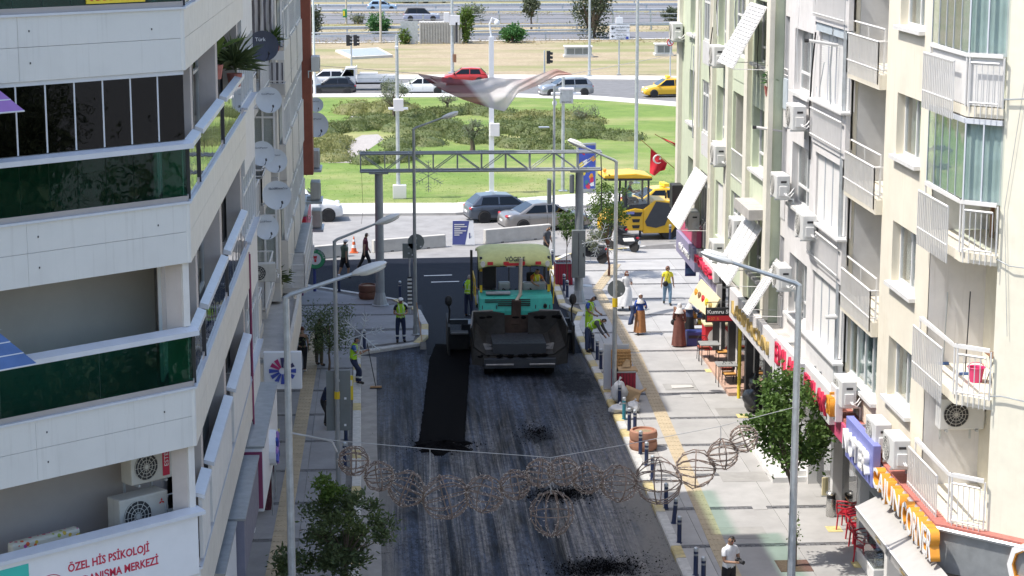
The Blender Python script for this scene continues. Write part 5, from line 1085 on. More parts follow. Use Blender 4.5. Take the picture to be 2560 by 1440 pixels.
# trees across the side street (out of frame; the left block's glass mirrors them)
et=[x for x in bpy.data.objects if x.name.startswith('far_tree')and 'eucalyptus' in x.get('label','')][0]
for k,(x,y,sc)in enumerate(((17,22,1.0),(21,15,1.1),(24,24,1.2),(29,17,1.2),(19,8,1.0),(34,26,1.3),(44,12,1.4),(50,24,1.4),(42,0,1.3),(58,8,1.5))):dup(et,(x,y,-.05),k*1.1,'dense eucalyptus tree across the side street mirrored in the black balcony panes','eucalyptus trees across the side street',sc)
sheet('side_street',[(9,-150),(400,-150),(400,31),(14,31)],.01,_M['old_asphalt'])

# ================================================================== POLES, LAMPS, GANTRY, SIGNS
mat('lamp_head',(.62,.63,.62),.4,var=.04);mat('lens',(.70,.70,.66),.25,var=.03);mat('pole_grey',(.33,.35,.36),.5,.3,var=.1,stain=.2);mat('pole_white',(.72,.73,.76),.45,var=.03);mat('sign_back',(.20,.22,.22),.5,.3,var=.06);mat('pole_tan',(.50,.45,.37),.7,var=.08);mat('beacon_yellow',(.70,.48,.02),.5,var=.05);mat('navy',(.022,.035,.09),.45,var=.1,stain=.2);mat('teal',(.03,.20,.26),.5,var=.1)
def street_lamp(label,Y,xt,yt,xe,ye,r=.075,mt='galv',hm='lamp_head',joint=None,oct_=8):
    T,E=AY(xt,yt,Y),AY(xe,ye,Y);base=V((T.x,Y,SW));o=thing('street_lamp',label,'street lamp',base);h=T.z-SW;d=E-T
    m=MB();m.cyl((0,0,0),(0,0,h),r*1.15,r*.75,n=oct_);m.build('post',_M[mt],o,smooth=30);m=MB();m.lathe([(r*2.2,0),(r*2.2,.03),(r*1.5,.06),(r*1.4,.35),(r*1.2,.4)],n=8);m.build('base_plate',_M[mt],o)
    sgn=1 if d.x>0 else-1;hl=.72;a1=V((d.x-sgn*hl*.8,0,d.z-.06));m=MB();m.tube([V((0,0,h-.02)),V((sgn*.08,0,h+.04)),V((0,0,h))+a1],[r*.7,r*.62,r*.45],8);m.build('arm',_M[mt],o,smooth=True)
    hd=MB();ax=(a1.normalized());M=Matrix((ax,V((0,1,0)),ax.cross(V((0,1,0))))).transposed().to_4x4();M.translation=V((0,0,h))+a1+ax*(hl*.45)
    e=MB();e.ell((0,0,0),(hl*.5,.16,.085),14,8);hd.merge(e,M);hb=hd.build('lamp_head',_M[hm],o,smooth=True);hd=MB();e=MB();e.ell((0.05,0,-.06*1),(hl*.38,.125,.06),12,6);hd.merge(e,M);hd.build('lens',_M['lens'],hb,smooth=True)
    return o
LA=street_lamp('galvanised octagonal street lamp by the shaded pavement carrying the wire garland',38,715,742,958,676,.078);RA=street_lamp('galvanised street lamp beside the round street tree carrying the wire garland',40,1998,712,1760,650,.085,joint=1)
LBm=street_lamp('grey street lamp with two sign backs bolted to its post',53,836,602,995,553,.062,'pole_grey');LC=street_lamp('dark grey street lamp with a snowflake frame at the rounded kerb',77.5,1034,322,1142,291,.07,'pole_grey');RB=street_lamp('grey street lamp beside the empty poster frame on the sunny pavement',67,1541,403,1422,366,.075,'galv')
# sign backs
def panel(parent,name,mt,c,w,h,th=.03,round_=False):
    m=MB();c=V(c)
    if round_:m.cyl(c+V((0,-th/2,0)),c+V((0,th/2,0)),w/2,n=24)
    else:m.box(c.x-w/2,c.x+w/2,c.y-th/2,c.y+th/2,c.z-h/2,c.z+h/2)
    return m.build(name,_M[mt],parent,bev=.0 if round_ else .004)
def on_post(lamp,x,y,w_px,h_px,mt,lab,dY=.12,round_=False,name='traffic_sign'):
    Y=lamp.location.y+dY;p=AY(x,y,Y);k=Y/5100;o=thing(name,lab,'traffic sign',(p.x,p.y,p.z-h_px*k/2));panel(o,'sign_plate',mt,(0,0,h_px*k/2),w_px*k,h_px*k,.025,round_)
    m=MB();m.box(-.04,.04,-.07,-.02,h_px*k*.3,h_px*k*.3+.05);m.box(-.04,.04,-.07,-.02,h_px*k*.7,h_px*k*.7+.05);m.build('clamp',_M['galv'],o);panel(o,'sticker','sign_white',(w_px*k*.28,-.016,h_px*k*.22),.06,.06,.003);return o
on_post(LBm,846,971,62,94,'sign_back','taller grey sign back clamped to the shaded lamp post');on_post(LBm,846,1045,62,66,'sign_back','shorter grey sign back clamped under the taller one');on_post(LC,1040,605,42,42,'sign_back','round grey sign back on the dark grey lamp post',round_=True);on_post(LC,1022,627,32,38,'sign_back','square grey sign back behind the round one');on_post(RB,1541,722,46,46,'sign_back','round grey sign back on the lamp post by the poster frame',round_=True)
p=AY(846,990,52.9);m=MB();m.cyl((0,0,p.z-SW-.1),(0,0,p.z-SW+.1),.075,n=8);m.build('yellow_band',_M['beacon_yellow'],LBm);p=AY(1541,756,67);m=MB();m.cyl((0,0,p.z-SW-.15),(0,0,p.z-SW+.15),.092,n=8);m.build('yellow_band',_M['beacon_yellow'],RB)
# snowflake frames
def snowflake(label,x,y,Y,size,mt,tilt=0.):
    p=AY(x,y,Y);o=thing('snowflake_frame',label,'light frame',p)
    for k in range(6):
        a=k*pi/3+tilt;d=V((cos(a),0,sin(a)));m=MB();m.cyl(V((0,0,0)),d*size,.012,n=5)
        for t in(.4,.6,.8):
            for s_ in(-1,1):a2=a+s_*.85;m.cyl(d*size*t,d*size*t+V((cos(a2),0,sin(a2)))*size*.24,.010,n=4)
        m.build('arm',_M[mt],o)
    return o
snowflake('dark snowflake light frame hanging from the truss by the dark grey lamp',1071,440,77.3,.62,'pole_grey',pi/6);snowflake('pale snowflake light frame in front of the sparse tree',905,838,53.2,.62,'galv',.3);snowflake('pale snowflake light frame in front of the parked scooters',1500,600,67.1,.62,'galv',.2)
# gantry of steel truss on two columns
gy=83.4;gl_,gr_=AY(950,700,gy),AY(1447,700,gy);zt1,zt0=zat(1200,381,gy),zat(1200,425,gy)
ga=thing('truss_gantry','grey steel truss gantry spanning the street on two round columns','gantry',((gl_.x+gr_.x)/2,gy,SW));og=ga.location
for X in(gl_.x,gr_.x):
    m=MB();m.cyl((X,gy,SW),(X,gy,zt0-.02),.19,.165,n=14);m.build('column',_M['pole_grey'],ga,og,smooth=30);m=MB();m.lathe([(.36,0),(.36,.03),(.30,.06),(.2,.5),(.18,.55)],(X,gy,SW),12);m.build('column_base',_M['pole_grey'],ga,og);m=MB();m.box(X-.4,X+.4,gy-.3,gy+.3,zt0-.1,zt0-.04);m.build('column_head',_M['pole_grey'],ga,og)
xa,xb=AY(900,400,gy).x,AY(1503,400,gy).x
for dy in(-.28,.28):
    for z in(zt0,zt1):m=MB();m.cyl((xa,gy+dy,z),(xb,gy+dy,z),.045,n=8);m.build('chord',_M['pole_grey'],ga,og)
    nb=10;w=(xb-xa)/nb
    for i in range(nb):
        x0=xa+i*w;z0,z1=(zt0,zt1)if i%2 else(zt1,zt0);m=MB();m.cyl((x0,gy+dy,z0),(x0+w,gy+dy,z1),.022,n=6);m.build('brace',_M['pole_grey'],ga,og);m=MB();m.cyl((x0+.02,gy+dy,zt0),(x0+.02,gy+dy,zt1),.026,n=6);m.build('strut',_M['pole_grey'],ga,og)
for i in range(nb+1):
    for z in(zt0,zt1):m=MB();m.cyl((xa+i*w,gy-.28,z),(xa+i*w,gy+.28,z),.02,n=5);m.build('tie',_M['pole_grey'],ga,og)
m=MB();m.tube([V((xb-.05,gy-.3,zt1)),V((xb-.02,gy-.34,zt0-.3)),V((gr_.x+.9,gy-.3,zt0-1.6)),V((gr_.x+.4,gy-.25,zt0-2.3)),V((gr_.x+.2,gy-.2,zt0-1.7))],.022,6);m.tube([V((xa+.05,gy,zt0)),V((xa+.1,gy,zt0-1.6)),V((xa+.02,gy,zt0-2.2))],.008,4);m.build('cable',_M['black_plastic'],ga,og)
p=AY(1466,645,gy);pb=thing('switch_cabinet','grey switch cabinet fixed on the right gantry column','cabinet',(gr_.x-.05,gy-.3,zat(1450,690,gy)))
MB().box(-.28,.28,-.12,.08,0,2.0).build('body',_M['sign_back'],pb,bev=.02);MB().box(-.02,0.0,-.128,-.12,.1,1.9).build('door_gap',_M['black_plastic'],pb);MB().box(.18,.22,-.14,-.12,.9,1.05).build('handle',_M['black_plastic'],pb)
pb2=thing('switch_cabinet','slim dark cabinet high on the right gantry column','cabinet',(gr_.x-.3,gy+.02,zat(1440,482,gy)));MB().box(-.1,.08,-.15,.15,0,.75).build('body',_M['sign_back'],pb2,bev=.02);MB().box(-.102,.0,-.156,-.15,.05,.7).build('door',_M['steel_grey'],pb2)
# striped marker post on the kerb corner and thin sign pole by the gantry
mk=thing('marker_post','slim marker post with black and white slanted stripes near the rounded kerb','marker post',S(1025,785));m=MB();m.cyl((0,0,0),(0,0,2.6),.03,n=8);m.build('pole',_M['galv'],mk);stripes('chevron',(.72,.72,.70),(.02,.02,.02),2,.16,.5,wob=.0);MB().box(-.09,.09,-.06,-.035,.25,1.55).build('striped_board',_M['chevron'],mk)
# wire garland between the two front lamps
mat('wire_brown',(.20,.145,.115),.7,var=.3,scale=20);mat('wire_grey',(.42,.41,.40),.6,var=.1);mat('bulb',(.52,.45,.39),.4,var=.1)
gw=[(715,1080),(835,1101),(1075,1122),(1330,1140),(1377,1144),(1560,1112),(1800,1066),(1998,1015)];YG=lambda x:38+2*(x-715)/1283
gr=thing('wire_garland','garland of brown wire light balls strung across the street between two lamps','garland',AY(1330,1140,39));o=gr.location
m=MB();m.tube([AY(x,y,YG(x))for x,y in gw],.007,5);m.build('cable',_M['wire_grey'],gr,o)
m=MB();m.tube([AY(715,1080,38),AY(770,1090,38.1),AY(830,1103,38.2),AY(843,1130,38.2)],.02,5);m.build('bundle',_M['wire_grey'],gr,o)
for x,y0,y1 in((1075,1122,1205),(1802,1066,1100),(1377,1144,1232)):m=MB();m.cyl(AY(x,y0,YG(x)),AY(x,y1,YG(x)),.008,n=4);m.build('hanger',_M['wire_grey'],gr,o)
rnd=random.Random(3);bpos=[(884,1152,34),(947,1190,34),(1017,1222,42),(1114,1243,53),(1211,1235,44),(1287,1212,35),(1351,1182,33),(1408,1178,35),(1470,1196,36),(1547,1208,43),(1645,1203,54),(1739,1172,45),(1807,1135,35),(1859,1096,32),(1380,1283,52)]
for k,(x,y,rp_)in enumerate(bpos):
    Y=YG(x)+.1*(k%3);c=AY(x,y,Y);r_=rp_/5100*Y*1.12;m=MB();bl=MB()
    ax=V((1,rnd.uniform(-.3,.3),rnd.uniform(-.4,.4))).normalized()if k!=14 else V((0,.1,1)).normalized();a_=ax.orthogonal().normalized();b_=ax.cross(a_)
    for j in range(6):
        t=pi*j/6+rnd.uniform(-.12,.12);w_=a_*cos(t)+b_*sin(t);pts=[c+(ax*cos(q)+w_*sin(q))*r_*rnd.uniform(.94,1.06)for q in[2*pi*i/22 for i in range(22)]];m.tube(pts,.0125,4,True)
        for q in pts:d=V((rnd.gauss(0,1),rnd.gauss(0,1),rnd.gauss(0,1))).normalized();bl.cyl(q,q+d*.055,.008,.006,n=4)
    pts=[c+(a_*cos(q)+b_*sin(q))*r_*rnd.uniform(.96,1.04)for q in[2*pi*i/22 for i in range(22)]];m.tube(pts,.015,4,True)
    w=m.build('wire_ball',_M['wire_brown'],gr,o);bl.build('bulbs',_M['bulb'],w,o)['kind']='stuff'
# flying banner over the junction
m,n,b_=_new('banner');g=N(n,'ShaderNodeNewGeometry');sx=N(n,'ShaderNodeSeparateXYZ');L(n,g.outputs['Position'],sx.inputs[0])
c=ramp(n,math_(n,'MULTIPLY',math_(n,'ADD',math_(n,'SUBTRACT',sx.outputs[0],1.2),math_(n,'MULTIPLY',math_(n,'SUBTRACT',sx.outputs[2],9.),.9)),1/7),[(0.,(.32,.28,.29)),(.14,(.34,.26,.27)),(.18,(.23,.075,.09)),(.35,(.25,.085,.10)),(.39,(.66,.64,.65)),(.60,(.76,.73,.72)),(.74,(.62,.48,.45)),(.80,(.66,.60,.57)),(.97,(.55,.33,.28))])
L(n,c,b_.inputs['Base Color']);b_.inputs['Roughness'].default_value=.8;tr=N(n,'ShaderNodeBsdfTransparent');tl_=N(n,'ShaderNodeBsdfTranslucent');L(n,c,tl_.inputs[0]);m1_=N(n,'ShaderNodeMixShader');m1_.inputs[0].default_value=.45;m2_=N(n,'ShaderNodeMixShader');m2_.inputs[0].default_value=.10
L(n,b_.outputs[0],m1_.inputs[1]);L(n,tl_.outputs[0],m1_.inputs[2]);L(n,m1_.outputs[0],m2_.inputs[1]);L(n,tr.outputs[0],m2_.inputs[2]);L(n,m2_.outputs[0],n.nodes['Material Output'].inputs[0])
tp=[(1045,184),(1085,190),(1125,196),(1180,201),(1232,193),(1262,196),(1300,200),(1345,186),(1390,172),(1428,184)];bt=[(1047,188),(1082,212),(1110,228),(1160,250),(1220,268),(1262,279),(1296,232),(1345,214),(1392,190),(1430,187)]
def lerpl(l,u):u *= len(l)-1;i=min(int(u),len(l)-2);f_=u-i;return(l[i][0]*(1-f_)+l[i+1][0]*f_,l[i][1]*(1-f_)+l[i+1][1]*f_)
bn=thing('flying_banner','torn maroon and white cloth banner flapping high over the junction','banner',AY(1232,235,80));mb=MB()
def bf(u,v):a,c=lerpl(tp,u),lerpl(bt,u);return AY(a[0]*(1-v)+c[0]*v,a[1]*(1-v)+c[1]*v,80+.7*sin(u*9)+.45*sin(v*4+u*15)*sin(v*pi))
mb.grid(bf,60,16);mb.build('cloth',_M['banner'],bn,bn.location,smooth=80)
m=MB();m.tube([AY(1045,184,80),AY(900,172,80),AY(760,162,79.5)],.012,4);m.tube([AY(1429,185,80),AY(1560,160,78),AY(1697,135,76)],.012,4);m.build('rope',_M['wire_grey'],bn,bn.location)
# red flags on slanted poles
mat('flag_red',(.62,.02,.04),.75,var=.12,scale=3)
def flag(label,xa,ya,xb,yb,top,bot,Y,emblem):
    A,B=AY(xa,ya,Y),AY(xb,yb,Y-.4);o=thing('flag',label,'flag',A);m=MB();m.cyl(A,B,.018,n=6);m.build('pole',_M['letters_gold'],o,A);mb=MB()
    def ff(u,v):a,c=lerpl(top,u),lerpl(bot,u);return AY(a[0]*(1-v)+c[0]*v,a[1]*(1-v)+c[1]*v,Y-.2+.12*sin(u*7+v*3)*v)
    mb.grid(ff,14,10);mb.build('cloth',_M['flag_red'],o,A,smooth=70)
    if emblem:
        c=AY(1645,398,Y-.45);m=MB();pts=[c+V((.16*cos(t),0,.16*sin(t)))for t in[.9+i*4.6/12 for i in range(13)]];m.tube(pts,[.005+.035*sin(pi*i/12)for i in range(13)],5);m.build('crescent',_M['letters_white'],o,A)
        q=c+V((.08,0,.02));m=MB();m.prism([q+V(((.06 if j%2==0 else .025)*cos(j*pi/5),0,(.06 if j%2==0 else .025)*sin(j*pi/5)))for j in range(10)],(0,-.01,0));m.build('star',_M['letters_white'],o,A)
flag('large red flag with a white crescent drooping from a slanted pole',1699,432,1603,350,[(1627,370),(1640,383),(1655,397),(1668,408)],[(1624,432),(1636,440),(1650,428),(1662,425)],76.5,True);flag('small red flag wrapped along its slanted pole',1698,372,1637,335,[(1654,343),(1670,350),(1697,362)],[(1658,348),(1680,358),(1697,372)],77,False);flag('tiny red pennant on the grey parapet of the pale green block',1764,312,1762,335,[(1762,332),(1764,334)],[(1756,362),(1767,364)],70.0,False)
# ---------------------------------------------------------------- park and boulevard poles
def mast(name,label,cat,x,yb,yt,w_px,mt,square=False,z=.12):
    b_=G(x,yb,z);Y=b_.y;h=zat(x,yt,Y)-z;r=w_px/5100*Y/2;o=thing(name,label,cat,b_);m=MB()
    if square:m.box(-r,r,-r,r,0,h)
    else:m.cyl((0,0,0),(0,0,h),r*1.1,r*.8,n=8)
    m.build('post',_M[mt],o);MB().box(-r*2.4,r*2.4,-r*2.4,r*2.4,-.02,.05).build('base_plate',_M[mt],o);return o,Y,h,r
def cbox_on(o,Y,x,y,w,h,mt,name,dy=-.25,z=.12,bev=.02):
    p=AY(x,y,Y);k=Y/5100;q=p-o.location;return MB().box(q.x-w*k/2,q.x+w*k/2,dy-.18,dy+.18,q.z-h*k/2,q.z+h*k/2).build(name,_M[mt],o,bev=bev)
def dome_cam(o,q,sgn=1):
    m=MB();m.tube([V((0,0,q.z+.35)),V((sgn*.1,0,q.z+.62)),V((sgn*.3,0,q.z+.6)),V((sgn*.34,0,q.z+.45))],.05,6);m.build('gooseneck',_M['pole_white'],o,smooth=True);m=MB();m.lathe([(.05,.16),(.2,.14),(.22,0),(.15,-.14),(.001,-.2)],V((sgn*.34,0,q.z+.22)),12);m.build('dome_camera',_M['pole_white'],o,smooth=True)
o,Y,h,r=mast('camera_mast','tall square white camera mast standing in the park lawn','mast',1229,482,92,12,'pole_white',True);cbox_on(o,Y,1236,323,24,32,'board_white','control_box');m=MB();m.tube([V((0,0,h)),V((-.1,0,h+.7)),V((0.05,0,h+1.05)),V((.3,0,h+.95))],.055,6);m.build('gooseneck',_M['pole_white'],o);m=MB();m.ell((.32,0,h+.78),(.17,.17,.2),10,6);m.build('dome_camera',_M['pole_white'],o)
o,Y,h,r=mast('camera_mast','grey camera mast with a white box and a square white planter foot','mast',996,496,88,10,'galv');cbox_on(o,Y,996,261,25,30,'board_white','control_box');cbox_on(o,Y,999,478,34,34,'board_white','planter_foot',-.1);cbox_on(o,Y,978,270,14,5,'pole_white','side_camera');cbox_on(o,Y,1014,270,12,5,'pole_white','side_camera');cbox_on(o,Y,991,118,8,7,'pole_white','top_camera')
o,Y,h,r=mast('camera_mast','grey mast with a lettered cabinet and two camera arms','mast',1407,478,192,9,'galv');cb_=cbox_on(o,Y,1415,240,33,34,'galv','cabinet');cbox_on(o,Y,1415,222,38,7,'board_white','cabinet_roof');cbox_on(o,Y,1390,233,26,6,'pole_white','side_camera');cbox_on(o,Y,1440,233,22,6,'pole_white','side_camera');p=AY(1386,257,Y)-o.location;m=MB();m.ell((p.x,-.2,p.z),(.14,.14,.17),8,6);m.build('dome_camera',_M['pole_white'],o);q=AY(1403,255,Y)-o.location;txt('BALÇOVA',.12,_M['black_plastic'],o,FR(q.x,-.44,1,0,0,-1).textM(0,q.z,.002),.003)
o,Y,h,r=mast('sign_pole','thin grey pole with two narrow sign backs near the grey sedan','pole',1384,662,215,7,'galv',z=SW);cbox_on(o,Y,1373,466,10,38,'sign_back','sign_plate',0.);cbox_on(o,Y,1373,496,10,26,'sign_back','sign_plate',0.0);cbox_on(o,Y,1360,318,26,2.2,'galv','short_arm',0,bev=0)
o,Y,h,r=mast('lamp_mast','tall tapering lamp mast at the corner of the park lawn','mast',1589,458,-60,9,'galv');o,Y,h,r=mast('lamp_mast','slim lamp mast across the boulevard by the eucalyptus','mast',1473,190,-40,6.5,'galv');o,Y,h,r=mast('lamp_mast','thin white mast against the red brown wall','mast',787,240,-30,6,'pole_white',z=0)
o,Y,h,r=mast('lamp_mast','beige lamp mast growing out of the bright green bush','mast',952,106,-30,5.5,'pole_tan',z=0);o,Y,h,r=mast('lamp_mast','beige lamp mast carrying a small green and yellow flag','mast',866,60,-30,4.5,'pole_tan',z=0);cbox_on(o,Y,862,33,10,20,'sign_green','small_flag',bev=0);cbox_on(o,Y,860,33,5,12,'sign_yellow','flag_patch',-.45,bev=0)
o,Y,h,r=mast('utility_pole','concrete utility pole with two white boxes and hanging cables','pole',1131,182,-30,8.5,'galv');cbox_on(o,Y,1136,50,26,24,'board_white','control_box');cbox_on(o,Y,1116,43,13,24,'board_white','control_box');cbox_on(o,Y,1137,145,7,20,'brown_frame','meter_box');cbox_on(o,Y,1141,80,6,50,'dark_metal','cable_loop')
def signal(label,x,yb,yt,xh,yh,hh,two):
    o,Y,h,r=mast('traffic_light',label,'traffic light',x,yb,yt,4.5,'galv',z=0);k=Y/5100
    for X_ in([xh,xh-2*(xh-x)]if two else[xh]):
        p=AY(X_,yh,Y)-o.location;w=9*k;hb=MB().box(p.x-w/2,p.x+w/2,-.15,.15,p.z-hh*k/2,p.z+hh*k/2).build('signal_head',_M['black_plastic'],o,bev=.02)
        for j in(-1,0,1):m=MB();m.cyl((p.x+w*.3,0,p.z+j*hh*k/3.2),(p.x+w*.3+.3,0,p.z+j*hh*k/3.2-.05),.13,n=8);m.build('visor',_M['black_plastic'],hb)
signal('twin-headed traffic light behind the white pickup',879,180,86,888,101,27,True);signal('single traffic light across the boulevard beside the vent box',1361,200,126,1371,143,32,False)
o,Y,h,r=mast('direction_sign','white direction sign with three stacked panels, arrows and black lettering','sign',1547,186,38,4,'galv',z=.0);k=Y/5100
for(y0,y1,x0,x1)in((43,58,1539,1556),(62,80,1524,1573),(83,98,1524,1573)):cbox_on(o,Y,(x0+x1)/2,(y0+y1)/2,x1-x0,y1-y0,'sign_white','sign_panel',-.2,bev=0)
for t,y in(('Dokuz Eylül Üniv.',69.5),('Hastanesi',77.5),('Metro İst.',89.5),('Otopark',96.5)):q=AY(1552,y,Y)-o.location;txt(t,.26,_M['black_plastic'],o,FR(q.x,-.39,1,0,0,-1).textM(0,q.z,.002),.003,align='CENTER')
for y in(71,90):q=AY(1531,y,Y)-o.location;m=MB();m.prism([V((q.x-.18,-.392,q.z)),V((q.x,-.392,q.z+.14)),V((q.x,-.392,q.z+.04)),V((q.x+.16,-.392,q.z+.04)),V((q.x+.16,-.392,q.z-.04)),V((q.x,-.392,q.z-.04)),V((q.x,-.392,q.z-.14))],(0,-.01,0));m.build('arrow',_M['black_plastic'],o)
q=AY(1567,94,Y)-o.location;MB().box(q.x-.12,q.x+.12,-.4,-.39,q.z-.12,q.z+.12).build('parking_mark',_M['logo_blue'],o)
o,Y,h,r=mast('traffic_sign','round red-rimmed no-turn sign on a thin post by the far corner','traffic sign',1675,192,96,3.5,'galv',z=.1);p=AY(1675,106,Y)-o.location;m=MB();m.cyl((p.x,-.12,p.z),(p.x,-.08,p.z),.33,n=20);m.build('red_rim',_M['sign_red'],o);m=MB();m.cyl((p.x,-.14,p.z),(p.x,-.1,p.z),.24,n=20);m.build('white_disc',_M['sign_white'],o);m=MB();m.cbox((p.x,-.15,p.z),(.5,.02,.06),Matrix.Rotation(.8,3,'Y'));m.build('bar',_M['sign_red'],o);m=MB();m.box(p.x-.03,p.x+.03,-.16,-.142,p.z-.16,p.z+.1);m.box(p.x-.14,p.x+.03,-.16,-.142,p.z+.1,p.z+.15);m.build('arrow',_M['black_plastic'],o)
# advertising totem in the park
tb3=G(1465,482,.12);Y=tb3.y;k=Y/5100;to=thing('advert_totem','upright lightbox totem with a blue and multicoloured poster on the lawn','totem',tb3,.25);w_,h_=50*k,zat(1465,358,Y)-.12
MB().box(-w_/2,w_/2,-.12,.12,.0,h_).build('case',_M['steel_grey'],to,bev=.02);mat('poster_blue',(.05,.09,.42),.5,var=.2,scale=2)
MB().box(-w_/2+.07,w_/2-.07,-.135,-.121,.25,h_-.12).build('poster',_M['poster_blue'],to);rnd=random.Random(8)
for j in range(12):x,z=rnd.uniform(-w_/2+.2,w_/2-.2),rnd.uniform(.35,h_-.4);m=MB();m.prism([V((x+rnd.uniform(.08,.2)*cos(t),-.137,z+rnd.uniform(.08,.25)*sin(t)))for t in[i*pi/3 for i in range(6)]],(0,-.004,0));m.build('poster_shape',_M[('letters_red','sign_yellow','letters_white','letters_orange','teal')[j%5]],to)
# vents and slab hatch in the dry verge
def vent(label,x,yb,w,h):
    b_=G(x,yb,-.05);k=b_.y/5100;W_,H_=w*k,h*k*1.05;o=thing('vent_housing',label,'vent',b_);MB().box(-W_/2-.15,W_/2+.15,-.9,.9,0,.22).build('plinth',_M['lightpave'],o);MB().box(-W_/2,W_/2,-.75,.75,.221,H_).build('housing',_M['galv'],o);MB().box(-W_/2-.1,W_/2+.1,-.9,.9,H_+.002,H_+.1).build('lid',_M['board_white'],o)
    n_=max(2,int(W_/.9))
    for i in range(n_):
        a=-W_/2+.1+i*(W_-.2)/n_;MB().box(a+.04,a+(W_-.2)/n_-.04,-.77,-.751,.35,H_-.12).build('louvre_panel',_M['sign_back'],o)
vent('long metal vent housing with dark louvres on the dry grass',1445,142,66,24);vent('short metal vent housing beside the no-turn sign',1658,138,40,26)
sp=gl((838,129),(880,147),(982,142),(945,123));hs2=thing('hatch_slab','flat grey concrete hatch slab with a pale rim set in the dry grass','slab',(sp[0][0],sp[0][1],0));MB().prism([(x,y,-.1)for x,y in sp],(0,0,.3)).build('rim',_M['lightpave'],hs2,hs2.location)
cx_,cy_=sum(p[0]for p in sp)/4,sum(p[1]for p in sp)/4;MB().prism([(cx_+(x-cx_)*.86,cy_+(y-cy_)*.86,.2)for x,y in sp],(0,0,.03)).build('hatch',_M['galv'],hs2,hs2.location)
en=G(1102,109,-.05);eo=thing('slatted_enclosure','grey slatted metal enclosure beside the utility pole','enclosure',en);mat('slat_grey',(.42,.41,.38),.7,var=.1);MB().box(-2.4,2.4,0,3,0,2.4).build('tank',_M['slat_grey'],eo)
for i in range(16):MB().box(-2.4+i*.31,-2.4+i*.31+.16,-.12,-.02,0,2.45).build('slat',_M['slat_grey'],eo)
MB().box(-4.6,-2.6,-.1,-.02,0,2.6).build('side_gate',_M['galv'],eo)
# guard rails
def guard(label,yl,yr,h,beams,sp=4.0,x0=770,x1=1720,mt='galv'):
    A,B=G(x0,yl,-.05),G(x1,yr,-.05);o=thing('guard_rail',label,'guard rail',A);d=B-A;n_=int(d.length/sp);me=None;wm=max(.07,A.y*.0004)
    for i in range(n_+1):
        if me is None:me=MB().box(-wm,wm,-.06,.06,0,h).mesh('post',_M[mt])
        q=bpy.data.objects.new('post',me);COL.objects.link(q);q.parent=o;q.location=d*(i/n_)
    for z,hh in beams:m=MB();p=[V((0,-.08,z)),V((0,-.13,z+hh*.25)),V((0,-.08,z+hh*.5)),V((0,-.13,z+hh*.75)),V((0,-.08,z+hh)),V((0,-.04,z+hh)),V((0,-.04,z))];m.prism(p,d);m.build('beam',_M[mt],o)
guard('double guard rail along the near slip road',107,97,.95,((.55,.33),(1.0,.2)),5,770,1480);guard('guard rail above the dry bank of the slip road',86,74,.95,((.55,.38),),4.5);guard('open pipe railing at the near edge of the highway',61,56,1.3,((1.1,.12),(.55,.1)),5);guard('guard rail on the highway median',38,36,.9,((.5,.36),),5);guard('guard rail behind the light blue hatchback',26,22,.9,((.5,.4),),6);guard('farthest guard rail across the highway',13,10,.9,((.45,.45),),8)

# ================================================================== VEHICLES
def carpaint(name,col,metal=.3):return mat(name,col,.28,metal,var=.02,scale=1.5,coat=.6,rv=0)
carpaint('car_white',(.74,.74,.74),0);carpaint('car_black',(.018,.02,.028));carpaint('car_red',(.48,.03,.025),0);carpaint('car_grey',(.30,.31,.33),.5);carpaint('car_slate',(.085,.105,.14),.5);carpaint('car_taxi',(.78,.45,.015),0);carpaint('car_blue',(.33,.46,.60),.3);carpaint('car_lavender',(.42,.45,.58),.3);carpaint('car_dark',(.04,.045,.05));carpaint('car_champagne',(.30,.285,.275),.55)
mat('rim',(.45,.46,.48),.3,.7,var=.05);mat('tail_red',(.40,.01,.02),.25,var=.1);mat('head_light',(.65,.67,.70),.15,var=.05);mat('plate',(.70,.70,.70),.5,var=.03);mat('trim_black',(.02,.02,.022),.6,var=.1)
glass('car_glass',(.05,.055,.06),1.6)
def wheel(parent,x,y,r,wd,sgn):
    w=MB();prof=[(r*.62,-wd/2),(r*.94,-wd/2),(r,-wd*.35),(r,wd*.35),(r*.94,wd/2),(r*.62,wd/2)];t=MB().lathe(prof,n=22);T=Matrix.Translation((x,y,r))@Matrix.Rotation(pi/2,4,'X');w.merge(t,T);o=w.build('wheel',_M['rubber'],parent,smooth=True)
    yo=y+sgn*wd*.42;m=MB();m.cyl((x,yo-sgn*.05,r),(x,yo-sgn*.03,r),r*.63,n=18);m.build('hub',_M['trim_black'],o);m=MB()
    for k in range(8):a=k*pi/4;d=V((cos(a),0,sin(a)));q=V((-sin(a),0,cos(a)))*r*.07;c=V((x,yo,r));m.prism([c+d*r*.1-q,c+d*r*.62-q*1.3,c+d*r*.62+q*1.3,c+d*r*.1+q],(0,sgn*.015,0))
    m.tube([V((x+r*.62*cos(t),yo,r+r*.62*sin(t)))for t in[i*pi/10 for i in range(20)]],r*.05,4,True);m.build('rim',_M['rim'],o)
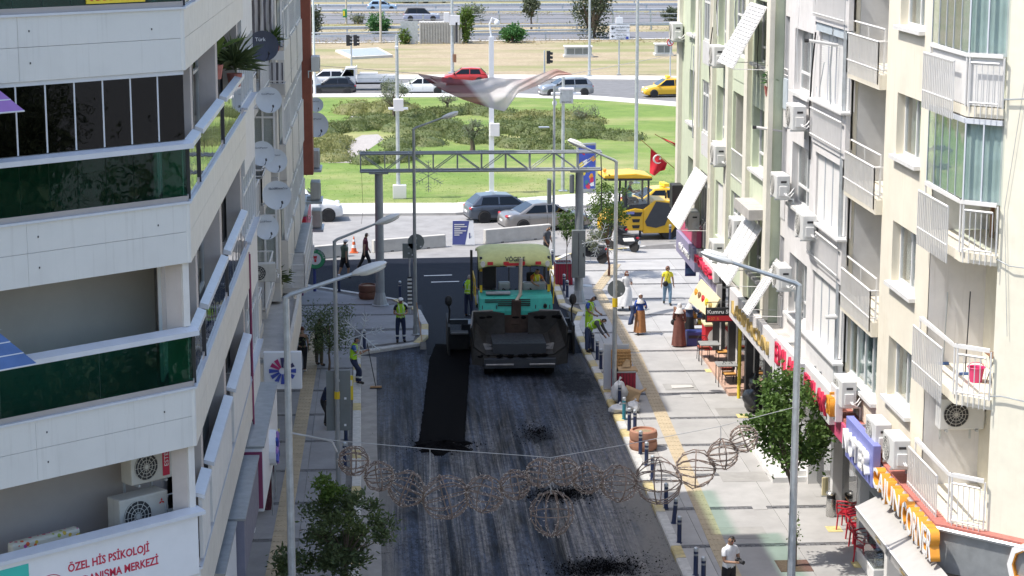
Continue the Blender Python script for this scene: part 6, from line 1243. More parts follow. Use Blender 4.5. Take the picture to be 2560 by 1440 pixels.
def car(label,paint,loc,rz,kind='hatch',Lc=4.1,Wc=1.78,Hc=1.47,dark_roof=False,sign=False):
    o=thing('car',label,'car',loc,rz);h=Lc/2;w=Wc/2
    spec={'hatch':dict(belt=.93,hood=.86,nose=.62,tail=.90,xr0=-.47,xr1=-.33,xf1=.06,xf0=.27),'sedan':dict(belt=.92,hood=.84,nose=.60,tail=.95,xr0=-.36,xr1=-.17,xf1=.06,xf0=.25),'suv':dict(belt=1.02,hood=.98,nose=.75,tail=1.0,xr0=-.48,xr1=-.38,xf1=.07,xf0=.25)}[kind];B=spec
    gz=.17 if kind!='suv' else .22

    st=[(-.5,.80,gz+.16,.62),(-.49,.88,gz+.08,.80),(-.465,.94,gz+.03,B['tail']if kind!='sedan' else .88),(-.40,.985,gz,B['tail']),(-.30,1,gz,B['belt']+.01),(-.1,1,gz,B['belt']),(.1,1,gz,B['belt']-.01),(.24,1,gz,B['belt']-.03),(.30,.995,gz,B['hood']+.03),(.40,.97,gz,B['hood']-.06),(.465,.91,gz+.02,B['nose']+.08),(.49,.84,gz+.06,B['nose']),(.5,.72,gz+.14,B['nose']-.1)]
    mb=MB();rings=[]
    for t,ws,zb,zt in st:
        W_=w*ws;zm=zb+(zt-zb)*.55;half=[(W_*.86,zb),(W_*.97,zb+.07),(W_,zm),(W_*.985,zt-.10),(W_*.93,zt-.02),(W_*.6,zt+.018)]
        rings.append([V((t*Lc,y,z))for y,z in half]+[V((t*Lc,-y,z))for y,z in half[::-1]])
    n_=len(rings[0]);vs=[p for r_ in rings for p in r_];fs=[(i*n_+k,i*n_+(k+1)%n_,(i+1)*n_+(k+1)%n_,(i+1)*n_+k)for i in range(len(rings)-1)for k in range(n_)];fs+=[tuple(range(n_))[::-1],tuple((len(rings)-1)*n_+k for k in range(n_))]
    mb.add(vs,fs);body=mb.build('body',_M[paint],o,smooth=45)
    zb_,zr=B['belt']-.03,Hc;wb,wt=w*.93,w*.70;xr0,xr1,xf1,xf0=[B[k]*Lc for k in('xr0','xr1','xf1','xf0')];xm=(xr1+xf1)/2
    side=[(xr0,zb_),(xf0,zb_),(xf1,zr-.05),(xm,zr),(xr1,zr-.045)]
    def sy(z):return wb+(wt-wb)*(z-zb_)/(zr-zb_)
    g=MB();g.add([V((x,sy(z),z))for x,z in side]+[V((x,-sy(z),z))for x,z in side],[(0,1,2,3,4),(9,8,7,6,5),(0,5,6,1),(1,6,7,2),(2,7,8,3),(3,8,9,4),(4,9,5,0)]);g.build('cabin',_M['trim_black' if dark_roof else paint],o,bev=.06)
    def pane(pts,name,s_):
        ps=[V((x,s_*(sy(z)+.004),z))for x,z in pts];MB().prism(ps,(0,s_*.006,0)).build(name,_M['car_glass'],body)
    z0,z1=zb_+.06,zr-.12
    def xf(z):return xf0+(xf1-xf0)*(z-zb_)/(zr-.05-zb_)
    def xr(z):return xr0+(xr1-xr0)*(z-zb_)/(zr-.05-zb_)
    bp=(xf1+xr1)/2+.12
    for s_ in(1,-1):
        pane([(bp+.04,z0),(xf(z0)-.2,z0),(xf(z1)-.08,z1),(bp+.04,z1)],'side_window',s_);pane([(xr(z0)+(.45 if kind!='sedan' else .3),z0),(bp-.04,z0),(bp-.04,z1),(xr(z1)+.16,z1)],'side_window',s_)
        MB().box(xf0-.28,xf0-.14,s_*(w+.03)-.07,s_*(w+.03)+.07,zb_+.03,zb_+.17).build('mirror',_M['trim_black' if paint!='car_taxi' else paint],o,bev=.03)
        for xx in(bp-.02,bp-.95):MB().box(xx-.006,xx+.006,s_*(w*.995)-.004,s_*(w*.995)+.004,gz+.25,zb_-.05).build('door_seam',_M['trim_black'],body)
        for xx in(bp-.22,bp-1.0):MB().box(xx-.08,xx+.08,s_*w-.012,s_*w+.012,zb_-.2,zb_-.165).build('door_handle',_M[paint],body)
        MB().box(-.22*Lc,.22*Lc,s_*w*.95-.02,s_*w*.95+.03,gz-.0,gz+.09).build('side_skirt',_M['trim_black'],o)
        m=MB();m.ell((.455*Lc,s_*w*.72,B['nose']+.1),(.13,.17,.075),10,6);m.build('headlight',_M['head_light'],o,smooth=True);m=MB();m.ell((-.475*Lc,s_*w*.74,B['tail']-.14),(.09,.2,.085),10,6);m.build('tail_light',_M['tail_red'],o,smooth=True)
    def quadp(pa,name):
        c=(pa[0]+pa[1]+pa[2]+pa[3])/4;nn=(pa[1]-pa[0]).cross(pa[3]-pa[0]).normalized();nn=nn if nn.z>0 else-nn;MB().prism([c+(q-c)*.9+nn*.006 for q in pa],nn*.006).build(name,_M['car_glass'],body)
    quadp([V((xf(z0),sy(z0),z0)),V((xf(z0),-sy(z0),z0)),V((xf(z1+.06),-sy(z1+.06),z1+.06)),V((xf(z1+.06),sy(z1+.06),z1+.06))],'windscreen');quadp([V((xr(z0),sy(z0),z0)),V((xr(z0),-sy(z0),z0)),V((xr(z1+.06),-sy(z1+.06),z1+.06)),V((xr(z1+.06),sy(z1+.06),z1+.06))],'rear_window')
    r_=.31 if kind!='suv' else .345
    for x in(-.305*Lc,.315*Lc):
        for s_ in(1,-1):m=MB();m.cyl((x,s_*(w-.1),r_+.02),(x,s_*(w+.004),r_+.02),r_*1.12,n=22);m.build('wheel_arch',_M['trim_black'],o);wheel(o,x,s_*(w-.055),r_,.2,s_)
    MB().box(-.503*Lc,-.49*Lc,-.26,.26,.50,.61).build('number_plate',_M['plate'],o);MB().box(.485*Lc,.505*Lc,-.26,.26,.36,.47).build('number_plate',_M['plate'],o);MB().box(.47*Lc,.50*Lc,-.5*w,.5*w,.3,.36).build('grille',_M['trim_black'],o);MB().box(-.497*Lc,-.46*Lc,-.7*w,.7*w,gz+.06,gz+.2).build('rear_bumper',_M['trim_black'],o)
    if sign:MB().box(-.15,.15,-.4,.4,Hc+.01,Hc+.2).build('taxi_sign',_M['sign_yellow'],o,bev=.03)
    return o
def cpos(x,y,dy=0,z=0):p=G(x,y,z);return V((p.x,p.y+dy,z))
# headings: rz 0 = facing right (+X), pi = facing left
car('dark slate hatchback driving past behind the grey sedan','car_slate',cpos(1262,556,.9),.0+.18,'hatch',4.1,1.8,1.45);car('metallic grey-brown sedan beside the low concrete barrier','car_champagne',cpos(1366,578,.9),.22,'sedan',4.7,1.83,1.44)
car('white car nosing out past the stacked air conditioners','car_white',cpos(752,557,.9),.1,'suv',4.3,1.8,1.6)
car('black hatchback on the boulevard in front of the white pickup','car_black',cpos(832,238,.9),pi,'hatch',4.0,1.75,1.48);car('white hatchback half behind the black hatchback','car_white',cpos(815,218,.9),pi,'hatch',4.2,1.78,1.5);car('white sedan half behind the silvery olive tree','car_white',cpos(1053,237,.9),pi,'sedan',4.6,1.8,1.46);car('red hatchback behind the flying banner','car_red',cpos(1163,212,.9),pi-.05,'hatch',4.2,1.8,1.5)
car('grey crossover on the boulevard beside the lettered cabinet mast','car_grey',cpos(1416,243,.9),pi+.18,'suv',4.6,1.85,1.58);car('yellow taxi on the boulevard behind the window bars of the far corner','car_taxi',cpos(1672,243,.9),pi+.1,'hatch',4.3,1.8,1.55,sign=True);car('yellow taxi with a roof sign hidden behind the roller','car_taxi',cpos(1665,540,.9),.2,'sedan',4.5,1.8,1.48,sign=True)
car('light blue hatchback on the highway','car_blue',cpos(955,27,.9,-.03),0,'hatch',4.4,1.8,1.48);car('pale lavender crossover with a black roof on the highway','car_lavender',cpos(1054,53,.9,-.03),0,'suv',4.9,1.9,1.75,True);car('dark car at the top edge on the far highway','car_dark',cpos(1040,8,.9,-.03),0,'suv',4.5,1.8,1.6);car('white car at the top edge on the far highway','car_white',cpos(1088,7,.9,-.03),0,'hatch',4.3,1.8,1.5);car('pale car far off on the highway behind the small round tree','car_champagne',cpos(1270,4,.9,-.03),pi,'sedan',4.5,1.8,1.5)
# white pickup with a drop-side bed
pk=thing('pickup_truck','white drop-side pickup with a box on its bed on the boulevard','truck',cpos(918,226,.9),pi);mat('truck_white',(.72,.72,.72),.4,var=.04,stain=.1)
for x in(-1.5,1.65):
    for s_ in(1,-1):wheel(pk,x,s_*.78,.36,.24,s_)
MB().box(-2.6,2.5,-.45,.45,.5,.68).build('chassis',_M['trim_black'],pk)
m=MB();pts=[(1.0,.45),(2.55,.45),(2.6,.95),(2.35,1.15),(1.85,1.95),(1.0,2.0)];m.prism([V((x,-.88,z))for x,z in pts],(0,1.76,0));m.build('cab',_M['truck_white'],pk,bev=.06)
for s_ in(1,-1):MB().prism([V((1.15,s_*.885,1.25)),V((2.2,s_*.885,1.25)),V((1.82,s_*.885,1.82)),V((1.15,s_*.885,1.82))],(0,s_*.008,0)).build('side_window',_M['car_glass'],pk);MB().box(-2.7,.85,s_*.9-.02,s_*.9+.02,.82,1.28).build('side_board',_M['truck_white'],pk);MB().box(-2.7,.85,s_*.925-.01,s_*.925+.01,1.02,1.06).build('board_rib',_M['galv'],pk)
MB().prism([V((2.36,-.78,1.2)),V((1.9,-.74,1.9)),V((1.9,.74,1.9)),V((2.36,.78,1.2))],(.02,0,.015)).build('windscreen',_M['car_glass'],pk);MB().box(-2.7,.9,-.9,.9,.70,.82).build('bed',_M['truck_white'],pk);MB().box(-2.72,-2.68,-.9,.9,.82,1.28).build('tailgate',_M['truck_white'],pk);m=MB();m.tube([V((.9,-.85,.8)),V((.9,-.85,2.05)),V((.9,.85,2.05)),V((.9,.85,.8))],.03,6);m.build('headboard_frame',_M['truck_white'],pk)
MB().box(2.55,2.66,-.8,.8,.45,.62).build('bumper',_M['trim_black'],pk);bx=thing('cargo_box','white box standing on the bed of the pickup','box',pk.location+V((.15,0,.821)),pi);MB().box(-.75,.75,-.6,.6,0,.6).build('carton',_M['letters_white'],bx,bev=.02);MB().box(-.78,.78,-.63,.63,.601,.66).build('lid',_M['board_white'],bx)
# ---------------------------------------------------------------- yellow pneumatic roller
mat('machine_yellow',(.76,.44,.02),.4,var=.04,stain=.1,coat=.2);mat('machine_black',(.035,.04,.05),.45,var=.1)
rb=G(1600,602,.0);ro=thing('road_roller','yellow rubber-tyred road roller with a canopy cab parked at the corner','roller',(rb.x,rb.y+1.0,0),.06)
def pr(parent,name,mt,pts,y0,y1,bev=.04):m=MB();m.prism([V((x,y0,z))for x,z in pts],(0,y1-y0,0));return m.build(name,_M[mt],parent,bev=bev)
pr(ro,'rear_body','machine_yellow',[(-1.9,.35),(-1.25,.35),(-1.2,.5),(.1,.5),(.1,1.55),(-.3,1.62),(-1.5,1.35),(-1.9,1.1)],-.92,.92);pr(ro,'front_body','machine_yellow',[(.1,.35),(1.55,.35),(1.8,.75),(1.85,1.4),(1.55,1.95),(.7,2.0),(.1,1.55)],-.9,.9)
pr(ro,'side_panel','machine_black',[(.28,.72),(.75,.62),(1.2,.75),(1.55,1.55),(1.4,1.85),(.75,1.95),(.2,.95)],-.935,-.905,.01);pr(ro,'nose','machine_yellow',[(1.6,.9),(1.95,.95),(1.95,1.5),(1.62,1.55)],-.8,.8)
for j,(z0,z1)in enumerate(((.62,.78),(.92,1.08),(1.22,1.42))):pr(ro,'step_opening','trim_black',[(-.42-.1*(j==2),z0),(-.1+.08*(j==2),z0),(-.06+.12*(j==2),z1),(-.46-.18*(j==2),z1)],-.94,-.915,0)
pr(ro,'fender_opening','trim_black',[(-1.55,.5),(-1.2,.5),(-1.0,.8),(-1.2,1.1),(-1.5,1.0)],-.935,-.915,0);pr(ro,'roof','machine_yellow',[(-1.9,3.14),(-1.85,3.3),(-.3,3.36),(.5,3.22),(.55,3.1)],-.98,.98,.04);pr(ro,'roof_underside','machine_black',[(-1.85,3.02),(.5,3.0),(.55,3.09),(-1.9,3.13)],-.95,.95,.02)
for x0,x1 in((-.85,-.72),(.32,.42)):
    for y in(-.85,.78):pr(ro,'cab_post','machine_black',[(x0,1.5),(x0+.1,1.5),(x1,3.03),(x1-.1,3.03)],y,y+.08,.01)
for y in(-.86,.84):pr(ro,'cab_glass','glass_clear',[(-.7,1.75),(.36,1.85),(.34,3.0),(-.74,3.0)],y,y+.01,0)
pr(ro,'cab_floor','machine_black',[(-1.2,1.55),(.4,1.55),(.42,1.85),(-1.2,1.7)],-.84,.84,.02);pr(ro,'seat','trim_black',[(-.75,1.7),(-.25,1.7),(-.25,1.95),(-.55,1.98),(-.65,2.5),(-.78,2.5)],-.3,.3,.04);m=MB();m.tube([V((.05,-.18,2.15)),V((.1,0,2.2)),V((.05,.18,2.15))],.02,5);m.cyl((.1,0,2.18),(.3,0,1.7),.03,n=6);m.build('steering_wheel',_M['trim_black'],ro)
for k in range(4):wheel(ro,1.45,-.7+k*.46,.44,.34,-1)
for k in range(4):wheel(ro,-1.35,-.68+k*.45,.44,.34,-1)
MB().box(-.75,-.35,-.945,-.93,1.33,1.46).build('maker_label',_M['board_blue'],ro);m=MB();m.cyl((1.35,-.3,2.0),(1.35,-.3,2.3),.05,n=8);m.build('exhaust',_M['trim_black'],ro);m=MB();m.ell((-1.7,0,3.42),(.09,.09,.1),8,6);m.build('beacon',_M['letters_orange'],ro)
# ---------------------------------------------------------------- asphalt paver facing the camera
mat('paver_green',(.035,.40,.33),.5,var=.1,stain=.55,streak=.5,stcol=(.03,.10,.085));mat('paver_roof',(.50,.52,.21),.6,var=.1,stain=.4,streak=.3);mat('hopper_black',(.010,.0095,.009),.7,var=.4,scale=2,bump=.3,stain=.4,stcol=(.07,.05,.04));mat('worn_steel',(.24,.23,.225),.5,.4,var=.2,scale=4,stain=.3);mat('rust_plate',(.045,.027,.02),.75,var=.35,scale=3)
pX,pY=(AY(1288,800,73.5).x),70.5
pv=thing('asphalt_paver','green asphalt paver with a pale yellow roof and an open black hopper','paver',(pX,pY+3,0));pv.scale=(.95,1,1.2)
def pb_(name,mt,x0,x1,y0,y1,z0,z1,parent=pv,bev=0.):return MB().box(x0,x1,y0-3,y1-3,z0,z1).build(name,_M[mt],parent,bev=bev)
for s_ in(-1,1):
    m=MB();ys=[(.7,.15),(.9,.0),(3.9,.0),(4.2,.2),(4.2,.6),(3.95,.8),(1.0,.8),(.7,.55)];m.prism([V((s_*1.15-.18,y-3,z+.01))for y,z in ys],(.36,0,0));t_=m.build('track',_M['rubber'],pv,bev=.03)
pb_('chassis','machine_black',-1.0,1.0,.6,4.4,.3,.95);pb_('front_beam','machine_black',-1.35,1.35,.2,.5,.28,.55)
for x0,x1 in((-1.3,-.25),(.35,1.3)):m=MB();m.cyl((x0,.12-3,.40),(x1,.12-3,.40),.035,n=12);m.build('push_roller',_M['worn_steel'],pv,smooth=True)
# hopper: two dished wings, floor and front lip
for s_ in(-1,1):
    P=lambda x,y,z:V((s_*x,y-3,z));m=MB();m.add([P(.45,.55,.55),P(1.3,.45,.6),P(1.76,.5,.86),P(1.84,.55,1.46),P(.45,2.2,.8),P(1.2,2.25,.95),P(1.62,2.3,1.3),P(1.68,2.35,1.62)],[(0,1,5,4),(1,2,6,5),(2,3,7,6)]);w_=m.build('hopper_wing',_M['hopper_black'],pv);md=w_.modifiers.new('s','SOLIDIFY');md.thickness=.06
    m=MB();m.add([P(.45,2.2,.8),P(1.2,2.25,.95),P(1.62,2.3,1.3),P(1.68,2.35,1.62),P(.95,2.5,1.62),P(.45,2.5,1.55)],[(0,1,2,3,4,5)]);w2=m.build('hopper_back',_M['hopper_black'],pv);md=w2.modifiers.new('s','SOLIDIFY');md.thickness=.05
    m=MB();m.add([P(.5,.42,.32),P(1.35,.32,.34),P(1.8,.38,.38),P(1.85,.5,1.2),P(1.77,.52,.88),P(1.3,.45,.62),P(.5,.54,.57)],[(0,1,5,6),(1,2,4,5),(2,3,4)]);w3=m.build('front_flap',_M['hopper_black'],pv);md=w3.modifiers.new('s','SOLIDIFY');md.thickness=.04
    m=MB();m.tube([P(1.82,.55,1.43),P(1.75,1.5,1.54),P(1.68,2.35,1.64),P(.9,2.5,1.64)],.03,6);m.build('hopper_rim',_M['worn_steel'],pv)
    m=MB();m.add([P(.62,.95,.66),P(1.3,.8,.68),P(1.6,1.15,.86),P(.95,1.3,.74)],[(0,1,2,3)]);q_=m.build('worn_patch',mat('scraped',(.11,.105,.10),.6,var=.5,scale=9,stain=.5),pv);q_.modifiers.new('s','SOLIDIFY').thickness=.012;q_.location.z=.05
    m=MB();m.add([P(.42,2.42,.8),P(.7,2.2,.85),P(.95,2.42,1.5),P(.8,2.47,1.5)],[(0,1,2,3)]);m.build('hopper_rib',_M['rust_plate'],pv).modifiers.new('s','SOLIDIFY').thickness=.03
pb_('conveyor_floor','hopper_black',-.46,.46,.5,2.5,.52,.6);pb_('hopper_backplate','rust_plate',-.46,.46,2.45,2.5,.6,1.5)
m=MB();rnd=random.Random(4)
for k in range(120):a,r_=rnd.uniform(0,2*pi),rnd.random()**.5;m.ell((r_*.95*cos(a),1.1+r_*.6*sin(a)-3,.58+rnd.uniform(0,.12)*(1-r_)),(rnd.uniform(.04,.14),.1,.05),6,4)
q_=m.build('asphalt_load',_M['fresh_mat'],pv);q_['kind']='stuff'
# hood
m=MB();pts=[(2.52,1.0),(2.5,1.62),(2.62,1.98),(2.75,2.06),(3.6,2.1),(3.6,1.0)];m.prism([V((-1.42,y-3,z))for y,z in pts],(2.84,0,0));m.build('hood',_M['paver_green'],pv,bev=.05)
for k,(xa_,xb_,z)in enumerate(((-1.2,.55,1.96),(-1.2,.55,1.90),(-.7,.55,1.84),(-.7,.55,1.79))):MB().box(xa_,xb_,2.575-3-.035*0-(1.98-z)*.33,2.60-3-(1.98-z)*.33,z-.014,z+.014).build('vent_slot',_M['trim_black'],pv)
m=MB();m.cyl((1.12,2.5-3,1.78),(1.12,2.44-3,1.76),.07,n=12);m.build('filler_cap',_M['trim_black'],pv);m=MB();m.prism([V((-.2,2.42-3,1.2)),V((.17,2.42-3,1.2)),V((.2,2.42-3,1.95)),V((-.17,2.5-3,1.95))],(0,.12,0));m.build('exhaust_shroud',_M['rust_plate'],pv,bev=.03)
m=MB();m.tube([V((0,2.55-3,1.9)),V((.18,2.75-3,2.1)),V((.2,2.8-3,3.05)),V((.22,2.8-3,3.2))],.07,10);m.build('exhaust_pipe',_M['pole_tan'],pv,smooth=True);MB().box(-1.15,-.2,2.7-3,3.0-3,2.09,2.17).build('tarpaulin_roll',_M['steel_grey'],pv,bev=.03)
# platform, seats, consoles, rails
pb_('platform','machine_black',-1.5,1.5,3.6,5.3,1.55,1.68);pb_('seat_back','trim_black',-1.2,-.65,4.4,4.55,1.95,2.75,bev=.06);pb_('seat','trim_black',-1.2,-.65,3.95,4.5,1.85,2.05,bev=.05);pb_('seat_back','trim_black',.55,1.1,4.55,4.7,1.95,2.5,bev=.06);pb_('seat','trim_black',.55,1.1,4.1,4.6,1.85,2.05,bev=.05);pb_('console','steel_grey',.35,1.25,3.75,4.0,1.69,2.3,bev=.04);pb_('console','steel_grey',-.6,-.15,3.8,4.1,1.69,2.3,bev=.04)
for x in(-.1,.35):m=MB();m.tube([V((x,5.2-3,1.7)),V((x,5.2-3,2.7)),V((x+.4,5.2-3,2.7)),V((x+.4,5.2-3,1.7))],.022,6);m.build('guard_rail',_M['trim_black'],pv)
for x in(-1.36,1.27):
    for y in(3.2,5.2):
        pb_('roof_post','machine_black',x,x+.09,y,y+.09,1.9,3.2)
        if y<4:
            for z in(2.1,2.75):pb_('reflector','beacon_yellow',x-.004,x+.094,y-.012,y-.002,z,z+.22)
zR=3.13
m=MB();secs=[(2.95,-.16),(3.05,.0),(3.4,.16),(4.2,.24),(5.1,.2),(5.5,.08)]
m.grid(lambda u,v:V(((u*2-1)*1.43,lerpl(secs,v)[0]-3,zR+lerpl(secs,v)[1]-.12*abs(u*2-1)**6)),16,10);rf=m.build('roof',_M['paver_roof'],pv,smooth=60);rf.modifiers.new('s','SOLIDIFY').thickness=.05
pb_('roof_beam','machine_black',-1.38,1.38,3.06,3.2,2.9,3.06,bev=.02)
for k in range(4):pb_('warning_stripe','sign_red',-1.08+k*.62,-.86+k*.62,2.94,2.952,zR-.15,zR-.05)
pb_('warning_stripe','sign_red',-.4,.35,2.935,2.948,zR-.17,zR-.09)
for k in(-1.05,-.65,-.3,.55,.95,1.2):pb_('reflector','beacon_yellow',k-.07,k+.07,3.045,3.058,2.92,2.99)
pb_('number_plate','plate',-.32,.02,3.04,3.056,2.90,3.04)
for x in(-1.25,1.25):m=MB();m.cyl((x,3.0-3,zR-.12),(x,2.93-3,zR-.12),.09,n=12);m.build('work_light',_M['lens'],pv)
txt('VÖGELE',.2,_M['black_plastic'],pv,Matrix.Translation((-.38,-.02,zR-.04))@Matrix.Rotation(R(62),4,'X'),.004,sx=1.05,bev=.004)
# clutter: hoses, crust, decals, rails and hand bars
rnd=random.Random(12)
for k in range(7):
    x0=rnd.uniform(-1.3,1.3);m=MB();m.tube([V((x0,.62,1.68)),V((x0+rnd.uniform(-.3,.3),.5-rnd.random()*.2,1.9)),V((x0+rnd.uniform(-.5,.5),.72,2.12)),V((x0+rnd.uniform(-.6,.6),1.1,1.75))],.018,5);m.build('hose',_M['trim_black'],pv,smooth=True)
for k in range(26):
    x,y=rnd.uniform(-1.6,1.6),rnd.choice((-2.62,-2.5,-1.2));m=MB();m.ell((x,y+rnd.uniform(-.1,.1),.62 if y<-2 else 1.55),(rnd.uniform(.05,.2),.05,rnd.uniform(.02,.06)),7,4);m.build('tar_crust',_M['fresh_mat'],pv)
for x in(-1.3,-.75,.75,1.3):MB().box(x-.015,x+.015,-.48,-.46,1.3,1.8).build('panel_seam',_M['machine_black'],pv)
for x,z in((-1.2,1.32),(-.6,1.3),(.6,1.3),(1.25,1.32)):m=MB();m.ell((x,-.5,z),(.03,.03,.03),6,4);m.build('bolt',_M['worn_steel'],pv)
for s_ in(-1,1):m=MB();m.tube([V((s_*1.5,.3,1.7)),V((s_*1.55,.3,2.5)),V((s_*1.55,1.9,2.5)),V((s_*1.5,1.9,1.7))],.022,6);m.build('hand_rail',_M['beacon_yellow'],pv)
MB().box(-1.35,-.85,-.492,-.484,1.1,1.28).build('decal',_M['letters_white'],pv);MB().box(.75,1.3,-.492,-.484,1.12,1.24).build('decal',_M['machine_black'],pv)
# screed with end gates and side arms
pb_('screed','machine_black',-2.0,2.2,5.2,6.2,.08,.75,bev=.03)
for s_,xo in((-1,-2.55),(1,2.35)):
    x0,x1=(xo,-1.75)if s_<0 else(1.75,xo);pb_('screed_extension','hopper_black',x0,x1,4.2,4.9,.12,.62,bev=.02);pb_('extension_step','worn_steel',x0+.1,x1-.05,4.12,4.2,.62,.68);pb_('end_gate','hopper_black',xo-.04,xo+.04,3.6,6.2,.04,.95);pb_('extension_bar','machine_black',x0,x1,4.9,5.05,.8,.95)
    m=MB();m.tube([V((xo,4.3-3,.9)),V((xo-s_*.05,4.2-3,1.35)),V((xo,4.1-3,1.55))],.035,6);m.ell((xo,4.08-3,1.7),(.15,.12,.18),10,6);m.build('remote_control',_M['trim_black'],pv)
    m=MB();m.cyl((s_*1.5,2.2-3,.7),(s_*1.55,5.3-3,.75),.08,n=8);m.build('tow_arm',_M['machine_black'],pv)
m=MB();m.cyl((-1.65,4.0-3,1.7),(-1.65,4.0-3,3.3),.05,n=6);m.build('mirror_post',_M['trim_black'],pv)
# ---------------------------------------------------------------- scooters
def scooter(label,loc,rz,body_mt,dark):
    o=thing('scooter',label,'scooter',loc,rz)
    for x in(-.65,.65):wheel(o,x,0,.27,.12,-1)
    m=MB();pts=[(-.85,.55),(-.75,.78),(-.1,.72),(.15,.38),(.42,.36),(.55,.95),(.48,1.0),(.35,.5),(.1,.28),(-.45,.3)];m.prism([V((x,-.13,z))for x,z in pts],(0,.26,0));m.build('frame_body',_M[dark],o,bev=.04)
    m=MB();m.prism([V((x,-.16,z))for x,z in((-.8,.55),(-.15,.45),(-.05,.62),(-.7,.72))],(0,.32,0));m.build('side_panel',_M[body_mt],o,bev=.04);MB().box(-.8,-.02,-.14,.14,.76,.86).build('seat',_M['trim_black'],o,bev=.05);m=MB();m.prism([V((.45,-.17,.4)),V((.62,-.17,.45)),V((.55,-.17,1.0)),V((.42,-.17,1.0))],(0,.34,0));m.build('front_shield',_M[body_mt],o,bev=.05)
    m=MB();m.tube([V((.38,-.34,1.08)),V((.48,0,1.03)),V((.38,.34,1.08))],.018,6);m.cyl((.5,0,1.0),(.66,0,.3),.03,n=6);m.build('handlebar',_M['trim_black'],o)
    for s_ in(-1,1):m=MB();m.ell((.42,s_*.3,1.28),(.02,.08,.05),8,5);m.cyl((.4,s_*.25,1.06),(.42,s_*.3,1.26),.01,n=4);m.build('mirror',_M['trim_black'],o)
    m=MB();m.ell((-.86,0,.7),(.06,.12,.06),8,5);m.build('tail_light',_M['tail_red'],o);MB().box(-.97,-.95,-.1,.1,.42,.56).build('number_plate',_M['plate'],o);m=MB();m.cyl((-.85,-.17,.28),(-.3,-.17,.3),.05,n=8);m.build('exhaust',_M['steel_grey'],o);m=MB();m.cyl((-.1,.1,.3),(-.15,.22,.0),.015,n=5);m.build('kickstand',_M['galv'],o);MB().box(-.88,-.5,-.09,.09,.5,.56).build('mudguard',_M['trim_black'],o)
    return o
scooter('white and black scooter parked in front of the roller steps',S(1572,632)+V((-.2,.6,0)),pi-.75,'letters_white','machine_black');scooter('dark scooter with a teal front parked by the gantry column',S(1490,662)+V((-.25,.6,0)),pi-.5,'machine_black','machine_black');scooter('black scooter behind the white and black one',S(1548,612)+V((-.2,.9,0)),pi-.8,'machine_black','machine_black')

# ================================================================== STREET FURNITURE
def make_bollard(mt):
    o=thing('bollard','x','bollard',(0,0,0));m=MB();m.lathe([(.085,0),(.085,.015),(.06,.02),(.058,.62),(.058,.63)],n=14);m.build('post',_M[mt],o,smooth=30);m=MB();m.lathe([(.06,.631),(.064,.64),(.064,.69),(.058,.72),(.03,.74),(.001,.745)],n=14);m.build('cap',_M['galv'],o,smooth=30);m=MB();m.lathe([(.0605,.52),(.0615,.52),(.0615,.57),(.0605,.57)],n=14);m.build('band',_M['steel_grey'],o);return o
BO=make_bollard('navy');first=True
BR=[(1758,1462),(1739,1438),(1698,1357),(1684,1308),(1665,1271),(1631,1199),(1616,1164),(1601,1135),(1587,1080),(1573,1076),(1549,1014),(1502,922),(1493,899),(1482,878),(1418,743),(1410,727),(1381,663)]
GR1='navy bollards along the sunny kerb'
for k,(x,y)in enumerate(BR):
    p=S(x,y)
    lab='navy bollard with a grey cap '+('beside the man in the white T-shirt','beside the man in the white T-shirt','third from the man in the white T-shirt','that leans out of the row along the sunny kerb','at the dark crumbs past the leaning one','two past the terracotta planter','just past the terracotta planter','right in front of the terracotta planter','half hidden behind another before the planter','between the teal one and the planter','in front of the overflowing red bin','beside the tall poster frame','behind the poster frame, near the screed','at the legs of the bending worker')[k]if k<14 else 'navy bollard with a grey cap near the red litter bin by the gantry'
    if first:BO.location=p;BO['label']=lab;BO['group']=GR1;first=False;o=BO
    else:o=dup(BO,p,0,lab,GR1 if k<14 else 'navy bollards by the gantry')
    if k in(3,):o.rotation_euler.x=.05;o.rotation_euler.y=.08
t=make_bollard('teal');t.location=S(1560,1048);t['label']='teal bollard in front of the torn cardboard and white bags'
for x,y in((1600,592),(1675,598),(1537,628)):dup(BO,S(x,y),0,'navy bollard with a grey cap at the corner between scooters and roller','navy bollards by the roller')
for x,y in((1000,745),(911,872),(848,728)):dup(BO,S(x,y),0,'navy bollard with a grey cap on the rounded shaded corner','navy bollards on the shaded corner')
for x,y in((862,1165),(865,1100)):dup(BO,S(x,y),0,'navy bollard with a grey cap on the shaded kerb below the sign backs','navy bollards on the shaded kerb')
yp=thing('marker_post','yellow reflective marker post on the shaded kerb beside the sign backs','marker post',S(879,1000));MB().box(-.06,.06,-.03,.03,0,.85).build('post',_M['sign_yellow'],yp,bev=.015);MB().box(-.035,.035,-.034,-.031,.5,.7).build('reflector',_M['letters_white'],yp)
# planters of stacked rings
mat('terracotta',(.40,.20,.13),.8,var=.1,stain=.3);mat('planter_brown',(.15,.065,.04),.7,var=.15,stain=.2);mat('soil',(.30,.22,.13),.95,var=.3,scale=20,bump=.5)
def planter(label,p,mt,r=.44,h=.62):
    o=thing('planter',label,'planter',p);m=MB();m.lathe([(r*.86,0),(r*.97,.06),(r,h*.25),(r*.96,h*.45),(r*.9,h*.48),(r*.9,h*.52),(r*.96,h*.55),(r,h*.75),(r*.95,h*.95),(r*.86,h),(r*.78,h),(r*.76,h*.9)],n=26);m.build('tub',_M[mt],o,smooth=True);m=MB();m.lathe([(r*.76,h*.88),(r*.4,h*.93),(.001,h*.95)],n=20);m.build('soil',_M['soil'],o);return o
planter('terracotta ring planter filled with dry soil on the sunny kerb',S(1608,1122),'terracotta');planter('dark brown ring planter at the foot of the left gantry column',S(920,748)+V((0,.2,0)),'planter_brown',.4,.6)
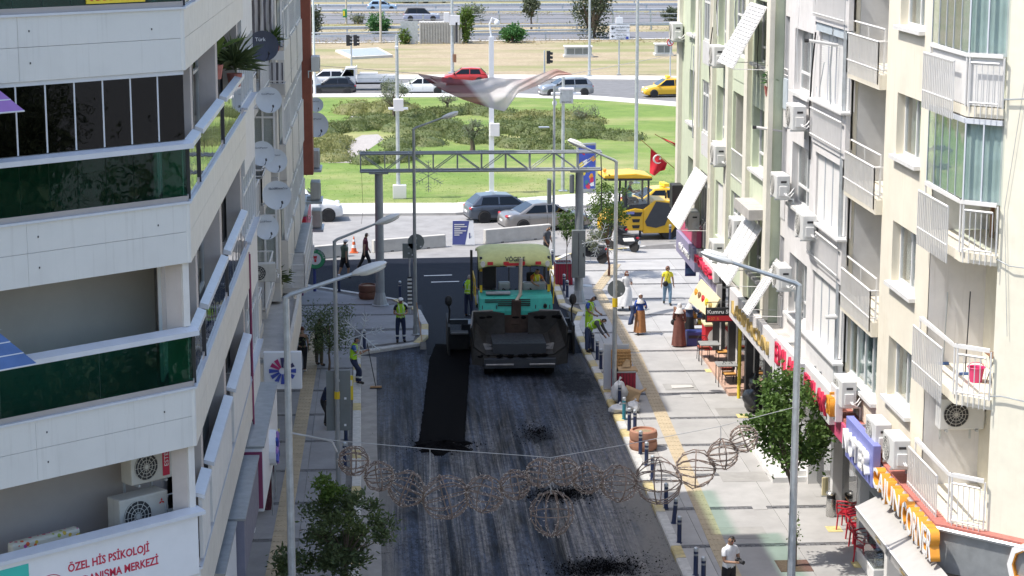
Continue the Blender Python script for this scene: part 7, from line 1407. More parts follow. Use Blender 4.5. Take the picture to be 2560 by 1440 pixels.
# red slatted bins
mat('bin_red',(.34,.02,.045),.55,var=.1,stain=.15)
def litter_bin(label,p,h=.95,r=.36):
    o=thing('litter_bin',label,'litter bin',p);MB().box(-r+.03,r-.03,-r+.03,r-.03,.02,h-.04).build('liner',_M['black_plastic'],o)
    for k in range(7):
        a=-r+.02+k*(2*r-.04)/6.4
        for fx in(0,1,2,3):
            m=MB();q=[V((a,-r,0)),V((a+.085,-r,0)),V((a+.085,-r+.025,0)),V((a,-r+.025,0))];M=Matrix.Rotation(fx*pi/2,3,'Z');m.prism([M@v for v in q],(0,0,h));m.build('slat',_M['bin_red'],o)
    m=MB();m.tube([V((-r,-r,h)),V((r,-r,h)),V((r,r,h)),V((-r,r,h))],.03,6,True);m.build('rim',_M['steel_grey'],o);return o
litter_bin('red slatted litter bin beside the two bollards near the gantry',S(1408,708));litter_bin('red slatted litter bin overflowing with baskets on the sunny kerb',S(1558,985),.85)
# baskets, cardboard, bags around the overflowing bin
mat('wicker',(.52,.30,.12),.8,var=.25,scale=25,bump=.5);mat('cardboard',(.50,.34,.19),.85,var=.1,stain=.15);mat('bag_white',(.66,.66,.66),.5,var=.06);mat('bag_black',(.02,.02,.022),.35,var=.2)
ob=S(1558,985);wb=thing('wicker_tray','orange brown wicker panel leaning on top of the overflowing bin','basket',ob+V((-.05,.1,.86)),0)
m=MB();m.hexa([V((-.36,.0,0)),V((.36,.0,0)),V((.36,.06,0)),V((-.36,.06,0)),V((-.33,.28,.62)),V((.33,.28,.62)),V((.33,.34,.62)),V((-.33,.34,.62))]);m.build('panel',_M['wicker'],wb,bev=.02);m=MB()
for k in range(6):m.cyl((-.35,-.004+k*.045,.05+k*.1),(.35,-.004+k*.045,.05+k*.1),.018,n=5)
for k in range(6):x=-.28+k*.112;m.cyl((x,-.02,.01),(x*.95,.25,.6),.015,n=5)
m.build('weave',_M['wicker'],wb)
cb=thing('cardboard','folded cardboard flaps on the overflowing bin','cardboard',ob+V((.1,-.15,.86)));MB().hexa([V((-.3,-.2,0)),V((.35,-.2,.0)),V((.35,.12,.05)),V((-.3,.12,.05)),V((-.3,-.2,.06)),V((.35,-.2,.06)),V((.3,.12,.12)),V((-.3,.12,.12))]).build('flap',_M['cardboard'],cb);MB().hexa([V((-.2,-.05,.13)),V((.1,-.05,.13)),V((.12,-.02,.13)),V((-.2,-.02,.13)),V((-.02,.12,.36)),V((.1,.12,.33)),V((.12,.15,.33)),V((0,.15,.36))]).build('flap',_M['cardboard'],cb)
def blob(name,label,cat,p,r,mt,seed,sub='sack'):
    rnd=random.Random(seed);o=thing(name,label,cat,p);m=MB()
    def f(u,v):
        a,e=u*2*pi,(v-.5)*pi;k=1+.16*sin(3*a+seed)*cos(e)+.12*sin(5*e+a*2+seed)+rnd.uniform(-.05,.05)*(0<u<1);return V((cos(a)*cos(e)*r[0]*k,sin(a)*cos(e)*r[1]*k,max(0.0,r[2]*(1+sin(e)*k))))
    m.grid(f,18,10);m.build(sub,_M[mt],o,smooth=70);m2=MB();m2.tube([V((0,0,r[2]*1.9)),V((r[0]*.1,0,r[2]*2.2)),V((r[0]*.3,r[1]*.1,r[2]*2.4))],[r[0]*.18,r[0]*.08,r[0]*.2],7);m2.build('knot',_M[mt],o);return o
blob('rubbish_bag','white plastic bag slumped against the overflowing bin','bag',S(1546,1006),(.27,.3,.36),'bag_white',2);blob('rubbish_bag','flat translucent white bag lying on the kerb edge','bag',S(1545,1030),(.32,.35,.12),'bag_white',3);blob('rubbish_bag','small white bag lying beside the teal bollard','bag',S(1585,1028),(.2,.3,.17),'bag_white',5)
cs=thing('paper_sack','torn brown paper sack beside the overflowing bin','sack',S(1578,1003));m=MB();m.hexa([V((-.2,-.15,0)),V((.22,-.2,0)),V((.25,.15,0)),V((-.2,.18,0)),V((-.22,-.1,.5)),V((.32,-.05,.3)),V((.36,.12,.34)),V((-.15,.14,.55))]);m.build('sack',_M['cardboard'],cs,bev=.03);MB().hexa([V((.3,-.05,.28)),V((.5,.0,.36)),V((.48,.05,.38)),V((.3,.1,.3)),V((.32,-.05,.33)),V((.52,.0,.45)),V((.5,.05,.46)),V((.33,.1,.36))]).build('flap',_M['cardboard'],cs)
blob('rubbish_bag','shiny black bag heaped at the foot of the round street tree','bag',S(1888,1030),(.42,.45,.4),'bag_black',7);blob('rubbish_bag','second black bag on the heap behind the round street tree','bag',S(1900,1000),(.4,.45,.5),'bag_black',8)
cf=S(1705,968);fp=thing('flat_carton','flattened carton lying on the sunny slabs','cardboard',cf);MB().hexa([V((-.38,-.22,.0)),V((.38,-.2,0)),V((.36,.24,0)),V((-.36,.25,0)),V((-.38,-.22,.03)),V((.38,-.2,.05)),V((.36,.24,.02)),V((-.36,.25,.03))]).build('sheet',_M['lightpave'],fp)
# poster frame and empty display by the lamp post
pf=thing('poster_frame','tall empty white poster frame leaning beside the lamp post on the sunny kerb','frame',S(1540,975),-.08);MB().box(-.42,.42,-.02,.02,.05,1.6).build('sheet',_M['sign_greyblue']if False else _M['alu'],pf);m=MB();m.tube([V((-.42,0,.03)),V((.42,0,.03)),V((.42,0,1.62)),V((-.42,0,1.62))],.025,5,True);m.cyl((-.42,0,.8),(.42,0,.8),.02,n=5);m.build('frame',_M['white_paint'],pf)
for x in(-.4,.4):m=MB();m.cyl((x,0,0),(x,.4,1.5),.02,n=5);m.build('leg',_M['white_paint'],pf)
# concrete barriers, cone and A-board at the junction
mat('barrier',(.52,.50,.46),.85,var=.08,stain=.35,bump=.3)
def barrier(label,a,b_,h=.62):
    A,B=G(*a),G(*b_);d=B-A;o=thing('concrete_barrier',label,'barrier',A,atan2(d.y,d.x));l=d.length;m=MB();m.prism([V((0,y,z))for y,z in((-.16,0),(.16,0),(.13,h),(-.13,h))],(l,0,0));m.build('block',_M['barrier'],o,bev=.03)
    for x in(l*.25,l*.75):MB().box(x-.08,x+.08,-.165,-.15,.0,.07).build('lifting_slot',_M['joint'],o)
barrier('low concrete barrier behind the two walking men',(762,650),(868,640));barrier('low concrete barrier between the left gantry column and the information board',(932,632),(1112,617));barrier('low concrete barrier in front of the grey sedan',(1211,610),(1375,595),.72)
cn=thing('traffic_cone','orange and white traffic cone between the walking men','cone',G(885,632));mat('cone_orange',(.65,.12,.03),.55,var=.08);MB().box(-.2,.2,-.2,.2,0,.04).build('base',_M['cone_orange'],cn,bev=.01)
for z0,z1,mt in((.041,.25,'cone_orange'),(.251,.4,'letters_white'),(.401,.55,'cone_orange'),(.551,.66,'letters_white'),(.661,.8,'cone_orange')):r_=lambda z:.15-.13*z/.8;m=MB();m.cyl((0,0,z0),(0,0,z1),r_(z0),r_(z1),n=14);m.build('band',_M[mt],cn)
ab=thing('information_board','white and navy A-board with lines of lettering at the junction','board',G(1158,612),.0);mat('board_navy',(.06,.075,.24),.5,var=.05);k=G(1158,612).y/5100
P=lambda x,z:V((x,-.30+z*.2,z));m=MB();m.prism([P(-.55,.05),P(.55,.05),P(.5,1.2),P(-.52,1.22)],(0,.03,0));m.build('panel',_M['sign_white'],ab);m=MB();m.prism([P(-.54,.06)+V((0,-.006,0)),P(.08,.06)+V((0,-.006,0)),P(.3,1.19)+V((0,-.006,0)),P(-.51,1.21)+V((0,-.006,0))],(0,.004,0));m.build('navy_field',_M['board_navy'],ab)
for i in range(6):MB().box(-.44,-.44+(.5,.62,.3,.58,.4,.25)[i],-.32+(1.0-i*.1)*.2,-.312+(1.0-i*.1)*.2,1.0-i*.1,1.05-i*.1).build('text_line',_M['letters_white'],ab)
MB().box(.28,.34,-.30+.45*.2-.02,-.30+.45*.2-.012,.35,.62).build('pictogram',_M['board_navy'],ab);m=MB();m.tube([V((-.5,.35,0)),V((-.48,-.05,1.2)),V((.48,-.05,1.2)),V((.5,.35,0))],.02,5);m.build('rear_frame',_M['steel_grey'],ab)
# tables and chairs in front of the kumru shop
mat('cushion_orange',(.60,.30,.08),.85,var=.12,scale=12);mat('table_grey',(.30,.30,.29),.7,var=.15,stain=.2);mat('red_plastic',(.48,.018,.035),.4,var=.05);mat('cushion_red',(.35,.08,.05),.85,var=.1)
def make_metal_chair(cush):
    o=thing('cafe_chair','x','chair',(0,0,0));m=MB()
    for x in(-.19,.19):
        for y,yt in((-.19,-.18),(.2,.18)):l=MB();l.cyl((x*1.08,y*1.1,0),(x,yt,.44),.012,n=6);l.build('leg',_M['dark_metal'],o)
    MB().box(-.21,.21,-.21,.21,.44,.46).build('seat_frame',_M['dark_metal'],o);MB().box(-.2,.2,-.2,.2,.461,.52).build('cushion',_M[cush],o,bev=.025);m.tube([V((-.19,.19,.45)),V((-.2,.24,.72)),V((-.12,.26,.86)),V((.12,.26,.86)),V((.2,.24,.72)),V((.19,.19,.45))],.012,6)
    m.cyl((-.19,.2,.5),(.12,.26,.84),.008,n=4);m.cyl((.19,.2,.5),(-.12,.26,.84),.008,n=4);m.cyl((-.2,.23,.68),(.2,.23,.68),.008,n=4);m.build('backrest',_M['dark_metal'],o);return o
CH=make_metal_chair('cushion_orange');CH2=make_metal_chair('cushion_red')
def cafe_table(label,p,rz=0):
    o=thing('cafe_table',label,'table',p,rz);MB().box(-.36,.36,-.36,.36,.72,.76).build('tabletop',_M['table_grey'],o,bev=.008)
    for a in(-.31,.31):
        for c in(-.31,.31):m=MB();m.cyl((a,c,0),(a,c,.72),.016,n=5);m.build('leg',_M['dark_metal'],o)
    return o
t1=S(1772,908);t2=S(1815,962);cafe_table('grey café table in front of the red ice-cream freezer',t1);cafe_table('grey café table nearest the yellow pipe',t2)
CH2.location=t1+V((-.12,.55,0));CH2['label']='metal café chair with a reddish cushion behind the freezer-side table';CH.location=t1+V((.45,-.25,0));CH.rotation_euler.z=-1.5;CH['label']='metal café chair with an orange cushion between the two grey tables'
o=dup(CH,t2+V((.05,-.32,0)),.1,'metal café chair with a patterned orange cushion under the pipe-side table');dup(CH2,t2+V((0.1,.5,0)),pi,'dark metal café chair behind the pipe-side table')
# red plastic chairs and tables by the awning
def make_red_chair():
    o=thing('plastic_chair','x','chair',(0,0,0),0,'red chairs at the café under the awning')
    for x in(-.2,.2):
        for y in(-.2,.2):m=MB();m.cyl((x*1.15,y*1.15,0),(x,y,.44),.022,.026,n=6);m.build('leg',_M['red_plastic'],o)
    MB().box(-.23,.23,-.23,.22,.43,.465).build('seat',_M['red_plastic'],o,bev=.015);m=MB();m.tube([V((-.23,.2,.45)),V((-.24,.23,.66)),V((-.22,.26,.82)),V((0,.28,.84)),V((.22,.26,.82)),V((.24,.23,.66)),V((.23,.2,.45))],.024,6);m.tube([V((-.235,.22,.62)),V((0,.27,.64)),V((.235,.22,.62))],.02,6);m.tube([V((-.235,.23,.72)),V((0,.28,.74)),V((.235,.23,.72))],.018,6);m.build('backrest',_M['red_plastic'],o)
    for s_ in(-1,1):m=MB();m.tube([V((s_*.24,.22,.65)),V((s_*.27,-.05,.66)),V((s_*.26,-.2,.6)),V((s_*.24,-.22,.45))],.018,5);m.build('armrest',_M['red_plastic'],o)
    return o
RC=make_red_chair();mat('wood_top',(.42,.25,.12),.6,var=.12,scale=10)
spots=[((2118,1322),2.6,'red plastic armchair facing the wooden table by the steel ash bin'),((2143,1352),.2,'red plastic armchair between the two wooden tables'),((2150,1372),.1,'red plastic armchair drawn up to the second wooden table'),((2165,1408),.5,'red plastic armchair standing free on the tree shadow'),((2200,1290),2.8,'red plastic armchair half hidden behind the first wooden table')]
for k,((x,y),rz,lab)in enumerate(spots):
    p=S(x,y)
    if k==0:RC.location=p;RC.rotation_euler.z=rz;RC['label']=lab
    else:dup(RC,p,rz,lab)
def wood_table(label,p):
    o=thing('cafe_table',label,'table',p);MB().box(-.35,.35,-.35,.35,.73,.765).build('tabletop',_M['wood_top'],o,bev=.01);m=MB();m.cyl((0,0,.03),(0,0,.73),.035,n=8);m.build('pillar',_M['dark_metal'],o);MB().box(-.24,.24,-.24,.24,0,.03).build('base',_M['dark_metal'],o,bev=.005);return o
wt=wood_table('small wooden café table beside the steel ash bin',S(2150,1318));wood_table('small wooden café table under the awning edge',S(2172,1372));ap=thing('ash_pot','small grey pot on the wooden café table','pot',wt.location+V((.05,.05,.766)));m=MB();m.lathe([(.035,0),(.045,.1),(.04,.1),(.03,.02)],n=10);m.build('cup',_M['steel_grey'],ap)
mat('steel',(.55,.54,.52),.25,.85,var=.06);asb=thing('ash_bin','cylindrical stainless steel ash bin beside the red chairs','bin',S(2077,1290));m=MB();m.lathe([(.13,0),(.14,.02),(.14,.5),(.135,.52)],n=20);m.build('drum',_M['steel'],asb,smooth=30);m=MB();m.lathe([(.125,.521),(.125,.62),(.12,.62)],n=18);m.build('slot',_M['black_plastic'],asb);m=MB();m.lathe([(.14,.621),(.145,.67),(.12,.7),(.1,.69),(.001,.68)],n=20);m.build('ash_tray',_M['steel'],asb,smooth=30)
# glass display case at the bottom right
gc=thing('display_case','low glass and white display case under the awning edge','display case',S(2195,1428));MB().box(-.35,.35,-.9,.9,0,.35).build('base',_M['letters_white'],gc,bev=.02);MB().box(-.33,.33,-.88,.88,.351,.85).build('glass_box',_M['glass_clear'],gc)
for k in range(3):MB().box(-.3,.3,-.8+k*.55,-.4+k*.55,.36,.42).build('tray',_M['steel'],gc)
wl=thing('menu_stand','small cream panel standing before the marble steps','panel',S(2087,1240));MB().box(-.38,.38,-.03,.03,0,.55).build('panel',_M['board_cream'],wl,bev=.01);MB().box(-.4,.4,-.06,.06,-.0,.03).build('foot',_M['steel_grey'],wl)
# ice-cream freezer kiosk
fk=thing('ice_cream_freezer','red ice-cream freezer cabinet with a white panel and heart swirl','freezer',S(1788,872));W_,D_,H_=.92,.8,.95
MB().box(-W_/2,W_/2,-D_/2,D_/2,.04,H_).build('cabinet',_M['sign_red'],fk,bev=.02);MB().box(-W_/2-.03,W_/2+.03,-D_/2-.03,D_/2+.03,H_+.002,H_+.08).build('lid',_M['board_cream'],fk,bev=.01);m=MB();m.prism([V((-.3+.26*cos(t),-D_/2-.012,.5+.42*sin(t)))if False else V((-.02+.34*cos(t),-D_/2-.014,.48+.40*sin(t)))for t in[i*pi/12 for i in range(24)]],(0,.01,0));m.build('white_panel',_M['letters_white'],fk)
for r_ in(.17,.12):m=MB();m.tube([V((.02+r_*(16*sin(t)**3)/17,-D_/2-.02,.6+r_*(13*cos(t)-5*cos(2*t)-2*cos(3*t)-cos(4*t))/17))for t in[i*2*pi/26 for i in range(26)]],.014,5,True);m.build('heart_swirl',_M['sign_red'],fk)
# snack stall of wooden crates and bottles
cr=thing('crate_shelf','dark wooden pallet shelf displaying snacks beside the freezer','shelf',S(1722,842))
for z in(.25,.5,.75,1.0):MB().box(-.55,.75,-.25,.25,z,z+.03).build('shelf',_M['brown_frame'],cr)
for x in(-.53,.1,.72):MB().box(x-.04,x+.04,-.27,.27,0,1.15).build('upright',_M['brown_frame'],cr)
rnd=random.Random(6)
for k in range(12):x,z=-.4+(k%6)*.2,(.531,.781)[k//6];MB().box(x-.07,x+.07,-.2,.1,z,z+.16).build('snack_pack',_M[('sign_yellow','letters_orange','cloth_blue','letters_white')[k%4]],cr)
bx2=thing('drinks_crate','navy drinks crate under the wooden snack shelf','crate',S(1738,862));MB().box(-.35,.35,-.25,.25,0,.55).build('crate',_M['sign_navy'],bx2,bev=.02);MB().box(-.3,.3,-.26,-.251,.3,.42).build('slot',_M['black_plastic'],bx2)
hb2=thing('hanging_board','navy board hanging under the lilac market sign','board',AY(1726,690,73.5));MB().box(-.2,.2,-.04,.04,0,.75).build('panel',_M['sign_navy'],hb2,bev=.01);MB().box(-.17,.17,-.045,-.041,.1,.3).build('strip',_M['cloth_blue'],hb2)
mb_=thing('wall_screen','black box screen fixed at the far corner of the pale green block','screen',AX(1694,490,10.8));MB().box(-.25,.15,-.35,.35,-.45,.45).build('housing',_M['black_plastic'],mb_,bev=.02);MB().box(-.22,.12,-.36,-.351,-.4,.4).build('display',_M['trim_black'],mb_)
pav=thing('paper_litter','crumpled pale sheet lying near the gantry column','litter',S(1467,716));MB().hexa([V((-.22,-.12,0)),V((.2,-.15,0)),V((.24,.12,0)),V((-.18,.15,0)),V((-.2,-.1,.05)),V((.2,-.12,.02)),V((.22,.1,.06)),V((-.18,.12,.09))]).build('sheet',_M['blue_tint'],pav)

# ================================================================== PEOPLE
mat('skin',(.42,.25,.17),.55,var=.05);mat('skin_tan',(.33,.19,.12),.55,var=.05);mat('hair_black',(.018,.014,.012),.6,var=.2);mat('hair_red',(.13,.04,.025),.6,var=.2);mat('hair_grey',(.25,.24,.23),.7,var=.2);mat('hivis',(.40,.72,.03),.6,var=.06);mat('hivis_yellow',(.62,.66,.03),.6,var=.06);mat('reflective',(.68,.70,.68),.4,var=.03)
for nm,c in dict(c_navy=(.02,.03,.075),c_black=(.016,.016,.018),c_white=(.74,.74,.74),c_green=(.085,.12,.085),c_maroon=(.10,.015,.03),c_khaki=(.12,.105,.075),c_blue=(.05,.12,.34),c_royal=(.035,.09,.36),c_orange=(.42,.19,.075),c_yellow=(.75,.66,.05),c_jeans=(.18,.29,.40),c_brown=(.17,.065,.05),c_grey=(.085,.09,.10),c_scarf=(.62,.60,.59),c_darkblue=(.04,.06,.13),shoe=(.03,.028,.026),shoe_white=(.6,.6,.6),c_orange_tee=(.55,.16,.04)).items():mat(nm,c,.85,var=.12,scale=9,bump=.25,bsc=25)
def person(label,loc,rz,Ht=1.74,arms=None,legs=None,lean=0.,sex='m',hair='hair_black',hairlen=0.,skin='skin',wear=(),turn=0.,group=None,pelvis=None,nod=.08):
    """one skinned body surface; every garment is a shell grown from that surface (face, eyes, hands included)"""
    k=Ht/1.75;o=thing('person',label,'person',loc,rz,group);f=sex=='f';ML=Matrix.Rotation(lean,3,'X')
    J={};hipz=.91;sw=.165 if f else .185;hw=.095
    up=lambda p:V((0,0,hipz))+ML@(V(p)-V((0,0,hipz)))
    J['pel']=V((0,0,hipz+.03));J['sp']=up((0,.0,1.12));J['ch']=up((0,0,1.31));J['nb']=up((0,.01,1.45));J['nk']=up((0,0.0,1.53));J['hd']=J['nk']+ML@V((0,-.02-nod*.3,.09));J['ht']=J['nk']+ML@V((0,-.01-nod*.5,.185))
    arms=arms or{};legs=legs or{}
    for s_,S_ in((-1,'R'),(1,'L')):
        a=arms.get(S_,((s_*.12,.02,-1),(s_*.05,-.2,-1)));J['sh'+S_]=up((s_*sw,.01,1.40));J['el'+S_]=J['sh'+S_]+V(a[0]).normalized()*.285;J['wr'+S_]=J['el'+S_]+V(a[1]).normalized()*.245;J['ha'+S_]=J['wr'+S_]+V(a[1]).normalized()*.085
        l=legs.get(S_,((s_*.04,-.02,-1),(0,.03,-1)));J['hp'+S_]=V((s_*hw,0,hipz-.04));J['kn'+S_]=J['hp'+S_]+V(l[0]).normalized()*.41;J['an'+S_]=J['kn'+S_]+V(l[1]).normalized()*.40;fd=V((s_*.15,-1,0)).normalized();J['to'+S_]=J['an'+S_]+fd*.15+V((0,0,-.045));J['he'+S_]=J['an'+S_]+fd*-.05+V((0,0,-.045))
    zmin=min(J['anR'].z,J['anL'].z)-.085
    if pelvis is not None:zmin=J['pel'].z-pelvis
    for q in J:J[q]=(J[q]-V((0,0,zmin)))*k
    E=[('pel','sp','torso0'),('sp','ch','torso1'),('ch','nb','torso2'),('nb','nk','neck'),('nk','hd','head'),('hd','ht','head')]
    for S_ in 'RL':E+=[('ch','sh'+S_,'clav'),('sh'+S_,'el'+S_,'arm'),('el'+S_,'wr'+S_,'fore'),('wr'+S_,'ha'+S_,'hand'),('pel','hp'+S_,'hip'),('hp'+S_,'kn'+S_,'thigh'),('kn'+S_,'an'+S_,'shin'),('an'+S_,'to'+S_,'foot')]
    rad=dict(pel=.118,sp=.108 if f else .118,ch=.118 if f else .135,nb=.07,nk=.052,hd=.086,ht=.052)
    for S_ in 'RL':rad.update({'sh'+S_:.062,'el'+S_:.043,'wr'+S_:.03,'ha'+S_:.032,'hp'+S_:.094,'kn'+S_:.06,'an'+S_:.042,'to'+S_:.036})
    names=[n_ for n_ in J if n_ in rad];idx={n_:i for i,n_ in enumerate(names)};me=bpy.data.meshes.new('sk');me.from_pydata([J[n_]for n_ in names],[(idx[a],idx[b_])for a,b_,_ in E],[]);ob=bpy.data.objects.new('sk',me);COL.objects.link(ob)
    sm=ob.modifiers.new('k','SKIN');sm.use_smooth_shade=True;ss=ob.modifiers.new('s','SUBSURF');ss.levels=2;ss.render_levels=2
    sv=me.skin_vertices[0].data
    for n_,i in idx.items():sv[i].radius=(rad[n_]*k,rad[n_]*k);sv[i].use_root=n_=='pel'
    dg=bpy.context.evaluated_depsgraph_get();ev=bpy.data.meshes.new_from_object(ob.evaluated_get(dg));bpy.data.objects.remove(ob)
    bones=[(J[a],J[b_],nm,(rad[a]+rad[b_])/2*k,a)for a,b_,nm in E]
    info=[];co=[v.co.copy()for v in ev.vertices];no=[v.normal.copy()for v in ev.vertices]
    for p in co:
        best=None
        for A,B,nm,r_,a in bones:
            d=B-A;t=max(0,min(1,(p-A).dot(d)/d.length_squared));q=(p-(A+d*t)).length/r_
            if best is None or q<best[0]:best=(q,nm,t,a[-1]if a[:2]in('sh','el','wr','hp','kn','an')else '')
        info.append(best)
    faces=[tuple(pp.vertices)for pp in ev.polygons];bm_=MB();bm_.add(co,faces)

    hd,hu=J['hd'],(J['ht']-J['nk']).normalized();Mt=Matrix.Rotation(turn,3,'Z');fw=Mt@(ML@V((0,-1,0)));sd=fw.cross(hu).normalized()
    bm_.ell(hd+fw*.095*k,(.014*k,.02*k,.022*k),6,4)
    for s_ in(-1,1):bm_.ell(hd+sd*s_*.083*k,(.012*k,.02*k,.03*k),6,4)
    for S_ in 'RL':
        d=(J['ha'+S_]-J['wr'+S_]).normalized();a_=V((1,0,0))if abs(d.x)<.8 else V((0,1,0));q=(a_-d*a_.dot(d)).normalized();w=d.cross(q)
        for i,(off,ln)in enumerate(((-.022,.062),(-.007,.072),(.008,.068),(.022,.052))):s0=J['ha'+S_]+w*off*k;bm_.tube([s0,s0+d*ln*.55*k,s0+d*ln*.9*k+q*.03*k],[.0095*k,.0085*k,.007*k],5)
        s0=J['wr'+S_]+d*.03*k;bm_.tube([s0,s0+(w*.5+d*.6+q*.5)*.05*k,s0+(w*.45+d*1.1+q*.7)*.06*k],[.012*k,.0105*k,.008*k],5)
    body=bm_.build('body',_M[skin],o,smooth=60);bpy.data.meshes.remove(ev)
    def shell(name,mt,cond,off,keep=None):
        ok=[cond(nm,t,co[i])for i,(_,nm,t,_s)in enumerate(info)];m=MB();use=[fc for fc in faces if all(ok[i]for i in fc)];mp={};vs=[];fs=[]
        for fc in use:
            for i in fc:
                if i not in mp:mp[i]=len(vs);vs.append(co[i]+no[i]*off*k)
            fs.append(tuple(mp[i]for i in fc))
        if not fs:return None
        m.add(vs,fs);s_=m.build(name,_M[mt],o,smooth=60);return s_
    tor=('torso0','torso1','torso2','clav')
    for w in wear:
        t_,mt=w[0],w[1]
        if t_=='tee':shell('shirt',mt,lambda n_,t,p:n_ in tor or n_=='hip' and p.z>J['pel'].z-.02 or(n_=='arm' and t<.62),.014)
        elif t_=='tank':shell('top',mt,lambda n_,t,p:(n_ in('torso0','torso1','torso2')and not(n_=='torso2' and t>.75))or(n_=='clav' and t<.6),.012)
        elif t_=='long':shell('shirt',mt,lambda n_,t,p:n_ in tor or n_=='hip' and p.z>J['pel'].z-.02 or n_=='arm' or(n_=='fore' and t<.92),.016)
        elif t_=='vest':
            shell('vest',mt,lambda n_,t,p:n_ in('torso0','torso1','torso2')or(n_=='clav' and t<.8)or(n_=='hip' and p.z>J['pel'].z),.03)
            for c_,rr in((J['sp'].lerp(J['ch'],.1),.158),(J['pel'].lerp(J['sp'],.3),.156)):m=MB();ax=(J['ch']-J['pel']).normalized();a_=ax.orthogonal().normalized();b_=ax.cross(a_);m.tube([c_+(a_*cos(t)+b_*sin(t))*rr*k for t in[i*pi/9 for i in range(18)]],.012*k,4,True);m.build('reflective_band',_M['reflective'],o)
            for s_ in(-1,1):m=MB();m.tube([J['sp']+fw*.15*k+sd*s_*.07*k,J['ch']+fw*.165*k+sd*s_*.08*k,J['nb']+fw*.06*k+sd*s_*.085*k+V((0,0,.02)),J['ch']-fw*.165*k+sd*s_*.08*k,J['sp']-fw*.15*k+sd*s_*.07*k],.014*k,4);m.build('reflective_band',_M['reflective'],o)
        elif t_=='trousers':shell('trousers',mt,lambda n_,t,p:n_ in('hip','thigh')or(n_=='shin' and t<.95)or(n_=='torso0' and t<.3),.018)
        elif t_=='shorts':shell('shorts',mt,lambda n_,t,p:n_ in('hip',)or(n_=='thigh' and t<.97)or(n_=='torso0' and t<.3),.022)
        elif t_=='shoes':shell('shoes',mt,lambda n_,t,p:n_=='foot' or(n_=='shin' and t>.97),.012)
        elif t_=='cuffs':
            for S_ in 'RL':c_=J['kn'+S_].lerp(J['an'+S_],.55);ax=(J['an'+S_]-J['kn'+S_]).normalized();m=MB();m.cyl(c_-ax*.03,c_+ax*.03,.08*k,.078*k,n=12,caps=False);m.build('reflective_band',_M['reflective'],o)
        elif t_=='skirt':
            zb,r0,r1=w[2],w[3],w[4];p0=J['pel']+V((0,0,.1*k));m=MB();sway=w[5]if len(w)>5 else(0,0)
            m.grid(lambda u,v:V((p0.x+sway[0]*v**1.5+(r0+(r1-r0)*v**.8)*cos(u*2*pi)*(1+.07*v*sin(u*2*pi*7)),p0.y+sway[1]*v+(r0*.85+(r1*.85-r0*.85)*v**.8)*sin(u*2*pi)*(1+.07*v*sin(u*2*pi*7)),p0.z+(zb-p0.z)*v)),56,10);m.build('skirt',_M[mt],o,smooth=60)
        elif t_=='scarf':
            shell('headscarf',mt,lambda n_,t,p:n_ in('head','neck')and not((p-hd).dot(fw)>.045*k and abs((p-hd).dot(hu))<.085*k),.022);m=MB();m.lathe([(.075*k,.02),(.12*k,-.05),(.19*k,-.14),(.20*k,-.18)],J['nk']+V((0,.01,0)),18);m.build('scarf_drape',_M[mt],o,smooth=60)
        elif t_=='cap':m=MB();m.ell(hd+hu*.05*k,(.1*k,.112*k,.075*k),14,8);m.build('cap',_M[mt],o,smooth=True);m=MB();m.ell(hd+hu*.055*k+fw*.12*k,(.07*k,.07*k,.012*k),10,5);m.build('cap_peak',_M[mt],o,smooth=True)
        elif t_=='helmet':m=MB();m.ell(hd+hu*.05*k,(.12*k,.135*k,.095*k),14,8);m.build('helmet',_M[mt],o,smooth=True)
        elif t_=='bag':q=J['pel']+sd*w[2]*k+fw*.1;m=MB();m.ell(q,(.12,.09,.12),10,6);m.build('handbag',_M[mt],o,smooth=True);m=MB();m.tube([q+V((0,0,.1)),J['ch']+fw*.15*k,J['nb']-sd*w[2]*.5*k+V((0,0,.04)),J['ch']-fw*.15*k,q-fw*.1],.01,4);m.build('strap',_M[mt],o)
        elif t_=='glasses':
            for s_ in(-1,1):m=MB();m.ell(hd+fw*.092*k+sd*s_*.034*k+hu*.012,(.03*k,.014*k,.022*k),8,5);m.build('lens',_M[mt],o)
    if not any(w[0]in('scarf','cap','helmet')for w in wear):
        shell('hair',hair,lambda n_,t,p:n_=='head' and((p-hd).dot(hu)>.055*k or(p-hd).dot(fw)<-.005*k and(p-hd).dot(hu)>-.06*k),.014)
    elif any(w[0]=='cap' for w in wear):shell('hair',hair,lambda n_,t,p:n_=='head' and(p-hd).dot(fw)<-.01*k and(p-hd).dot(hu)>-.05*k,.008)
    if hairlen:m=MB();m.ell(hd-fw*.045*k-hu*hairlen*.45,(.1*k,.07*k,hairlen*.6+.08),12,8);m.build('long_hair',_M[hair],o,smooth=True)
    for s_ in(-1,1):m=MB();m.ell(hd+fw*.082*k+sd*s_*.032*k+hu*.01*k,(.012*k,.008*k,.008*k),6,4);m.build('eye',_M['black_plastic'],o)
    m=MB();m.ell(hd+fw*.083*k-hu*.045*k,(.022*k,.008*k,.006*k),6,4);m.build('mouth',_M['text_red'],o)
    o['j']=0;del o['j']
    return o,J
DN=lambda s_:((s_*.1,.0,-1),(s_*.05,-.12,-1))
walkA=dict(R=((-.03,-.35,-1),(0,.1,-1)),L=((.03,.3,-1),(0,.5,-1)));walkB=dict(L=((.03,-.32,-1),(0,.05,-1)),R=((-.03,.25,-1),(0,.42,-1)));stand=dict(R=((-.08,0,-1),(0,.02,-1)),L=((.08,-.03,-1),(0,.03,-1)))
walk_arms=dict(R=((-.12,.3,-1),(-.05,.0,-1)),L=((.12,-.3,-1),(.05,-.5,-1)))
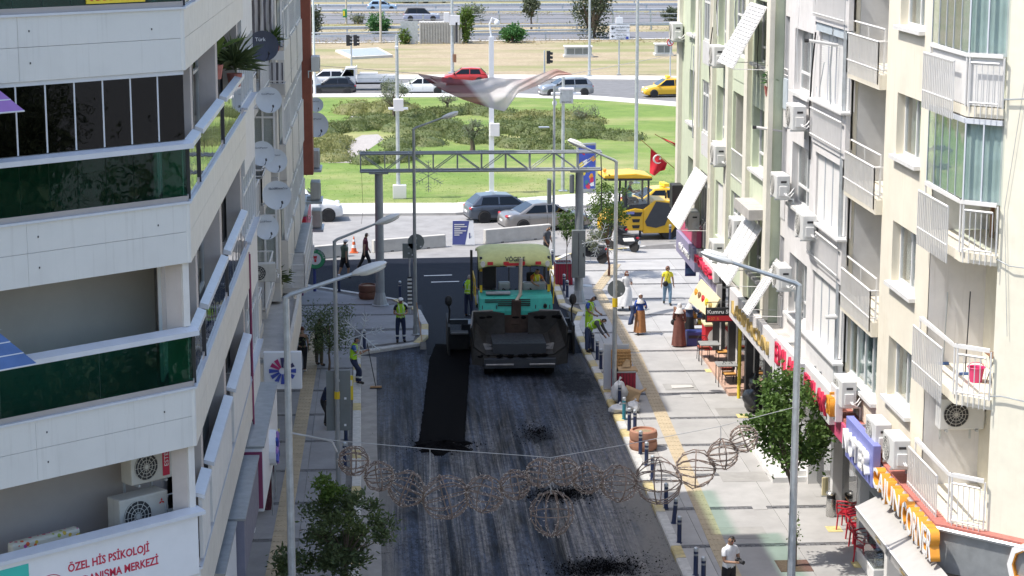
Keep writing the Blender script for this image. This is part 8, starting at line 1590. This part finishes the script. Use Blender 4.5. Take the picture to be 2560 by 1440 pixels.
# on the shaded side
person('man in a grey-green T-shirt, black shorts and white cap walking past the barrier',S(862,697),pi/2+.7,1.78,walk_arms,walkA,.03,wear=(('tee','c_green'),('shorts','c_black'),('shoes','shoe'),('cap','c_white')),skin='skin_tan')
person('man in a maroon shirt and black trousers striding past the gantry column',S(914,678),pi/2+.15,1.80,walk_arms,dict(R=((-.03,-.45,-1),(0,.0,-1)),L=((.03,.35,-1),(0,.6,-1))),.04,wear=(('tee','c_maroon'),('trousers','c_black'),('shoes','shoe')))
person('road worker in a white cap and hi-vis vest standing with joined hands',S(1002,855),.15,1.74,dict(R=((-.25,-.1,-1),(.55,-.75,-.1)),L=((.25,-.1,-1),(-.55,-.75,-.1))),stand,.04,wear=(('tee','c_black'),('vest','hivis'),('trousers','c_navy'),('cuffs','reflective'),('shoes','shoe'),('cap','c_white')),skin='skin_tan')
person('woman in a black strapless outfit with tied-back red hair walking away along the shaded wall',S(757,928),pi-.1,1.66,dict(R=((-.2,.1,-1),(-.05,-.1,-1)),L=((.2,.1,-1),(.05,-.1,-1))),walkB,.0,'f','hair_red',wear=(('tank','c_black'),('trousers','c_black'),('shoes','shoe_white')))
pC,jC=person('photographer in khaki trousers behind the sparse tree',S(798,915),pi*.75,1.76,dict(R=((-.2,-.5,-.6),(.5,-.7,.3)),L=((.2,-.5,-.6),(-.5,-.7,.3))),stand,.08,wear=(('long','c_black'),('trousers','c_khaki'),('shoes','shoe')))
def camera_obj(label,p,rz):o=thing('photo_camera',label,'camera',p,rz);MB().box(-.075,.075,-.04,.04,0,.1).build('body',_M['black_plastic'],o,bev=.01);m=MB();m.cyl((0,-.04,.05),(0,-.19,.05),.045,.05,n=12);m.build('lens',_M['trim_black'],o);MB().box(-.03,.03,-.03,.03,.1,.13).build('prism',_M['black_plastic'],o,bev=.008);return o
mid=lambda o,J:o.matrix_basis@((J['haR']+J['haL'])/2)
bpy.context.view_layer.update();camera_obj('black camera held by the man behind the sparse tree',mid(pC,jC),pC.rotation_euler.z)
pW,jW=person('road worker in a hi-vis vest and navy trousers half sitting with a long broom',S(893,962)+V((-.12,0,0)),pi/2-.15,1.74,dict(R=((-.1,-.5,-.8),(.2,-.8,.35)),L=((.1,-.45,-.9),(-.1,-.8,.2))),dict(R=((-.08,-.6,-.75),(0,.05,-1)),L=((.1,-.35,-.9),(0,.15,-1))),.12,skin='skin_tan',wear=(('tee','c_blue'),('vest','hivis'),('trousers','c_navy'),('cuffs','reflective'),('shoes','shoe')))
def stick(name,label,cat,a,b_,head,mt='wood'):
    a,b_=V(a),V(b_);o=thing(name,label,cat,b_);m=MB();m.cyl(a-b_,V((0,0,.03)),.016,n=6);m.build('handle',_M[mt],o);head(o);return o
def broomhead(o):MB().box(-.2,.2,-.05,.05,.03,.08).build('head',_M['wood'],o);MB().hexa([V((-.22,-.07,0)),V((.22,-.07,0)),V((.22,.07,0)),V((-.22,.07,0)),V((-.19,-.04,.03)),V((.19,-.04,.03)),V((.19,.04,.03)),V((-.19,.04,.03))]).build('bristles',_M['trim_black'],o)
def spadehead(o):MB().hexa([V((-.12,-.04,.0)),V((.12,-.04,.0)),V((.12,-.03,.0)),V((-.12,-.03,.0)),V((-.11,.0,.28)),V((.11,.0,.28)),V((.11,.015,.28)),V((-.11,.015,.28))]).build('blade',_M['worn_steel'],o)
bpy.context.view_layer.update();stick('asphalt_rake','long dark broom leaning from the worker down to the gutter','broom',mid(pW,jW)+V((0,0,.25)),G(940,972)+V((0,0,.02)),broomhead,'dark_metal');stick('shovel','shovel leaning against the dark grey lamp post','shovel',LC.location+V((.05,-.1,1.3)),S(1058,868)+V((0,.1,-.1)),spadehead)
person('crouching person in dark clothes hidden behind the two sign backs',S(812,1068),.9,1.72,dict(R=((-.1,-.7,-.6),(.1,-.8,-.4)),L=((.1,-.7,-.6),(-.1,-.8,-.4))),dict(R=((-.1,-.55,-.8),(0,.25,-1)),L=((.1,-.2,-.95),(0,.1,-1))),.5,wear=(('long','c_navy'),('trousers','c_black'),('shoes','shoe')))
p8,j8=person('grey-haired road worker in a hi-vis vest walking beside the paver with a rod',G(1172,792),pi/2+1.1,1.74,dict(R=((-.3,-.3,-.8),(-.3,-.8,.1)),L=((.3,-.35,-.8),(.2,-.8,-.1))),stand,.06,hair='hair_grey',skin='skin_tan',wear=(('tee','c_blue'),('vest','hivis'),('trousers','c_navy'),('shoes','shoe')))
bpy.context.view_layer.update();q=p8.matrix_basis@j8['haL'];stick('levelling_rod','thin dark rod held by the grey-haired worker','rod',q+V((0,0,.25)),V((q.x+.12,q.y-.35,.02)),lambda o:MB().box(-.05,.05,-.05,.05,0,.03).build('tip',_M['dark_metal'],o),'dark_metal')
seat=pv.location+V((.83,1.3,2.07));person('paver driver in a yellow vest bending over the console',V((seat.x-.04,seat.y-.1,2.02)),.45,1.72,dict(R=((-.3,-.6,-.7),(.2,-.9,-.2)),L=((.2,-.6,-.7),(-.1,-.9,-.2))),dict(R=((-.1,-1,-.1),(0,.0,-1)),L=((.1,-1,-.1),(0,.0,-1))),.3,wear=(('tee','c_orange_tee'),('vest','hivis_yellow'),('trousers','c_navy'),('shoes','shoe')),pelvis=.5)
person('road worker in a blue shirt and hi-vis vest standing beside the screed',S(1472,850),.9,1.76,dict(R=((-.15,-.3,-.9),(.3,-.8,-.4)),L=((.15,-.3,-.9),(-.2,-.9,-.4))),stand,.12,wear=(('tee','c_royal'),('vest','hivis'),('trousers','hivis'),('shoes','shoe')),skin='skin_tan',nod=.4)
person('road worker bending down at the screed edge in a hi-vis vest and jeans',S(1470,880),1.1,1.74,dict(R=((-.1,-.5,-.9),(.1,-.6,-.8)),L=((.1,-.4,-.9),(0,-.6,-.8))),stand,1.05,wear=(('long','c_grey'),('vest','hivis'),('trousers','c_darkblue'),('shoes','shoe')),skin='skin_tan')
person('man in a dark grey T-shirt looking down beside the thin sign pole',S(1366,655),.8,1.74,dict(R=((-.15,-.1,-1),(.2,-.5,-.8)),L=((.15,-.1,-1),(-.2,-.6,-.7))),walkA,.06,wear=(('tee','c_grey'),('trousers','c_black'),('shoes','shoe')),nod=.5,skin='skin_tan')
# on the sunny pavement
person('woman in a long white dress and white sunglasses with red hair',S(1566,775),.15,1.66,dict(R=((-.12,.05,-1),(-.05,-.1,-1)),L=((.2,-.15,-.9),(-.35,-.7,.2))),walkB,.0,'f','hair_red',.16,wear=(('tee','c_white'),('skirt','c_white',.22,.15,.40,(-.16,.0)),('shoes','shoe'),('glasses','c_white')))
person('woman in a pale headscarf, royal blue top and wide orange-brown trousers carrying a dark jacket',S(1600,836),.05,1.64,dict(R=((-.25,-.15,-1),(-.1,-.4,-.9)),L=((.25,-.2,-.9),(-.25,-.7,.3))),walkA,.0,'f',wear=(('long','c_royal'),('skirt','c_orange',.1,.17,.24),('scarf','c_scarf'),('shoes','shoe')))
jk=thing('jacket','dark jacket draped over the arm of the woman in orange-brown trousers','jacket',S(1600,836)+V((-.33,-.05,.65)));m=MB();m.grid(lambda u,v:V(((u-.5)*.2+.05*sin(v*5),-.12*sin(u*3),.5-v*.75+.05*u)),8,10);c_=m.build('cloth',_M['c_darkblue'],jk,smooth=70);c_.modifiers.new('s','SOLIDIFY').thickness=.03
person('woman in a yellow T-shirt and light jeans with a shoulder bag and red-brown hair',S(1668,762),.0,1.68,dict(R=((-.25,.0,-1),(-.1,-.15,-1)),L=((.25,.0,-1),(.1,-.15,-1))),walkB,.0,'f','hair_red',.05,wear=(('tee','c_yellow'),('trousers','c_jeans'),('shoes','shoe'),('bag','c_black',.1),('glasses','c_black')))
person('woman in a long brown dress and white headscarf seen from behind at the snack shelf',S(1697,866),pi-.2,1.66,dict(R=((-.2,-.2,-.9),(.0,-.6,-.5)),L=((.2,-.2,-.9),(0,-.6,-.5))),stand,.05,'f',wear=(('long','c_brown'),('skirt','c_brown',.05,.18,.27),('scarf','c_scarf'),('shoes','shoe'),('bag','c_black',-.22)))
person('woman in a dark blue coat and white headscarf reaching to the snack shelf',S(1722,856),pi-.7,1.68,dict(R=((-.2,-.5,-.5),(.1,-.8,.3)),L=((.2,-.6,-.3),(0,-.9,.2))),stand,.05,'f',wear=(('long','c_darkblue'),('skirt','c_black',.05,.17,.24),('scarf','c_scarf'),('shoes','shoe')))
pP,jP=person('man in a white T-shirt and sunglasses holding a camera on the sunny kerb',S(1820,1512),.55,1.76,dict(R=((-.15,-.25,-.9),(.35,-.85,.1)),L=((.25,-.1,-.95),(-.55,-.75,.05))),stand,.06,wear=(('tee','c_white'),('trousers','c_black'),('shoes','shoe'),('glasses','c_black')),turn=-.3,skin='skin_tan')
bpy.context.view_layer.update();camera_obj('black camera with a pale lens hood held by the man in the white T-shirt',mid(pP,jP)+V((0,0,-.02)),pP.rotation_euler.z)
person('roller driver in a white helmet and teal vest seated in the yellow cab',ro.location+V((-.45,0,1.7)),pi/2,1.72,dict(R=((-.2,-.6,-.7),(.2,-.9,.2)),L=((.2,-.6,-.7),(-.2,-.9,.2))),dict(R=((-.1,-1,-.1),(0,-.2,-1)),L=((.1,-1,-.1),(0,-.2,-1))),.05,wear=(('tee','c_black'),('vest','sign_teal'),('trousers','c_black'),('helmet','c_white'),('shoes','shoe')),pelvis=.36)
